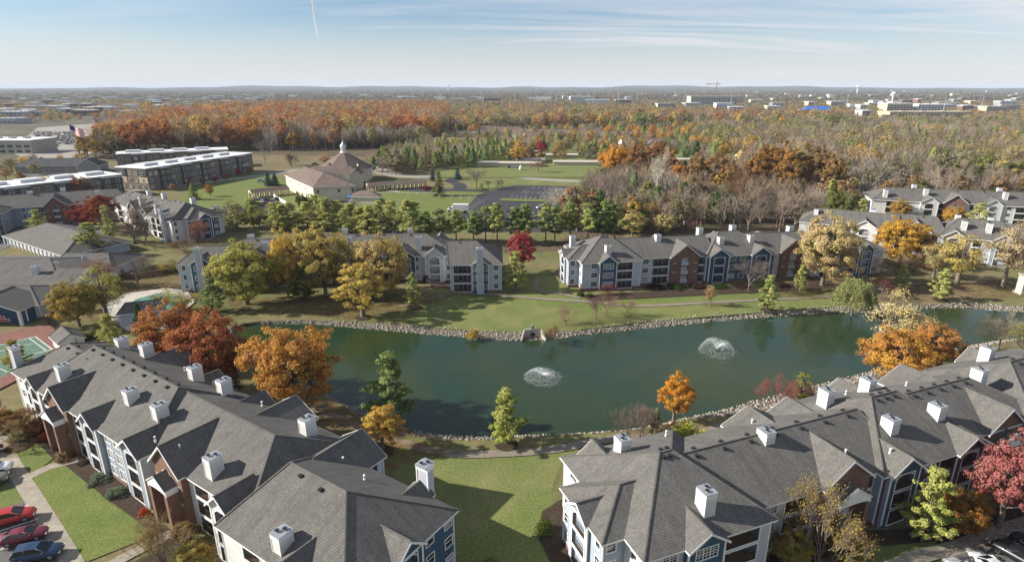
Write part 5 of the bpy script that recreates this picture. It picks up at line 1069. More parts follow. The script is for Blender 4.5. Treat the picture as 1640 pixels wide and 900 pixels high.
def car_meshes(kind):
    key = ('car', kind)
    if key in MESHC: return MESHC[key]
    K = CARK[kind]; b = MB(); loft(b, [carsec(*s_) for s_ in K['body']], 0)
    cb = K['cab']; W0 = [(x, hw+.12, z0, z1) for x, hw, z0, z1 in cb]
    g = MB()
    for i in range(len(cb)-1):
        for sg in (-1, 1):
            x0, h0, a0, t0 = cb[i]; x1, h1, a1, t1 = cb[i+1]
            g.face([(x0, sg*(h0+.14), a0-.02), (x1, sg*(h1+.14), a1-.02), (x1, sg*h1, t1-.05), (x0, sg*h0, t0-.05)])
    x0, h0, a0, t0 = cb[0]; x1, h1, a1, t1 = cb[1]; g.face([(x0, -h0-.1, a0), (x0, h0+.1, a0), (x1, h1, t1-.04), (x1, -h1, t1-.04)])
    x0, h0, a0, t0 = cb[-2]; x1, h1, a1, t1 = cb[-1]; g.face([(x0, -h0, t0-.04), (x0, h0, t0-.04), (x1, h1+.1, a1), (x1, -h1-.1, a1)])
    for i in range(1, len(cb)-2):          # painted roof skin and pillars
        x0, h0, a0, t0 = cb[i]; x1, h1, a1, t1 = cb[i+1]; b.face([(x0-.05, -h0-.02, t0-.045), (x1+.05, -h1-.02, t1-.045), (x1+.02, -h1*.6, t1), (x0-.02, -h0*.6, t0)]); b.face([(x0-.02, -h0*.6, t0), (x1+.02, -h1*.6, t1), (x1+.02, h1*.6, t1), (x0-.02, h0*.6, t0)]); b.face([(x0-.02, h0*.6, t0), (x1+.02, h1*.6, t1), (x1+.05, h1+.02, t1-.045), (x0-.05, h0+.02, t0-.045)])
        for sg in (-1, 1): b.tube([(x0, sg*(h0+.15), a0-.03), (x0, sg*(h0+.01), t0-.04)], [.045, .04], 4, 0)
    for sg in (-1, 1):
        b.tube([(cb[-1][0]+.02, sg*(cb[-1][1]+.12), cb[-1][2]), (cb[-2][0], sg*(cb[-2][1]), cb[-2][3]-.03)], [.05, .05], 4, 0); b.tube([(cb[0][0], sg*(cb[0][1]+.12), cb[0][2]), (cb[1][0], sg*cb[1][1], cb[1][3]-.03)], [.06, .05], 4, 0)
        b.box(cb[-1][0]-.35, cb[-1][0]-.18, sg*1.0-.09, sg*1.0+.09, cb[-1][2]+.02, cb[-1][2]+.16, 0)
    wr = K['wr']; t = MB(); t.tube([(0, -.11, 0), (0, .11, 0)], [wr, wr], 18, 0); t.face([(wr*math.cos(i*math.pi/9), -.11, wr*math.sin(i*math.pi/9)) for i in range(18)], 0)
    r = MB(); 
    for sg in (-1, 1):
        r.face([(wr*.2*math.cos(i*math.pi/4), sg*.125, wr*.2*math.sin(i*math.pi/4)) for i in range(8)])
        for i in range(5):
            a = i*2*math.pi/5; c_, s_ = math.cos(a), math.sin(a); r.face([(-s_*.05, sg*.12, c_*.05), (s_*.05, sg*.12, -c_*.05), (c_*wr*.66+s_*.04, sg*.12, s_*wr*.66-c_*.04), (c_*wr*.66-s_*.04, sg*.12, s_*wr*.66+c_*.04)])
        for i in range(16): a0, a1 = i*math.pi/8, (i+1)*math.pi/8; r.face([(wr*.62*math.cos(a0), sg*.122, wr*.62*math.sin(a0)), (wr*.62*math.cos(a1), sg*.122, wr*.62*math.sin(a1)), (wr*.70*math.cos(a1), sg*.122, wr*.70*math.sin(a1)), (wr*.70*math.cos(a0), sg*.122, wr*.70*math.sin(a0))])
    hl = MB(); hl.box(-.05, .05, -.19, .19, -.07, .07); tl = MB(); tl.box(-.05, .05, -.16, .16, -.10, .10)
    MESHC[key] = (b.mesh('body', [CPAINT], True), g.mesh('car_window', [CGLASS]), t.mesh('wheel', [RUBBER]), r.mesh('rim', [RIM]), hl.mesh('headlight', [HEADL]), tl.mesh('tail_light', [TAIL])); return MESHC[key]
def smart_smooth(me, ang=35):
    me.polygons.foreach_set('use_smooth', [True]*len(me.polygons))
def car(kind, x, y, rz, col, label, group=None, s=1.06):
    B_, Gm, Wm, Rm, Hm, Tm = car_meshes(kind); K = CARK[kind]; rt = empty('parked_car', (x, y, LAYER[0]+.02), rz, label=label, cat='car' if kind != 'pickup' else 'pickup truck', group=group); rt.scale = (s, s, s)
    put('body', B_, rt, col=col); put('car_window', Gm, rt)
    for a in K['ax']:
        for sg in (-1, 1): wv = put('wheel', Wm, rt, (a, sg*(K['W']-.10), K['wr'])); put('rim', Rm, wv)
    hb = K['body'][-2]; tb = K['body'][1]
    for sg in (-1, 1): put('headlight', Hm, rt, (hb[0]+.02, sg*(hb[1]-.16), hb[3]-.12)); put('tail_light', Tm, rt, (tb[0]-.03, sg*(tb[1]-.16), tb[3]-.18))
    return rt
def car_px(kind, back, front, col, label, **k):
    a, b = G(*back, .7), G(*front, .7); car(kind, (a[0]+b[0])/2, (a[1]+b[1])/2, math.atan2(b[1]-a[1], b[0]-a[0]), col, label, **k)
car_px('suv', (-14, 838), (53, 822), (.42, .02, .02), 'bright red car parked nose to the sidewalk, uppermost of the three by the stalls')
car_px('sedan', (2, 868), (74, 851), (.16, .012, .025), 'dark maroon sedan between the bright red car and the navy car')
car_px('suv', (26, 893), (98, 881), (.015, .035, .09), 'navy blue car at the bottom left corner nose to the sidewalk')
car_px('pickup', (-50, 762), (14, 749), (.75, .75, .76), 'white pickup at the left edge above the grass island')
car_px('suv', (-52, 780), (8, 765), (.16, .17, .12), 'olive grey car at the left edge just below the white pickup')
car_px('sedan', (-60, 731), (3, 717), (.12, .05, .05), 'dark car at the left edge above the white pickup')
for i, (b_, f_, c_, lb, kd) in enumerate((((1606, 925), (1568, 893), (.62, .63, .65), 'silver car nose at the bottom right corner below the black cars', 'sedan'), ((1652, 905), (1602, 876), (.012, .015, .02), 'black car with bright roof glints at the bottom right, leftmost of the black pair', 'suv'), ((1682, 892), (1632, 864), (.02, .022, .026), 'second black car at the bottom right corner, at the frame edge', 'suv'), ((1570, 935), (1530, 905), (.5, .5, .52), 'light grey car half cut by the bottom edge at right', 'sedan'))):
    car_px(kd, b_, f_, c_, lb)
def car_small():
    if 'cs' not in MESHC:
        m = MB(); loft(m, [carsec(*s_) for s_ in CARK['sedan']['body'][::2]], 0); c = CARK['sedan']['cab']; loft(m, [[(x, -h, z0), (x, -h+.1, z1), (x, h-.1, z1), (x, h, z0)] for x, h, z0, z1 in c], 1); m.box(-1.0, .2, -.5, .5, 1.4, 1.47, 0)
        for a in (-1.4, 1.45): m.box(a-.33, a+.33, -.93, .93, .01, .6, 2)
        MESHC['cs'] = m.mesh('parked_car', [CPAINT, CGLASS, RUBBER])
    return MESHC['cs']
CC = [(.7, .7, .7), (.03, .03, .035), (.3, .31, .33), (.5, .5, .52), (.12, .13, .15), (.25, .03, .03), (.03, .06, .18), (.75, .75, .74), (.08, .08, .09)]
def small_car(px, py, rz, label, group=None, col=None):
    x, y = G(px, py); tag(put('parked_car', car_small(), None, (x, y, LAYER[0]+.03), rz, 1.05, col or random.choice(CC)), label, 'car', group)
for px, py, r, c, lb in ((170, 396, .1, (.2, .02, .03), 'dark red car under the conifers left of the retaining wall'), (152, 393, .1, (.6, .6, .62), 'pale car left of the dark red car under the conifers'), (92, 371, 1.4, (.02, .02, .03), 'black car before the brick entry gable of the pale blue block'), (115, 371, 1.2, (.03, .05, .1), 'dark blue car parked at the end of the row by the dark red tree'), (122, 378, 1.2, (.7, .7, .7), 'white car at the end of the row by the dark red tree'), (78, 370, 1.4, (.03, .03, .03), 'dark car left of the black car before the pale blue block'),
    (1272, 353, .1, (.75, .76, .78), 'white car parked under the woods behind the far-shore block'), (1268, 357, .1, (.04, .05, .09), 'dark car beside the white car under the woods'), (1308, 350, .1, (.3, .3, .32), 'grey car right of the pair under the woods'), (867, 335, .5, (.75, .75, .76), 'lone white car at the right end of the church car park'), (505, 265, .1, (.02, .02, .02), 'black car on the road behind the church'), (418, 292, .4, (.3, .42, .55), 'light blue car on the road by the blue spruce'), (818, 270, .1, (.02, .03, .1), 'navy car parked beyond the road left of the stone monument'), (824, 270, .1, (.5, .5, .52), 'silver car parked beyond the road beside the navy car')):
    small_car(px, py, r, lb, None, c)
for i in range(9): small_car(398+i*5.6, 330-(i % 3)*4.5, 1.9, 'small parked car in the lot left of the church', 'cars in the lot left of the church')
for i in range(7): small_car(345+i*9, 336+(i % 2)*5, 1.4, 'car parked behind the blue-ended apartment block', 'cars behind the blue-ended block')
sheet('dealer_car_park', [(150,206),(160,196),(250,193),(262,202),(200,212)], ASPH)
for i in range(60): small_car(162+(i % 20)*4.2+random.uniform(-.6, .6), 198+(i//20)*3.4+random.uniform(-.3, .3), 1.5, 'small parked car in the lots before the dark retail buildings', 'cars in the lots before the dark retail buildings')
NOTREE.append([G(150,209), G(160,195), G(252,192), G(266,204), G(200,214)]); NOTREE.append([G(20,249), G(45,216), G(60,203), G(160,196), G(160,240), G(120,262), G(60,264)])
k = 0
for r_ in range(9):
    for c_ in range(24):
        if random.random() < .26: continue
        px = 52+c_*3.5+r_*.6+random.uniform(-.5, .5); py = 237-r_*3.0+c_*.05
        if py > 236-(px-50)*.03 or px > 140-r_*1: continue
        small_car(px, py, 1.5+random.uniform(-.08, .08), 'one of the packed cars in the dealer lot under the big flag', 'cars packed in the far-left dealer lot'); k += 1
for i in range(30): small_car(58+i*3.8, 262+i*.35+random.uniform(-.6, .6)+(3 if i % 2 else 0), 1.5, 'small car parked along the hedge beyond the long white roof', 'cars along the hedge beyond the long white roof')
# box truck
x, y = G(736, 341); rt = empty('box_truck', (x-1.0, y, LAYER[0]+.02), rad(178), label='white box truck parked on the grass edge of the church car park', cat='truck')
m = MB(); m.box(-5.2, 2.0, -1.3, 1.3, .95, 3.7, 0); m.build('cargo_box', [TRIM], rt); m = MB(); loft(m, [[(x_, -1.05, .5), (x_, -1.05, z_), (x_, 1.05, z_), (x_, 1.05, .5)] for x_, z_ in ((2.05, 2.5), (2.9, 2.5), (3.6, 1.7), (4.6, 1.45), (4.7, .9))], 0); m.build('cab', [TRIM], rt)
m = MB(); m.face([(2.92, -.95, 2.45), (2.92, .95, 2.45), (3.64, .95, 1.75), (3.64, -.95, 1.75)]); 
for sg in (-1, 1): m.face([(2.3, sg*1.06, 2.3), (2.95, sg*1.06, 2.3), (3.5, sg*1.06, 1.6), (2.3, sg*1.06, 1.6)])
g_ = m.build('cab_window', [CGLASS], rt); g_.location = (.03, 0, .03)
tm = MB(); tm.tube([(0, -.15, 0), (0, .15, 0)], [.45, .45], 14); tm.face([(.45*math.cos(i*.45), -.15, .45*math.sin(i*.45)) for i in range(14)]); tme = tm.mesh('wheel', [RUBBER])
for a in (-3.6, 3.6):
    for sg in (-1, 1): put('wheel', tme, rt, (a, sg*1.05, .45))
# ------------------------------------------------------------------ trees
def rnd_dirs(n, rng): v = rng.standard_normal((n, 3)); return v/np.linalg.norm(v, axis=1)[:, None]
def leaf_quads(C, size, rng, long=1.0, up=0.3, out=None):
    n = len(C); nd = rnd_dirs(n, rng)
    if out is None: nd[:, 2] = np.abs(nd[:, 2])+up
    else: nd = nd*.55+out; nd[:, 2] += .15
    nd /= np.linalg.norm(nd, axis=1)[:, None]
    a = np.cross(nd, rnd_dirs(n, rng)); a /= np.linalg.norm(a, axis=1)[:, None]; b = np.cross(nd, a); s = size*rng.uniform(.6, 1.3, n)[:, None]
    V = np.empty((n, 4, 3)); V[:, 0] = C-a*s*long; V[:, 1] = C+b*s*.7; V[:, 2] = C+a*s*long; V[:, 3] = C-b*s*.7; V[:, 1] -= nd*s*.2; V[:, 3] -= nd*s*.2
    return V.reshape(-1, 3), np.arange(n*4).reshape(n, 4)
def tubes_np(segs, sides=5):
    """segs: list of (p0, p1, r0, r1)"""
    V = []; F = []; k = 0
    for p0, p1, r0_, r1_ in segs:
        d = p1-p0; ln = np.linalg.norm(d)
        if ln < 1e-6: continue
        d = d/ln; a = np.cross(d, (0.31, .95, .1)); a /= np.linalg.norm(a); b = np.cross(d, a); n = sides if r0_ > .05 else 3
        for p, r_ in ((p0, r0_), (p1, r1_)):
            for j in range(n): t = 6.2832*j/n; V.append(p+(a*math.cos(t)+b*math.sin(t))*r_)
        for j in range(n): F.append((k+j, k+(j+1) % n, k+n+(j+1) % n, k+n+j))
        k += 2*n
    return np.array(V), np.array(F)
def limb(p0, p1, r0_, r1_, rng, n=3, wob=.12):
    out = []; L_ = np.linalg.norm(p1-p0); prev = p0
    for i in range(1, n+1):
        t = i/n; q = p0+(p1-p0)*t+(rng.standard_normal(3)*L_*wob*(1-t)*(1 if i < n else 0)); q[2] += 0.0
        out.append((prev, q, r0_+(r1_-r0_)*(i-1)/n, r0_+(r1_-r0_)*t)); prev = q
    return out
def decid(seed, nl, ls, H=10., W=8., base=.16, shape='round', clumps=46, sparse=0., nlimb=12, crs=1.0):
    rng = np.random.default_rng(seed); cz = H*(base+1)/2; rz_ = H*(1-base)/2
    D = rnd_dirs(clumps, rng); rr_ = rng.uniform(.25, 1, clumps)**.45; C = D*rr_[:, None]
    lob = 1+.16*np.sin(D[:, 0]*3.1+seed)+.14*np.sin(D[:, 1]*4.3+seed*2)+.1*rng.standard_normal(clumps)
    C *= lob[:, None]*.9
    if shape == 'oval': wz = np.clip(1.05-.35*(C[:, 2]), .55, 1.15)
    elif shape == 'cone': wz = np.clip(.78-.62*C[:, 2], .1, 1.3)
    elif shape == 'vase': wz = np.clip(.9+.35*C[:, 2], .4, 1.2)
    else: wz = np.ones(clumps)
    P = np.stack([C[:, 0]*W/2*wz, C[:, 1]*W/2*wz, cz+C[:, 2]*rz_*.93], 1)
    segs = []; top = np.array([rng.normal(0, .15), rng.normal(0, .15), H*.72]); tr_ = H*.022+.03; fork = np.array([0, 0, H*base*1.15])
    segs += limb(np.zeros(3)-np.array([0, 0, .2]), fork, tr_*1.5, tr_*1.1, rng, 2, .02); segs += limb(fork, top, tr_*1.05, tr_*.3, rng, 4, .05)
    order = rng.permutation(clumps)
    for i in order[:nlimb]:
        s_ = fork+(top-fork)*rng.uniform(0, .55); segs += limb(s_, P[i], tr_*.5, tr_*.12, rng, 3, .07)
    for i in order[nlimb:nlimb*3]:
        j = order[rng.integers(0, nlimb)]; segs += limb((P[j]*.6+top*.2+fork*.2), P[i], tr_*.2, tr_*.05, rng, 2, .08)
    n_each = rng.multinomial(nl, np.ones(clumps)/clumps); cr = W*.115*crs
    Cc = np.repeat(P, n_each, 0); rad_ = rng.standard_normal((nl, 3)); rad_ /= np.linalg.norm(rad_, axis=1)[:, None]; rad_ *= (rng.random(nl)**.5)[:, None]
    Cc = Cc+rad_*cr*np.array([1.15, 1.15, .8]); gl = (Cc-np.array([0, 0, cz]))/np.array([W/2, W/2, rz_]); kp = Cc[:, 2] > H*base*.75; Cc = Cc[kp]
    V, F = leaf_quads(Cc, ls, rng, out=(rad_*.75+gl*.75)[kp]); return (tubes_np(segs), (V, F))
def bare(seed, H=10., W=7., depth_=5, spread=.55, base=.22, tw=.03, leaves=0, ls=.12, multi=1, dens=3, lean=0):
    rng = np.random.default_rng(seed); segs = []; tips = []; tr_ = H*.018+.02
    def grow(p, d, ln, r_, dep):
        q = p+d*ln; segs.append((p, q, r_, max(r_*.68, tw*.35)))
        if dep == 0: tips.append(q); return
        n = dens if dep < depth_ else dens+1
        for i in range(n):
            nd = d+rng.standard_normal(3)*spread*(1 if i else .45); nd[2] += .22 if dep > 1 else .1; nd /= np.linalg.norm(nd)
            f = rng.uniform(.5, 1.0) if i else 1.0
            grow(p+(q-p)*f, nd, ln*rng.uniform(.62, .86), max(r_*.6, tw*.5), dep-1)
    for k in range(multi):
        d0 = np.array([0, 0, 1.])+(rng.standard_normal(3)*np.array([.35, .35, 0]) if multi > 1 else 0); d0 /= np.linalg.norm(d0); grow(np.array([0, 0, -.1]), d0, H*base, tr_*(1 if multi == 1 else .5), depth_)
    T = np.array(tips); hmax = T[:, 2].max(); wmax = np.percentile(np.abs(T[:, :2]), 97)*2
    S = np.array([W/wmax, W/wmax, H/hmax]); segs = [(a*S, b*S, r0_, r1_) for a, b, r0_, r1_ in segs]; T = T*S
    if leaves: 
        Cc = T[rng.integers(0, len(T), leaves)]+rng.standard_normal((leaves, 3))*.25; lv = leaf_quads(Cc, ls, rng)
    else: lv = None
    return tubes_np(segs, 4), lv
def pine(seed, nl, ls, H=10., W=6., base=.15, dens=1.0, soft=True, taper=.85):
    rng = np.random.default_rng(seed); segs = [(np.array([0, 0, -.2]), np.array([0, 0, H*.98]), H*.017+.03, .03)]; cl = []; rr_ = []
    z = H*base; i = 0; lean = rng.uniform(.75, 1.25, 8)
    while z < H*.97:
        t = (z-H*base)/(H*(1-base))
        if soft: L_ = W/2*min(1.0, .68+t*2.0)*max(.09, 1-t)**.72*1.12*rng.uniform(.7, 1.1)
        else: L_ = W/2*((1-t)**taper*.95+.05)*rng.uniform(.85, 1.08)
        n = int(rng.integers(3, 6)*dens)+1; a0 = rng.random()*6.28
        for k in range(n):
            a = a0+6.283*k/n+rng.normal(0, .3); l = L_*rng.uniform(.55, 1.15)*(lean[int(a/.785) % 8] if soft else 1); d = np.array([math.cos(a), math.sin(a), .16 if soft else -.18]); o_ = np.array([0, 0, z+rng.normal(0, .12)]); e = o_+d*l
            if soft: e[2] += l*.12
            segs.append((o_, e, .05*H/10, .015)); m_ = max(2, int(l/(.5 if soft else .36)))
            for j in range(m_):
                f = (j+1)/m_
                if f < (.45 if soft else .25): continue
                cl.append(o_+(e-o_)*f+(rng.standard_normal(3)*.16 if soft else 0)); rr_.append((.46*rng.uniform(.7, 1.25) if soft else .3)*(1.1-.3*f)*W/6)
        z += H*(.078 if soft else .045)*rng.uniform(.7, 1.3)
    for k in range(3): cl.append(np.array([0, 0, H*(.97-.04*k)])); rr_.append(.22+.08*k)
    cl = np.array(cl); rr_ = np.array(rr_); idx = rng.choice(len(cl), nl, p=rr_**2/np.sum(rr_**2)); off = rng.standard_normal((nl, 3)); off /= np.linalg.norm(off, axis=1)[:, None]; o1 = off.copy(); off *= (rng.random(nl)**.5)[:, None]
    C = cl[idx]+off*rr_[idx][:, None]*np.array([1.25, 1.25, .6]); n = nl
    g_ = C.copy(); g_[:, 2] = .35; g_[:, :2] /= W/2; nd = o1*.7+g_*.6+rnd_dirs(n, rng)*.45; nd /= np.linalg.norm(nd, axis=1)[:, None]
    d = o1+np.array([0, 0, .3])+rnd_dirs(n, rng)*.6; d -= nd*np.sum(d*nd, 1)[:, None]; d /= np.linalg.norm(d, axis=1)[:, None]+1e-6; b = np.cross(nd, d); s = ls*rng.uniform(.7, 1.3, n)[:, None]
    V = np.empty((n, 4, 3)); V[:, 0] = C-d*s*.5; V[:, 1] = C+b*s*.36; V[:, 2] = C+d*s; V[:, 3] = C-b*s*.36
    return tubes_np(segs, 5), (V.reshape(-1, 3), np.arange(n*4).reshape(n, 4))
def bush(seed, nl, ls, H=2., W=3., flat_=False):
    rng = np.random.default_rng(seed); D = rnd_dirs(26, rng); D[:, 2] = np.abs(D[:, 2]); P = D*rng.uniform(.5, .85, 26)[:, None]*np.array([W/2, W/2, H*.85]); idx = rng.integers(0, 26, nl); off = rnd_dirs(nl, rng)*(rng.random(nl)**.5)[:, None]*np.array([W*.16, W*.16, H*.2])
    C = P[idx]+off; C = C[C[:, 2] > .02]; V, F = leaf_quads(C, ls, rng); segs = [(np.array([0, 0, -.1]), P[i], .04, .01) for i in range(12)]; return tubes_np(segs, 3), (V, F)
def willow(seed, nl, ls, H=10., W=9.):
    rng = np.random.default_rng(seed); segs = [(np.array([0, 0, -.2]), np.array([0, 0, H*.5]), .35, .2)]; C = []; Dd = []
    for k in range(150):
        d = rnd_dirs(1, rng)[0]; d[2] = abs(d[2])*.9+.1; p = np.array([0, 0, H*.45])+d*np.array([W/2, W/2, H*.5])*rng.uniform(.55, .95); 
        if k < 20: segs += limb(np.array([0, 0, H*.4]), p, .14, .04, rng, 3, .05)
        L_ = rng.uniform(.25, .75)*p[2]; m_ = nl//150; t = rng.random(m_); q = p+np.outer(t, [d[0]*1.2, d[1]*1.2, -L_])+rng.standard_normal((m_, 3))*.18; C.append(q)
    C = np.concatenate(C); n = len(C); d = np.tile([0, 0, -1.], (n, 1))+rng.standard_normal((n, 3))*.35; d /= np.linalg.norm(d, axis=1)[:, None]; b = np.cross(d, rnd_dirs(n, rng)); b /= np.linalg.norm(b, axis=1)[:, None]; s = ls*rng.uniform(.7, 1.3, n)[:, None]
    V = np.empty((n, 4, 3)); V[:, 0] = C-d*s; V[:, 1] = C+b*s*.3; V[:, 2] = C+d*s; V[:, 3] = C-b*s*.3; return tubes_np(segs, 6), (V.reshape(-1, 3), np.arange(n*4).reshape(n, 4))
def far_leaf(seed, n, H=10., W=8., kind='d'):
    rng = np.random.default_rng(seed); tr = None
PROTO = {}
def proto(kind, var):
    key = (kind, var)
    if key in PROTO: return PROTO[key]
    s = var*13+sum(map(ord, kind)); bm = BARK
    K = {'oak': lambda: decid(s, 24000, .125, 10, 10, .14, clumps=260, nlimb=22, crs=.55), 'maple': lambda: decid(s, 14000, .12, 10, 7.5, .16, 'oval', clumps=170, crs=.62), 'pear': lambda: decid(s, 11000, .12, 10, 6, .18, 'oval', clumps=130, crs=.7), 'thin': lambda: decid(s, 4200, .12, 10, 7, .2, 'vase', clumps=60, crs=1.1, nlimb=24),
         'bare': lambda: bare(s, 10, 8, 6, .5, .22, .03), 'bareleaf': lambda: bare(s, 10, 8, 5, .5, .22, .03, 3200, .085), 'multi': lambda: bare(s, 10, 9, 5, .45, .2, .035, 0, .1, 5), 'multileaf': lambda: bare(s, 10, 9, 5, .45, .2, .03, 4200, .075, 4), 'tall': lambda: bare(s, 10, 4.6, 6, .42, .2, .035),
         'pine': lambda: pine(s, 10000, .22, 10, 6.4, .14), 'rowpine': lambda: pine(s, 8000, .24, 10, 6.4, .30), 'spruce': lambda: pine(s, 9000, .20, 10, 5, .05, 1.5, False, .95), 'column': lambda: decid(s, 4000, .13, 10, 3.4, .02, 'oval', clumps=60, crs=1.0), 'bush': lambda: bush(s, 1600, .10, 2, 3), 'willow': lambda: willow(s, 9000, .24),
         'mdec': lambda: decid(s, 1700, .34, 10, 8, .14, 'oval', clumps=44, nlimb=7), 'mbare': lambda: bare(s, 10, 7.5, 5, .48, .22, .05), 'mthin': lambda: decid(s, 700, .30, 10, 7.5, .2, 'round', clumps=44, nlimb=16, crs=1.3), 'mpine': lambda: pine(s, 2400, .48, 10, 6, .15)}[kind]
    (tv, tf), lv = K(); tm_ = npmesh('trunk', tv, tf, [TWIG if 'bare' in kind or 'multi' in kind or kind == 'tall' else bm]); lm = npmesh('crown', *lv, [LEAF]) if lv is not None else None
    if kind[0] == 'm' and kind in ('mdec', 'mbare', 'mthin', 'mpine'):
        if lv is not None:
            V = np.concatenate([tv, lv[0]]); F = np.concatenate([tf, lv[1]+len(tv)]); mi = np.concatenate([np.zeros(len(tf)), np.ones(len(lv[1]))]); me_ = npmesh(kind, V, F, [bm, LEAF], mi)
        else: me_ = tm_
        PROTO[key] = (me_, None); return PROTO[key]
    PROTO[key] = (tm_, lm); return PROTO[key]
LEAFFALL = []
W0 = {'oak': 10, 'maple': 7.5, 'pear': 6, 'thin': 7, 'bare': 8, 'bareleaf': 8, 'multi': 9, 'multileaf': 9, 'tall': 4.6, 'pine': 6.4, 'rowpine': 6.4, 'spruce': 5, 'column': 3.4, 'bush': 3, 'willow': 9, 'mdec': 8, 'mbare': 7.5, 'mthin': 7.5, 'mpine': 6}
H0 = {'bush': 2}
GREY = (.17, .14, .115)
def tree(kind, px, py, top, wpx, col, label, col2=None, var=None, group=None, cat=None, name=None, tw=GREY):
    x, y = G(px, py); z = .5
    while Pv(y, z) > top and z < 40: z += .1
    d = depth(y, z/2); w_ = wpx*d/FOC; var = var if var is not None else int(RNG.integers(0, 3)); tm_, lm = proto(kind, var); h0 = H0.get(kind, 10)
    name = name or {'pine': 'pine_tree', 'rowpine': 'pine_tree', 'spruce': 'spruce_tree', 'bush': 'shrub', 'column': 'columnar_evergreen', 'willow': 'weeping_tree', 'bare': 'bare_tree', 'tall': 'bare_tree'}.get(kind, 'autumn_tree')
    kf = 1.55 if kind in ('pine', 'spruce', 'rowpine') else 1.3
    if kind not in ('pine', 'spruce', 'rowpine', 'column', 'bush', 'willow') and y < 215: LEAFFALL.append((x, y, w_/2, col))
    col = tuple(min(.7, v*kf) for v in col); col2 = tuple(min(.7, v*kf) for v in col2) if col2 else None
    rt = empty(name, (x, y, 0), random.random()*6.28, label=label, cat=cat or ('shrub' if kind == 'bush' else 'tree'), group=group); rt.scale = (w_/W0[kind], w_/W0[kind], z/h0)
    t = put('trunk', tm_, rt, col=tw)
    if lm: c = put('crown', lm, rt, col=col); c['tint_b'] = list(col2 or tuple(v*.85 for v in col))
    return rt
RUST, ORNG, GOLD, YEL, PALE, YGRN = (.29, .115, .05), (.34, .175, .06), (.42, .24, .05), (.38, .28, .07), (.38, .32, .15), (.30, .29, .085)
PINE, PIND, BLUE_, RED, MARO, BRN = (.29, .295, .10), (.17, .205, .075), (.075, .11, .105), (.28, .045, .05), (.13, .035, .03), (.22, .12, .065)
T = tree
T('oak', 283, 588, 487, 108, RUST, 'orange-red spreading tree left of the big rust tree above the left roof', ORNG, 0)
T('oak', 348, 628, 497, 128, (.24, .085, .045), 'large rust-red tree behind the left apartment roof', (.30, .13, .055), 1)
T('oak', 477, 664, 516, 148, (.36, .185, .06), 'large round orange tree on the near shore at left', (.36, .20, .05), 2)
T('spruce', 380, 622, 585, 26, (.12, .15, .09), 'small grey-green conifer between the rust tree and the orange tree')
T('pine', 628, 682, 567, 84, (.11, .145, .055), 'tall green pine at the water edge beside the orange tree', PIND, 0)
T('pear', 613, 722, 643, 62, (.45, .27, .07), 'young yellow-orange tree in a mulch ring by the footpath', YEL, 1)
T('pine', 811, 711, 622, 76, (.20, .225, .05), 'yellow-green pine alone on the near shore lawn', PINE, 1)
T('multi', 1022, 714, 645, 74, BRN, 'bare grey-brown multi-stemmed shrub tree by the near shore', tw=(.17, .12, .10)); T('spruce', 1048, 714, 652, 34, (.12, .10, .05), 'dark olive conifer beside the bare multi-stemmed shrub', PIND)
T('maple', 1078, 676, 598, 62, (.46, .21, .03), 'small bright orange tree at the water edge near the right roof', GOLD, 2)
T('bush', 1103, 714, 672, 92, (.24, .26, .04), 'yellow-green shrub on the near bank right of the orange tree', YGRN, name='shrub')
T('multileaf', 1240, 655, 598, 58, (.32, .10, .08), 'reddish bare shrub tree on the near shore behind the right roof', tw=(.2, .11, .10)); T('column', 1280, 648, 596, 36, (.19, .20, .05), 'small yellow-green evergreen beside the reddish shrub'); T('multileaf', 1296, 655, 618, 34, (.34, .11, .09), 'low red shrub right of the small evergreen')
T('oak', 1428, 612, 528, 124, (.35, .175, .055), 'large orange tree on the right near shore', GOLD, 1); T('oak', 1488, 598, 515, 84, (.36, .18, .06), 'taller orange crown joined to the right of the large orange tree', ORNG, 2)
T('thin', 1435, 575, 474, 105, (.42, .35, .20), 'pale sparse-leaved tree behind the large orange tree', PALE, 0); T('spruce', 1532, 606, 548, 34, (.06, .09, .03), 'dark green conifer right of the large orange tree')
T('bare', 1598, 560, 497, 84, BRN, 'bare tree standing on the bank at the right edge'); T('bareleaf', 1632, 570, 510, 60, YGRN, 'thin greenish tree at the right edge behind the bare tree')
# far shore, right
T('willow', 1364, 503, 437, 62, (.25, .255, .10), 'pale green weeping tree at the far water edge', (.20, .22, .09), 0)
T('oak', 1316, 458, 343, 108, (.38, .29, .15), 'big pale tan tree before the right end of the far-shore block', PALE, 0)
T('pine', 1440, 467, 424, 32, PINE, 'small green pine left of the dry leaf patch on the far lawn'); T('pine', 1280, 467, 424, 28, PINE, 'small pine left of the big pale tan tree'); T('pine', 1228, 498, 441, 36, PIND, 'small dark pine on the bank before the far-shore block', PINE); T('pine', 1505, 481, 430, 42, PINE, 'bushy pine on the lawn left of the right edge'); T('bareleaf', 1410, 480, 446, 52, MARO, 'low purple-brown bare tree beside the weeping tree', tw=(.14, .10, .09))
T('thin', 1494, 446, 388, 52, PALE, 'thin nearly bare tree behind the bushy pine'); T('thin', 1532, 455, 372, 86, (.36, .29, .09), 'sparse yellow tree right of the thin bare tree', None, 1); T('thin', 1605, 462, 350, 70, (.36, .28, .16), 'sparse tan tree near the right edge of the far lawn', None, 2); T('oak', 1440, 424, 347, 94, (.42, .25, .04), 'large golden tree before the right block', (.34, .22, .05), 2)
T('multileaf', 1486, 432, 372, 40, (.15, .05, .05), 'dark maroon shrub tree against the golden tree', tw=(.1, .06, .06)); T('bareleaf', 1436, 448, 405, 70, BRN, 'brown twiggy shrubs under the golden tree'); 
T('bare', 1198, 467, 404, 60, BRN, 'bare round tree in front of the deep blue gable'); T('thin', 1137, 490, 456, 22, (.3, .2, .1), 'small young tree by the footpath on the far lawn')
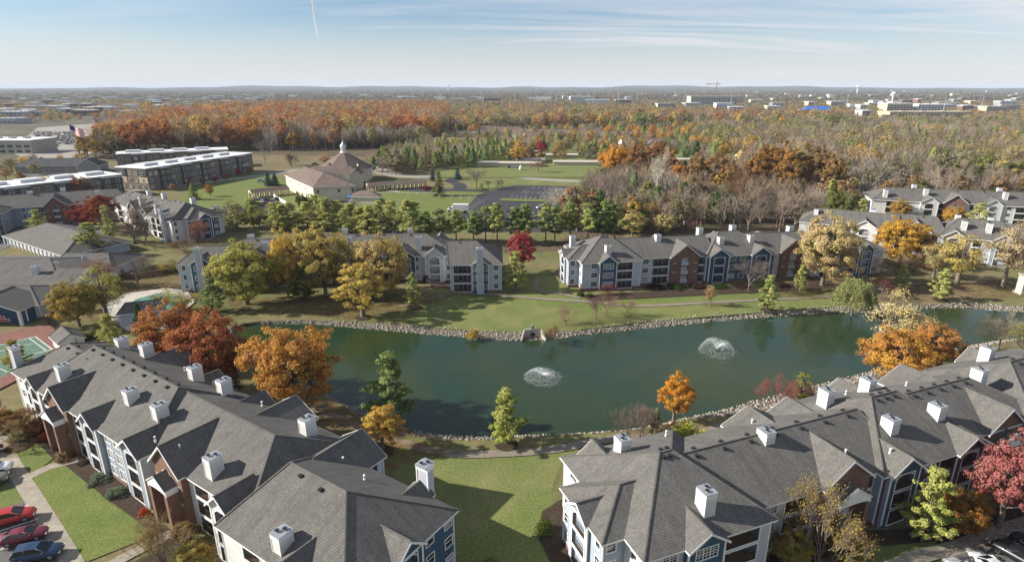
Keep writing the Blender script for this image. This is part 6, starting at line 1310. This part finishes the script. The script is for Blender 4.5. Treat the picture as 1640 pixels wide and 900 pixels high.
for px, py, tp, w_, lb in ((905, 521, 482, 38, 'small bare tree left of the shrub group on the bank'), (955, 517, 474, 34, 'reddish bare tree, left of the pair behind the riprap'), (971, 509, 466, 40, 'reddish bare tree, right of the pair behind the riprap'), (1004, 506, 474, 26, 'small bare tree right of the reddish pair')): T('bare', px, py, tp, w_, BRN, lb, tw=(.22, .13, .11))
T('maple', 836, 438, 366, 46, RED, 'bright crimson tree between the two far-shore blocks', (.28, .07, .07), 0); T('pine', 826, 466, 403, 42, PINE, 'pine in front of the crimson tree'); T('multileaf', 976, 472, 452, 30, MARO, 'red shrub against the blue gable wall', tw=(.15, .05, .05))
T('bush', 758, 540, 524, 26, (.36, .26, .06), 'golden tuft of shrub on the riprap left of the outlet'); T('multileaf', 886, 545, 520, 32, (.26, .14, .07), 'brown shrub beside the storm outlet', tw=(.2, .11, .07)); T('bush', 930, 474, 463, 14, (.05, .07, .02), 'clipped green bush, left of the pair at the blue gable'); T('bush', 944, 476, 466, 14, (.05, .07, .02), 'clipped green bush, right of the pair at the blue gable')
for i in range(7): T('bush', 1050+i*34, 462-i*.6, 453, 36, [(.05, .03, .025), (.04, .06, .02)][i % 2], 'low dark hedge shrub, '+ORD[i]+' along the foot of the blue-gabled far-shore block', group='hedge shrubs along the far-shore block')
T('column', 683, 453, 440, 14, MARO, 'dark maroon shrub against the pale block wall'); 
# far shore, left
T('oak', 396, 488, 388, 118, YGRN, 'broad yellow-green tree at the left end of the pale block', (.27, .25, .07), 0); T('pine', 343, 500, 446, 42, PIND, 'dark pine by the pool at the left end of the pond'); T('pine', 487, 480, 424, 56, (.09, .12, .035), 'dark green pine among the yellow trees', PIND)
T('oak', 462, 478, 368, 62, (.42, .29, .07), 'golden tree behind the dark green pine', YEL, 1); T('oak', 522, 474, 360, 96, (.30, .26, .09), 'tall yellow-green tree before the pale block', (.36, .27, .08), 2); T('oak', 613, 478, 373, 108, (.37, .28, .12), 'large straw-yellow tree before the pale block', (.33, .27, .10), 1); T('pear', 582, 508, 418, 78, (.40, .32, .10), 'yellow tree standing at the far water edge', YEL, 0); T('thin', 560, 476, 380, 60, PALE, 'sparse yellow tree between the tall tree and the straw-yellow tree')
T('pine', 663, 494, 436, 34, PINE, 'slim pine on the far lawn right of the yellow trees', PIND)
# clubhouse side
T('bare', 222, 462, 403, 78, BRN, 'bare spreading tree above the pool'); T('bareleaf', 172, 455, 408, 70, BRN, 'brown twiggy tree beside the clubhouse roof'); T('oak', 128, 523, 450, 76, (.30, .22, .06), 'yellow-brown tree below the clubhouse', (.22, .19, .06)); T('thin', 172, 510, 430, 84, (.24, .20, .07), 'sparse olive tree between clubhouse and pool', YGRN)
T('thin', 108, 500, 465, 36, YEL, 'small yellow tree right of the clubhouse porch'); T('thin', 262, 500, 464, 40, (.40, .35, .16), 'pale yellow tree over the pool, left of its pair'); T('thin', 294, 500, 466, 50, (.36, .33, .12), 'pale yellow tree over the pool, right of its pair')
T('spruce', 228, 535, 485, 30, (.045, .075, .03), 'dark green spruce at the pool corner'); T('pine', 180, 560, 504, 48, PINE, 'green pine between the shed and the left roof'); T('pine', 31, 590, 545, 46, (.24, .21, .05), 'yellow-green pine in front of the tennis court'); T('bush', 130, 545, 532, 50, (.06, .065, .02), 'dark clipped hedge behind the shed')
T('maple', 170, 372, 308, 58, (.17, .045, .03), 'dark red tree left of the white-sided block', (.24, .08, .04)); T('maple', 140, 365, 322, 44, (.20, .03, .035), 'dark crimson tree joined to the left of the dark red tree', MARO)
T('pine', 65, 376, 336, 36, PINE, 'small pine before the brick entry gable at left'); T('pine', 178, 388, 328, 32, PINE, 'slim pine right of the dark red tree'); T('pine', 150, 410, 356, 58, (.16, .18, .06), 'feathery conifer over the parked cars', PINE); T('bare', 216, 390, 306, 76, BRN, 'large bare tree before the white-sided block'); T('multi', 232, 392, 340, 60, BRN, 'bare tangled shrubs at the foot of the large bare tree')
T('multileaf', 327, 392, 350, 38, (.34, .15, .08), 'reddish thin tree before the deep blue end wall', tw=(.2, .12, .09)); T('multileaf', 296, 402, 382, 44, BRN, 'brown shrub at the foot of the white and blue corner'); T('bare', 375, 372, 320, 42, BRN, 'bare tree right of the blue-ended block'); T('thin', 270, 437, 418, 40, (.24, .2, .06), 'olive shrub tree at the left end of the pale block')
# middle distance, left and church
T('oak', 83, 322, 284, 64, (.25, .20, .07), 'olive-gold tree before the long white-roofed block'); T('oak', 130, 322, 281, 38, (.25, .12, .07), 'russet tree right of the olive-gold tree'); T('bare', 152, 322, 283, 36, BRN, 'bare tree by the small flag'); 
T('spruce', 311, 320, 291, 24, PIND, 'dark spruce beside the road below the brick blocks'); T('maple', 337, 315, 294, 14, (.34, .16, .06), 'small orange tree on the lawn by the road'); T('maple', 278, 306, 294, 11, (.36, .18, .06), 'small orange street tree before the brick block')
for i, (px, py) in enumerate(((305, 300), (326, 297), (345, 294), (363, 290), (382, 283), (400, 280))): T('maple', px, py, py-13, 10, [(.28, .05, .04), (.34, .12, .05)][i % 2], 'small red-orange tree, '+ORD[i]+' along the long brick block', group='small trees along the brick block')
T('spruce', 430, 298, 276, 22, BLUE_, 'blue spruce left of the church, front of the pair'); T('spruce', 441, 297, 277, 20, BLUE_, 'blue spruce left of the church, back of the pair')
for i, px in enumerate((479, 486, 493, 500)): T('column', px, 331-i*.3, 307+i, 12, (.06, .10, .02), 'dark green column evergreen, '+ORD[i]+' of four at the church corner', group='column evergreens at the church corner')
T('spruce', 703, 314, 272, 28, (.12, .12, .07), 'tall dark spruce beside the church drive', PIND); T('spruce', 693, 290, 271, 16, BLUE_, 'small blue spruce behind the tall dark spruce'); T('spruce', 733, 288, 268, 18, (.05, .09, .10), 'blue spruce beyond the drive'); T('bare', 763, 302, 262, 44, BRN, 'bare tree on the grass loop of the drive'); T('column', 771, 303, 293, 7, PIND, 'tiny column evergreen on the grass loop'); T('bush', 772, 305, 298, 18, PIND, 'low green shrubs round the tiny column evergreen')
for i, px in enumerate((782, 797, 804)): T('bare', px, 303-i*.5, 285, 14, BRN, 'small bare tree, '+ORD[i]+' of three by the church car park', group='small bare trees by the church car park')
T('bush', 686, 303, 297, 30, MARO, 'maroon low shrub on the drive island'); T('bare', 425, 266, 218, 34, GREY, 'grey bare tree group in the dry field', tw=(.27, .23, .19)); T('tall', 1052, 352, 232, 46, (.36, .33, .28), 'tall pale-limbed bare tree rising from the grey woods', tw=(.36, .33, .28)); T('tall', 1388, 330, 232, 60, GREY, 'tall pale bare tree left of the lone white house', tw=(.32, .28, .23)); T('multi', 900, 352, 298, 64, GREY, 'pale grey bare tree spreading over the church car park', tw=(.38, .34, .29))
T('multi', 466, 268, 240, 26, BRN, 'low bare tree in the dry field behind the church'); T('thin', 522, 264, 246, 28, (.34, .22, .12), 'tan bushy tree behind the church roof')
T('maple', 829, 262, 231, 30, GOLD, 'round golden-yellow tree beyond the road', YEL); T('maple', 867, 250, 224, 24, RED, 'bright red tree beyond the road', (.3, .05, .05)); T('maple', 898, 246, 225, 24, ORNG, 'orange-brown tree right of the bright red tree'); T('oak', 983, 298, 231, 52, (.44, .20, .04), 'tall orange tree beyond the road at centre right', GOLD)
T('bareleaf', 862, 276, 254, 26, (.25, .10, .06), 'reddish small tree before the pale garages'); T('multileaf', 1120, 0+258, 240, 10, RED, 'small pink-red tree by the garage row')
T('maple', 1196, 260, 238, 18, (.30, .05, .06), 'small crimson tree left of the big brown-orange tree')
# pines between the far-shore blocks and the church
for i in range(15):
    px = 662+i*23+random.uniform(-5, 5); py = 390-abs(i-7)*.2+random.uniform(-3, 3); T('rowpine', px, py, py-(50 if px < 775 else 67)+random.uniform(-6, 7), 44, [PINE, (.10, .135, .04), (.16, .18, .06)][i % 3], 'tall pine, '+ORD[i]+' in the row behind the crimson tree', PIND, group='row of pines behind the pale far-shore block')
for i in range(17):
    px = 385+i*17.5+random.uniform(-6, 6); py = 364+random.uniform(-5, 8)+(6 if i > 8 else 0)
    if i % 4 == 2: T('bareleaf', px+6, py+4, py-32, 34, YGRN, 'thin yellow-green tree, between the '+ORD[i].replace('leftmost', 'first')+' and next bushy pines below the church', tw=(.2, .17, .13))
    T('pine', px, py, py-47+random.uniform(-13, 9), random.uniform(34, 54), [PINE, (.12, .145, .045), (.17, .18, .055)][i % 3], 'bushy pine, '+ORD[i]+' in the belt below the church', PINE, group='belt of bushy pines below the church')
T('thin', 372, 345, 316, 22, YGRN, 'thin green tree left of the church lot'); T('oak', 1012, 378, 338, 48, (.32, .28, .09), 'pale yellow shrub tree behind the far-shore block roof', PALE); T('oak', 1066, 376, 342, 40, (.28, .25, .10), 'second pale yellow shrub tree behind the far-shore block roof', PALE); T('oak', 1018, 368, 322, 44, (.09, .13, .035), 'green tree above the pale yellow shrub tree'); T('multileaf', 1104, 374, 350, 26, (.26, .08, .07), 'reddish bare shrub above the far-shore roof')
# big trees in the woods at centre right
for px, py, tp, w_, c_, lb, kd in ((1040, 345, 222, 88, (.26, .135, .06), 'tall thin-leaved brown tree right of the tall orange tree', 'bareleaf'), (1085, 320, 256, 36, (.38, .18, .05), 'small orange tree within the bare woods', 'maple'), (1135, 365, 236, 84, (.25, .15, .065), 'big orange-brown tree with open crown over the far-shore block', 'oak'), (1232, 368, 222, 88, (.28, .15, .05), 'big brown-orange tree, left of the twin crowns in the woods', 'oak'), (1300, 372, 228, 86, (.22, .14, .06), 'big brown-orange tree, right of the twin crowns in the woods', 'oak'), (1175, 360, 262, 60, BRN, 'brown thin tree between the orange crowns', 'bareleaf'), (1335, 380, 300, 50, (.15, .16, .05), 'olive green tree at the edge of the woods', 'oak'), (1372, 385, 318, 40, PINE, 'green pine left of the white-walled block', 'pine'), (1438, 355, 318, 36, (.34, .22, .06), 'small golden tree before the white-walled block', 'oak'), (1525, 362, 330, 40, (.38, .23, .05), 'golden-orange shrub tree before the brick gable of the white block', 'oak'), (1563, 368, 325, 42, PINE, 'green pine right of the brick gable of the white block', 'pine')):
    if w_ > 80 and kd == 'oak' or px == 1040:
        for j, (dx, dy, dt, ws, wh) in enumerate(((-.27, -42, 4, .5, 'left crown of the '), (.05, -52, 0, .52, 'middle crown of the '), (.3, -38, 9, .48, 'right crown of the '))): T('pear', px+dx*w_, py+dy, tp+dt, w_*ws, tuple(v*(1+.12*(j-1)) for v in c_), wh+lb.replace('big ', '').replace('tall ', ''), tuple(v*.8 for v in c_))
    else: T(kd, px, py, tp, w_, c_, lb, tuple(v*.8 for v in c_))
# near trees at the bottom
T('multileaf', 270, 905, 815, 96, (.30, .22, .08), 'thin bare shrub tree with a few yellow leaves at bottom left', tw=(.19, .15, .12)); T('oak', 318, 925, 872, 70, (.34, .22, .06), 'yellow and green shrub at the bottom edge by the left block', YGRN); T('oak', 300, 868, 838, 44, (.16, .13, .06), 'brown-green shrub at the left block porch', BRN)
T('bareleaf', 32, 716, 668, 46, (.22, .16, .06), 'small twisted tree on the green verge at left'); T('oak', 22, 700, 655, 60, (.20, .14, .06), 'brown shrub mass at the left end of the left block', (.24, .12, .05)); T('bush', 60, 690, 668, 54, (.24, .13, .06), 'tan shrub beneath the left block balconies'); T('bush', 72, 704, 692, 28, (.28, .06, .04), 'red low shrub beneath the left block balconies'); T('bush', 105, 735, 718, 34, (.22, .15, .07), 'brown shrub left of the first brick porch'); T('bush', 232, 826, 812, 22, (.34, .07, .04), 'small bright red shrub by the second brick porch')
T('bush', 160, 770, 758, 40, (.13, .16, .11), 'grey-green low juniper, upper of the pair in the mulch bed'); T('bush', 186, 792, 780, 40, (.12, .15, .10), 'grey-green low juniper, lower of the pair in the mulch bed'); T('bush', 135, 742, 732, 22, (.10, .08, .05), 'dark low shrub by the first porch step')
T('multileaf', 684, 925, 854, 84, (.42, .25, .10), 'thin pinkish-orange tree at the bottom edge right of the left block', tw=(.22, .16, .13)); T('bush', 785, 915, 892, 40, (.14, .15, .05), 'green shrub at the bottom edge by the lawn'); T('bush', 872, 852, 822, 34, (.075, .10, .022), 'clipped round green bush at the corner of the right block', (.085, .11, .025))
T('multileaf', 1312, 915, 770, 120, (.34, .25, .06), 'tall thin tree with yellow-brown leaves before the right block porch', tw=(.21, .17, .14)); T('oak', 1262, 915, 852, 74, (.18, .16, .05), 'olive shrub left of the tall thin tree', (.28, .2, .05)); T('oak', 1352, 915, 850, 62, (.24, .17, .06), 'brown shrub right of the tall thin tree', (.12, .12, .04))
T('pine', 1475, 868, 751, 82, (.21, .235, .06), 'bright yellow-green pine before the plum wall', PINE, 2); T('oak', 1530, 858, 785, 84, (.28, .13, .035), 'dark orange-brown shrub tree between pine and red tree', (.15, .10, .035), 0); T('maple', 1598, 846, 694, 112, (.26, .09, .085), 'dusty crimson tree at the right edge before the right block', (.30, .13, .115), 1); T('oak', 1664, 835, 705, 90, (.20, .10, .09), 'dark purplish tree crown cut by the right edge', BRN)
T('multileaf', 1262, 790, 742, 10, BRN, 'tiny twig shrub by the porch') if False else None
# ------------------------------------------------------------------ woods: the nearest trees one by one, the rest as one mass
C_OR = [(.33, .15, .05), (.36, .19, .055), (.27, .095, .045), (.30, .13, .045), (.32, .21, .07), (.24, .14, .08)]
C_MX = [(.27, .22, .09), (.22, .19, .09), (.30, .18, .07), (.24, .15, .08), (.18, .16, .085), (.34, .22, .06), (.20, .17, .11), (.16, .17, .055)]
C_BR = [(.23, .19, .15), (.26, .215, .17), (.20, .16, .13), (.24, .19, .13)]
C_GR = [(.22, .25, .08), (.28, .28, .09), (.13, .18, .07)]
ZONES = [ # polygon in pixels on the ground, m2 per tree, height range, kinds, name for labels
 ([(205,246),(415,240),(690,233),(712,222),(712,180),(205,186)], 135, (23, 30), [('d', C_OR, .62), ('b', C_BR, .25), ('d', C_MX, .13)], 'tree in the orange woods behind the brick blocks', 26),
 ([(415,243),(690,236),(700,228),(425,230)], 80, (16, 22), [('b', [(.26, .23, .20), (.22, .19, .16)], .9), ('d', C_MX, .1)], 'grey bare tree along the front edge of the orange woods', 20),
 ([(130,258),(205,248),(215,205),(150,218)], 90, (15, 21), [('d', [(.30, .20, .06), (.32, .16, .06), (.22, .17, .07)], .7), ('b', C_BR, .3)], 'gold-brown tree in the grove left of the orange woods', 22),
 ([(590,285),(700,272),(760,270),(820,262),(800,240),(720,232),(690,236),(610,262)], 80, (9, 15), [('p', C_GR, .55), ('b', C_BR, .3), ('d', C_MX, .15)], 'tree in the mixed evergreens right of the church', 20),
 ([(820,262),(960,262),(1100,262),(1180,252),(1100,205),(700,215),(700,232),(800,240)], 270, (8, 14), [('d', C_MX+C_OR[:2], .5), ('p', C_GR, .3), ('b', C_BR, .2)], 'tree among the brown-roofed houses', 30),
 ([(700,215),(1110,206),(1340,215),(1340,193),(700,193)], 240, (17, 23), [('d', C_MX, .62), ('d', C_OR, .12), ('b', C_BR, .26)], 'tree in the woods beyond the brown-roofed houses', 0),
 ([(880,372),(1340,372),(1335,300),(1190,285),(960,300),(935,318),(945,345)], 52, (11, 17), [('b', C_BR, .78), ('d', C_MX, .14), ('p', C_GR, .08)], 'bare tree in the grey woods behind the far-shore block', 90),
 ([(1190,285),(1400,318),(1640,300),(1700,296),(1700,200),(1340,200),(1110,206),(1180,250)], 170, (12, 17), [('b', C_BR, .5), ('d', C_MX[4:]+C_MX[:2], .42), ('p', C_GR, .08)], 'tree in the brown woods at right', 60),
 ([(1340,330),(1640,316),(1720,300),(1400,312)], 50, (8, 13), [('b', C_BR, .8), ('d', C_MX, .2)], 'bare tree behind the white-walled block', 30),
 ([(-60,200),(200,192),(215,186),(700,182),(700,164),(-60,164)], 170, (8, 13), [('d', C_MX, .5), ('b', C_BR, .32), ('d', C_OR, .06), ('p', C_GR, .12)], 'tree on the plain at left', 0),
 ([(700,193),(1340,193),(1700,200),(1700,166),(700,164)], 330, (7, 12), [('d', C_MX, .55), ('b', C_BR, .3), ('d', C_OR, .07), ('p', C_GR, .08)], 'tree on the plain at right', 0),
 ([(-40,300),(120,286),(130,262),(40,262),(-40,290)], 260, (6, 9), [('b', C_BR, .5), ('d', C_MX, .5)], 'tree beside the dealer buildings', 4),
]
def mass_proto(seed, kind, n):
    rng = np.random.default_rng(seed)
    if kind == 'p':
        t = rng.random(n)**.8; a = rng.random(n)*6.283; r_ = .5*(1-t*.9)*rng.uniform(.5, 1, n); C = np.stack([r_*np.cos(a), r_*np.sin(a), .12+.88*t], 1); s = .085
    else:
        D = rnd_dirs(n, rng)*(rng.uniform(.35, 1, n)**.5)[:, None]; lob = 1+.2*np.sin(D[:, 0]*4+seed)+.15*np.sin(D[:, 1]*5+seed*3); D *= lob[:, None]; C = np.stack([D[:, 0]*.47, D[:, 1]*.47, .60+D[:, 2]*.38], 1); s = .078 if kind == 'd' else .045
    nd = rnd_dirs(n, rng)*.5
    if kind != 'p': nd += D/np.linalg.norm(D, axis=1)[:, None]*.9
    else: nd[:, 0] += np.cos(a)*.8; nd[:, 1] += np.sin(a)*.8
    nd[:, 2] += .3; nd /= np.linalg.norm(nd, axis=1)[:, None]
    if kind == 'b': nd = D/np.linalg.norm(D, axis=1)[:, None]; nd[:, 2] += .7
    a = np.cross(nd, rnd_dirs(n, rng)); a /= np.linalg.norm(a, axis=1)[:, None]; b = np.cross(nd, a); sz = s*rng.uniform(.7, 1.3, n)[:, None]*math.sqrt(150/max(n, 60))**.75
    if kind == 'b': V = np.stack([C-nd*sz*2.2, C+a*sz*.38, C+nd*sz*2.2], 1).reshape(-1, 3)
    else: V = np.stack([C-a*sz, C+b*sz*1.2, C+a*sz-b*sz*.4], 1).reshape(-1, 3)
    F = np.arange(n*3).reshape(n, 3); r_ = .018; tv = np.array([(r_, 0, 0), (-r_*.5, r_, 0), (-r_*.5, -r_, 0), (0, 0, .75)]); tf = np.array([(0, 1, 3), (1, 2, 3), (2, 0, 3)])
    return np.concatenate([V, tv]), np.concatenate([F, tf+len(V)])
SPOTS = []; HASH = {}
def free(x, y, mind):
    for P_ in NOTREE:
        if inpoly(x, y, P_): return False
    k = (int(x//12), int(y//12))
    for i in (-1, 0, 1):
        for j in (-1, 0, 1):
            for (a, b) in HASH.get((k[0]+i, k[1]+j), ()):
                if (a-x)**2+(b-y)**2 < mind*mind: return False
    return True
roads = []
for zi, (poly, m2, hr, kinds, lb, nind) in enumerate(ZONES):
    P_ = [G(*p) for p in poly]; xs = [p[0] for p in P_]; ys = [p[1] for p in P_]; ar = abs(sum(P_[i][0]*P_[(i+1) % len(P_)][1]-P_[(i+1) % len(P_)][0]*P_[i][1] for i in range(len(P_))))/2
    n = min(int(ar/m2), 5200); loc = []; tries = 0; mind = math.sqrt(m2)*.62
    while len(loc) < n and tries < n*9:
        tries += 1; x = random.uniform(min(xs), max(xs)); y = random.uniform(min(ys), max(ys))
        if not inpoly(x, y, P_) or abs(x) > y*.93+20 or not free(x, y, mind): continue
        HASH.setdefault((int(x//12), int(y//12)), []).append((x, y)); loc.append((x, y))
    loc.sort(key=lambda q: q[1]); cnt = 0
    for x, y in loc:
        r_ = random.random(); acc = 0
        for kd, cols, wt in kinds:
            acc += wt
            if r_ <= acc: break
        # neighbouring trees share a hue: pick by a slow field
        fld = math.sin(x*.021+zi)+math.sin(y*.017+x*.009+zi*2); col = cols[int((fld+2)/4*len(cols)*.999+random.random()*1.6) % len(cols)]
        v = random.uniform(.8, 1.2); col = tuple(c*v for c in col); h = random.uniform(*hr); w_ = h*(random.uniform(.75, 1.05) if kd != 'p' else random.uniform(.6, .8))*(.72 if zi < 2 else 1); col = tuple(c*1.25 for c in col)
        if cnt < nind and abs(x) < y*.88:
            cnt += 1; kk = {'d': random.choice(['mdec', 'mdec', 'mthin']), 'b': 'mbare', 'p': 'mpine'}[kd]; me_, _ = proto(kk, int(RNG.integers(0, 4)))
            sc_ = (w_/W0[kk], w_/W0[kk], h/10); o = put({'d': 'autumn_tree', 'b': 'bare_tree', 'p': 'pine_tree'}[kd], me_, None, (x, y, 0), random.random()*6.28, sc_, col); o['tint_b'] = [c*.85 for c in col]
            kn = {'d': 'leafy autumn', 'b': 'bare twiggy', 'p': 'green conifer'}[kd]
            tag(o, kn+' '+lb.replace('grey bare ', '').replace('bare ', '').replace('gold-brown ', ''), 'tree', lb.replace('tree', 'trees', 1))
        else: SPOTS.append((x, y, h, w_, kd, col))
# distant blobs of canopy out to the horizon
for i in range(15000):
    y = 1700*math.exp(random.random()*1.75); x = random.uniform(-.95, .95)*y
    if not free(x, y, 1): continue
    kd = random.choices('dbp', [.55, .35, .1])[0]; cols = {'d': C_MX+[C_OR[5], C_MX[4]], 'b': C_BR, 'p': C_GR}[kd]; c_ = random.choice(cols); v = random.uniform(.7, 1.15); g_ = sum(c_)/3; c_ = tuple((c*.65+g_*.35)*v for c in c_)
    sc = 1+(y-1700)/3200; SPOTS.append((x, y, random.uniform(7, 11)*min(sc, 1.6)**.4, random.uniform(11, 20)*sc, kd+'f', c_))
def mass():
    Vs, Fs, Ts = [], [], []; k = 0; lib = {}
    bark = np.array((.13, .11, .09))
    for x, y, h, w_, kd, col in SPOTS:
        n = (380 if y < 520 else 300 if y < 800 else 220 if y < 1100 else 80) if len(kd) == 1 else 20
        key = (kd[0], n, random.randrange(6))
        if key not in lib: lib[key] = mass_proto(key[2]+n, key[0], n)
        V, F = lib[key]; a = random.random()*6.28; c_, s_ = math.cos(a), math.sin(a)
        q = np.empty_like(V); q[:, 0] = (V[:, 0]*c_-V[:, 1]*s_)*w_+x; q[:, 1] = (V[:, 0]*s_+V[:, 1]*c_)*w_+y; q[:, 2] = V[:, 2]*h
        if len(kd) > 1: ctr = q.reshape(-1)  # far ones: larger leaves
        if len(kd) > 1:
            m_ = len(V)-4; t_ = q[:m_].reshape(-1, 3, 3); cc = t_.mean(1, keepdims=True); q[:m_] = (cc+(t_-cc)*2.0).reshape(-1, 3)
        t = np.tile(np.array(col), (len(V), 1)); t[:-4] *= np.repeat(RNG.uniform(.92, 1.08, (len(V)-4)//3), 3)[:, None]; t[-4:] = bark
        Vs.append(q); Fs.append(F+k); Ts.append(t); k += len(V)
    return npmesh('woodland', np.concatenate(Vs), np.concatenate(Fs), [LEAFM], None, np.concatenate(Ts))
wm = mass(); tag(put('woodland', wm), label='autumn woods and scattered treetops stretching to the horizon', cat='woods', kind='stuff')
print('individual+mass', len(SPOTS), 'mass tris', len(wm.polygons))
# fallen leaves under the crowns
def fallen():
    V = []; Tn = []; pr = rim.tolist()
    for x, y, r_, col in LEAFFALL:
        n = int(min(1500, 260*r_)); a = RNG.random(n)*6.283; d = r_*1.5*RNG.random(n)**.7; px_ = x+d*np.cos(a)+r_*.3; py_ = y+d*np.sin(a)
        for i in range(n):
            if inpoly(px_[i], py_[i], POND): continue
            b = RNG.random()*6.28; s = RNG.uniform(.05, .11); c = np.array([px_[i], py_[i], LAYER[0]+.03])
            for j in range(3): V.append(c+s*np.array([math.cos(b+j*2.1), math.sin(b+j*2.1), .35 if j == 0 else 0]))
            k = RNG.uniform(.5, 1.0); Tn += [(col[0]*k*.9, col[1]*k*.95, col[2]*k)]*3
    V = np.array(V); return npmesh('fallen_leaves', V, np.arange(len(V)).reshape(-1, 3), [LEAFM], None, np.array(Tn))
tag(put('fallen_leaves', fallen()), label='fallen leaves scattered on the grass under the trees', cat='fallen leaves', kind='stuff')
# hedge row by the lot
for i in range(26): 
    tm_, lm = proto('bush', i % 3); x, y = G(66+i*4.2, 256+i*1.0); rt = empty('hedge_shrub', (x, y, 0), i, label='dark green hedge shrub between the car rows beyond the long white roof', cat='shrub', group='hedge beyond the long white roof'); rt.scale = (1.3, 1.3, 1.2); put('trunk', tm_, rt, col=GREY); c_ = put('crown', lm, rt, col=(.05, .085, .03)); c_['tint_b'] = [.05, .085, .03]
# ------------------------------------------------------------------ air
hb = MB(); hb.box(-24000, 24000, -280, 24000, -4.0, 112, 0); hm = bpy.data.materials.new('haze'); hm.use_nodes = True; hn = hm.node_tree.nodes; hn.remove(hn['Principled BSDF']); pv = hn.new('ShaderNodeVolumePrincipled'); pv.inputs['Density'].default_value = 0.000055; pv.inputs['Color'].default_value = (.72, .82, .97, 1); pv.inputs['Anisotropy'].default_value = 0.0
hm.node_tree.links.new(pv.outputs[0], hn['Material Output'].inputs['Volume']); hz = hb.build('haze', [hm]); hz['kind'] = 'stuff'; hz['label'] = 'thin blue autumn haze over the plain'

# contrail high above the plain
q = [np.array((*G(a_, b_, 2600), 2600.)) for a_, b_ in ((499, -40), (501, 5), (504, 32), (509, 56))]
cmt, nt, n_, l_, b_ = newmat('contrail_vapour'); b_.inputs['Base Color'].default_value = (.9, .9, .9, 1); b_.inputs['Roughness'].default_value = 1; b_.inputs['Alpha'].default_value = .5
m = MB(); m.tube(q, [26, 28, 34, 40], 6, 0); tag(m.build('contrail', [cmt], smooth=True), 'thin white contrail running down from the top of the sky', 'contrail', kind='stuff')
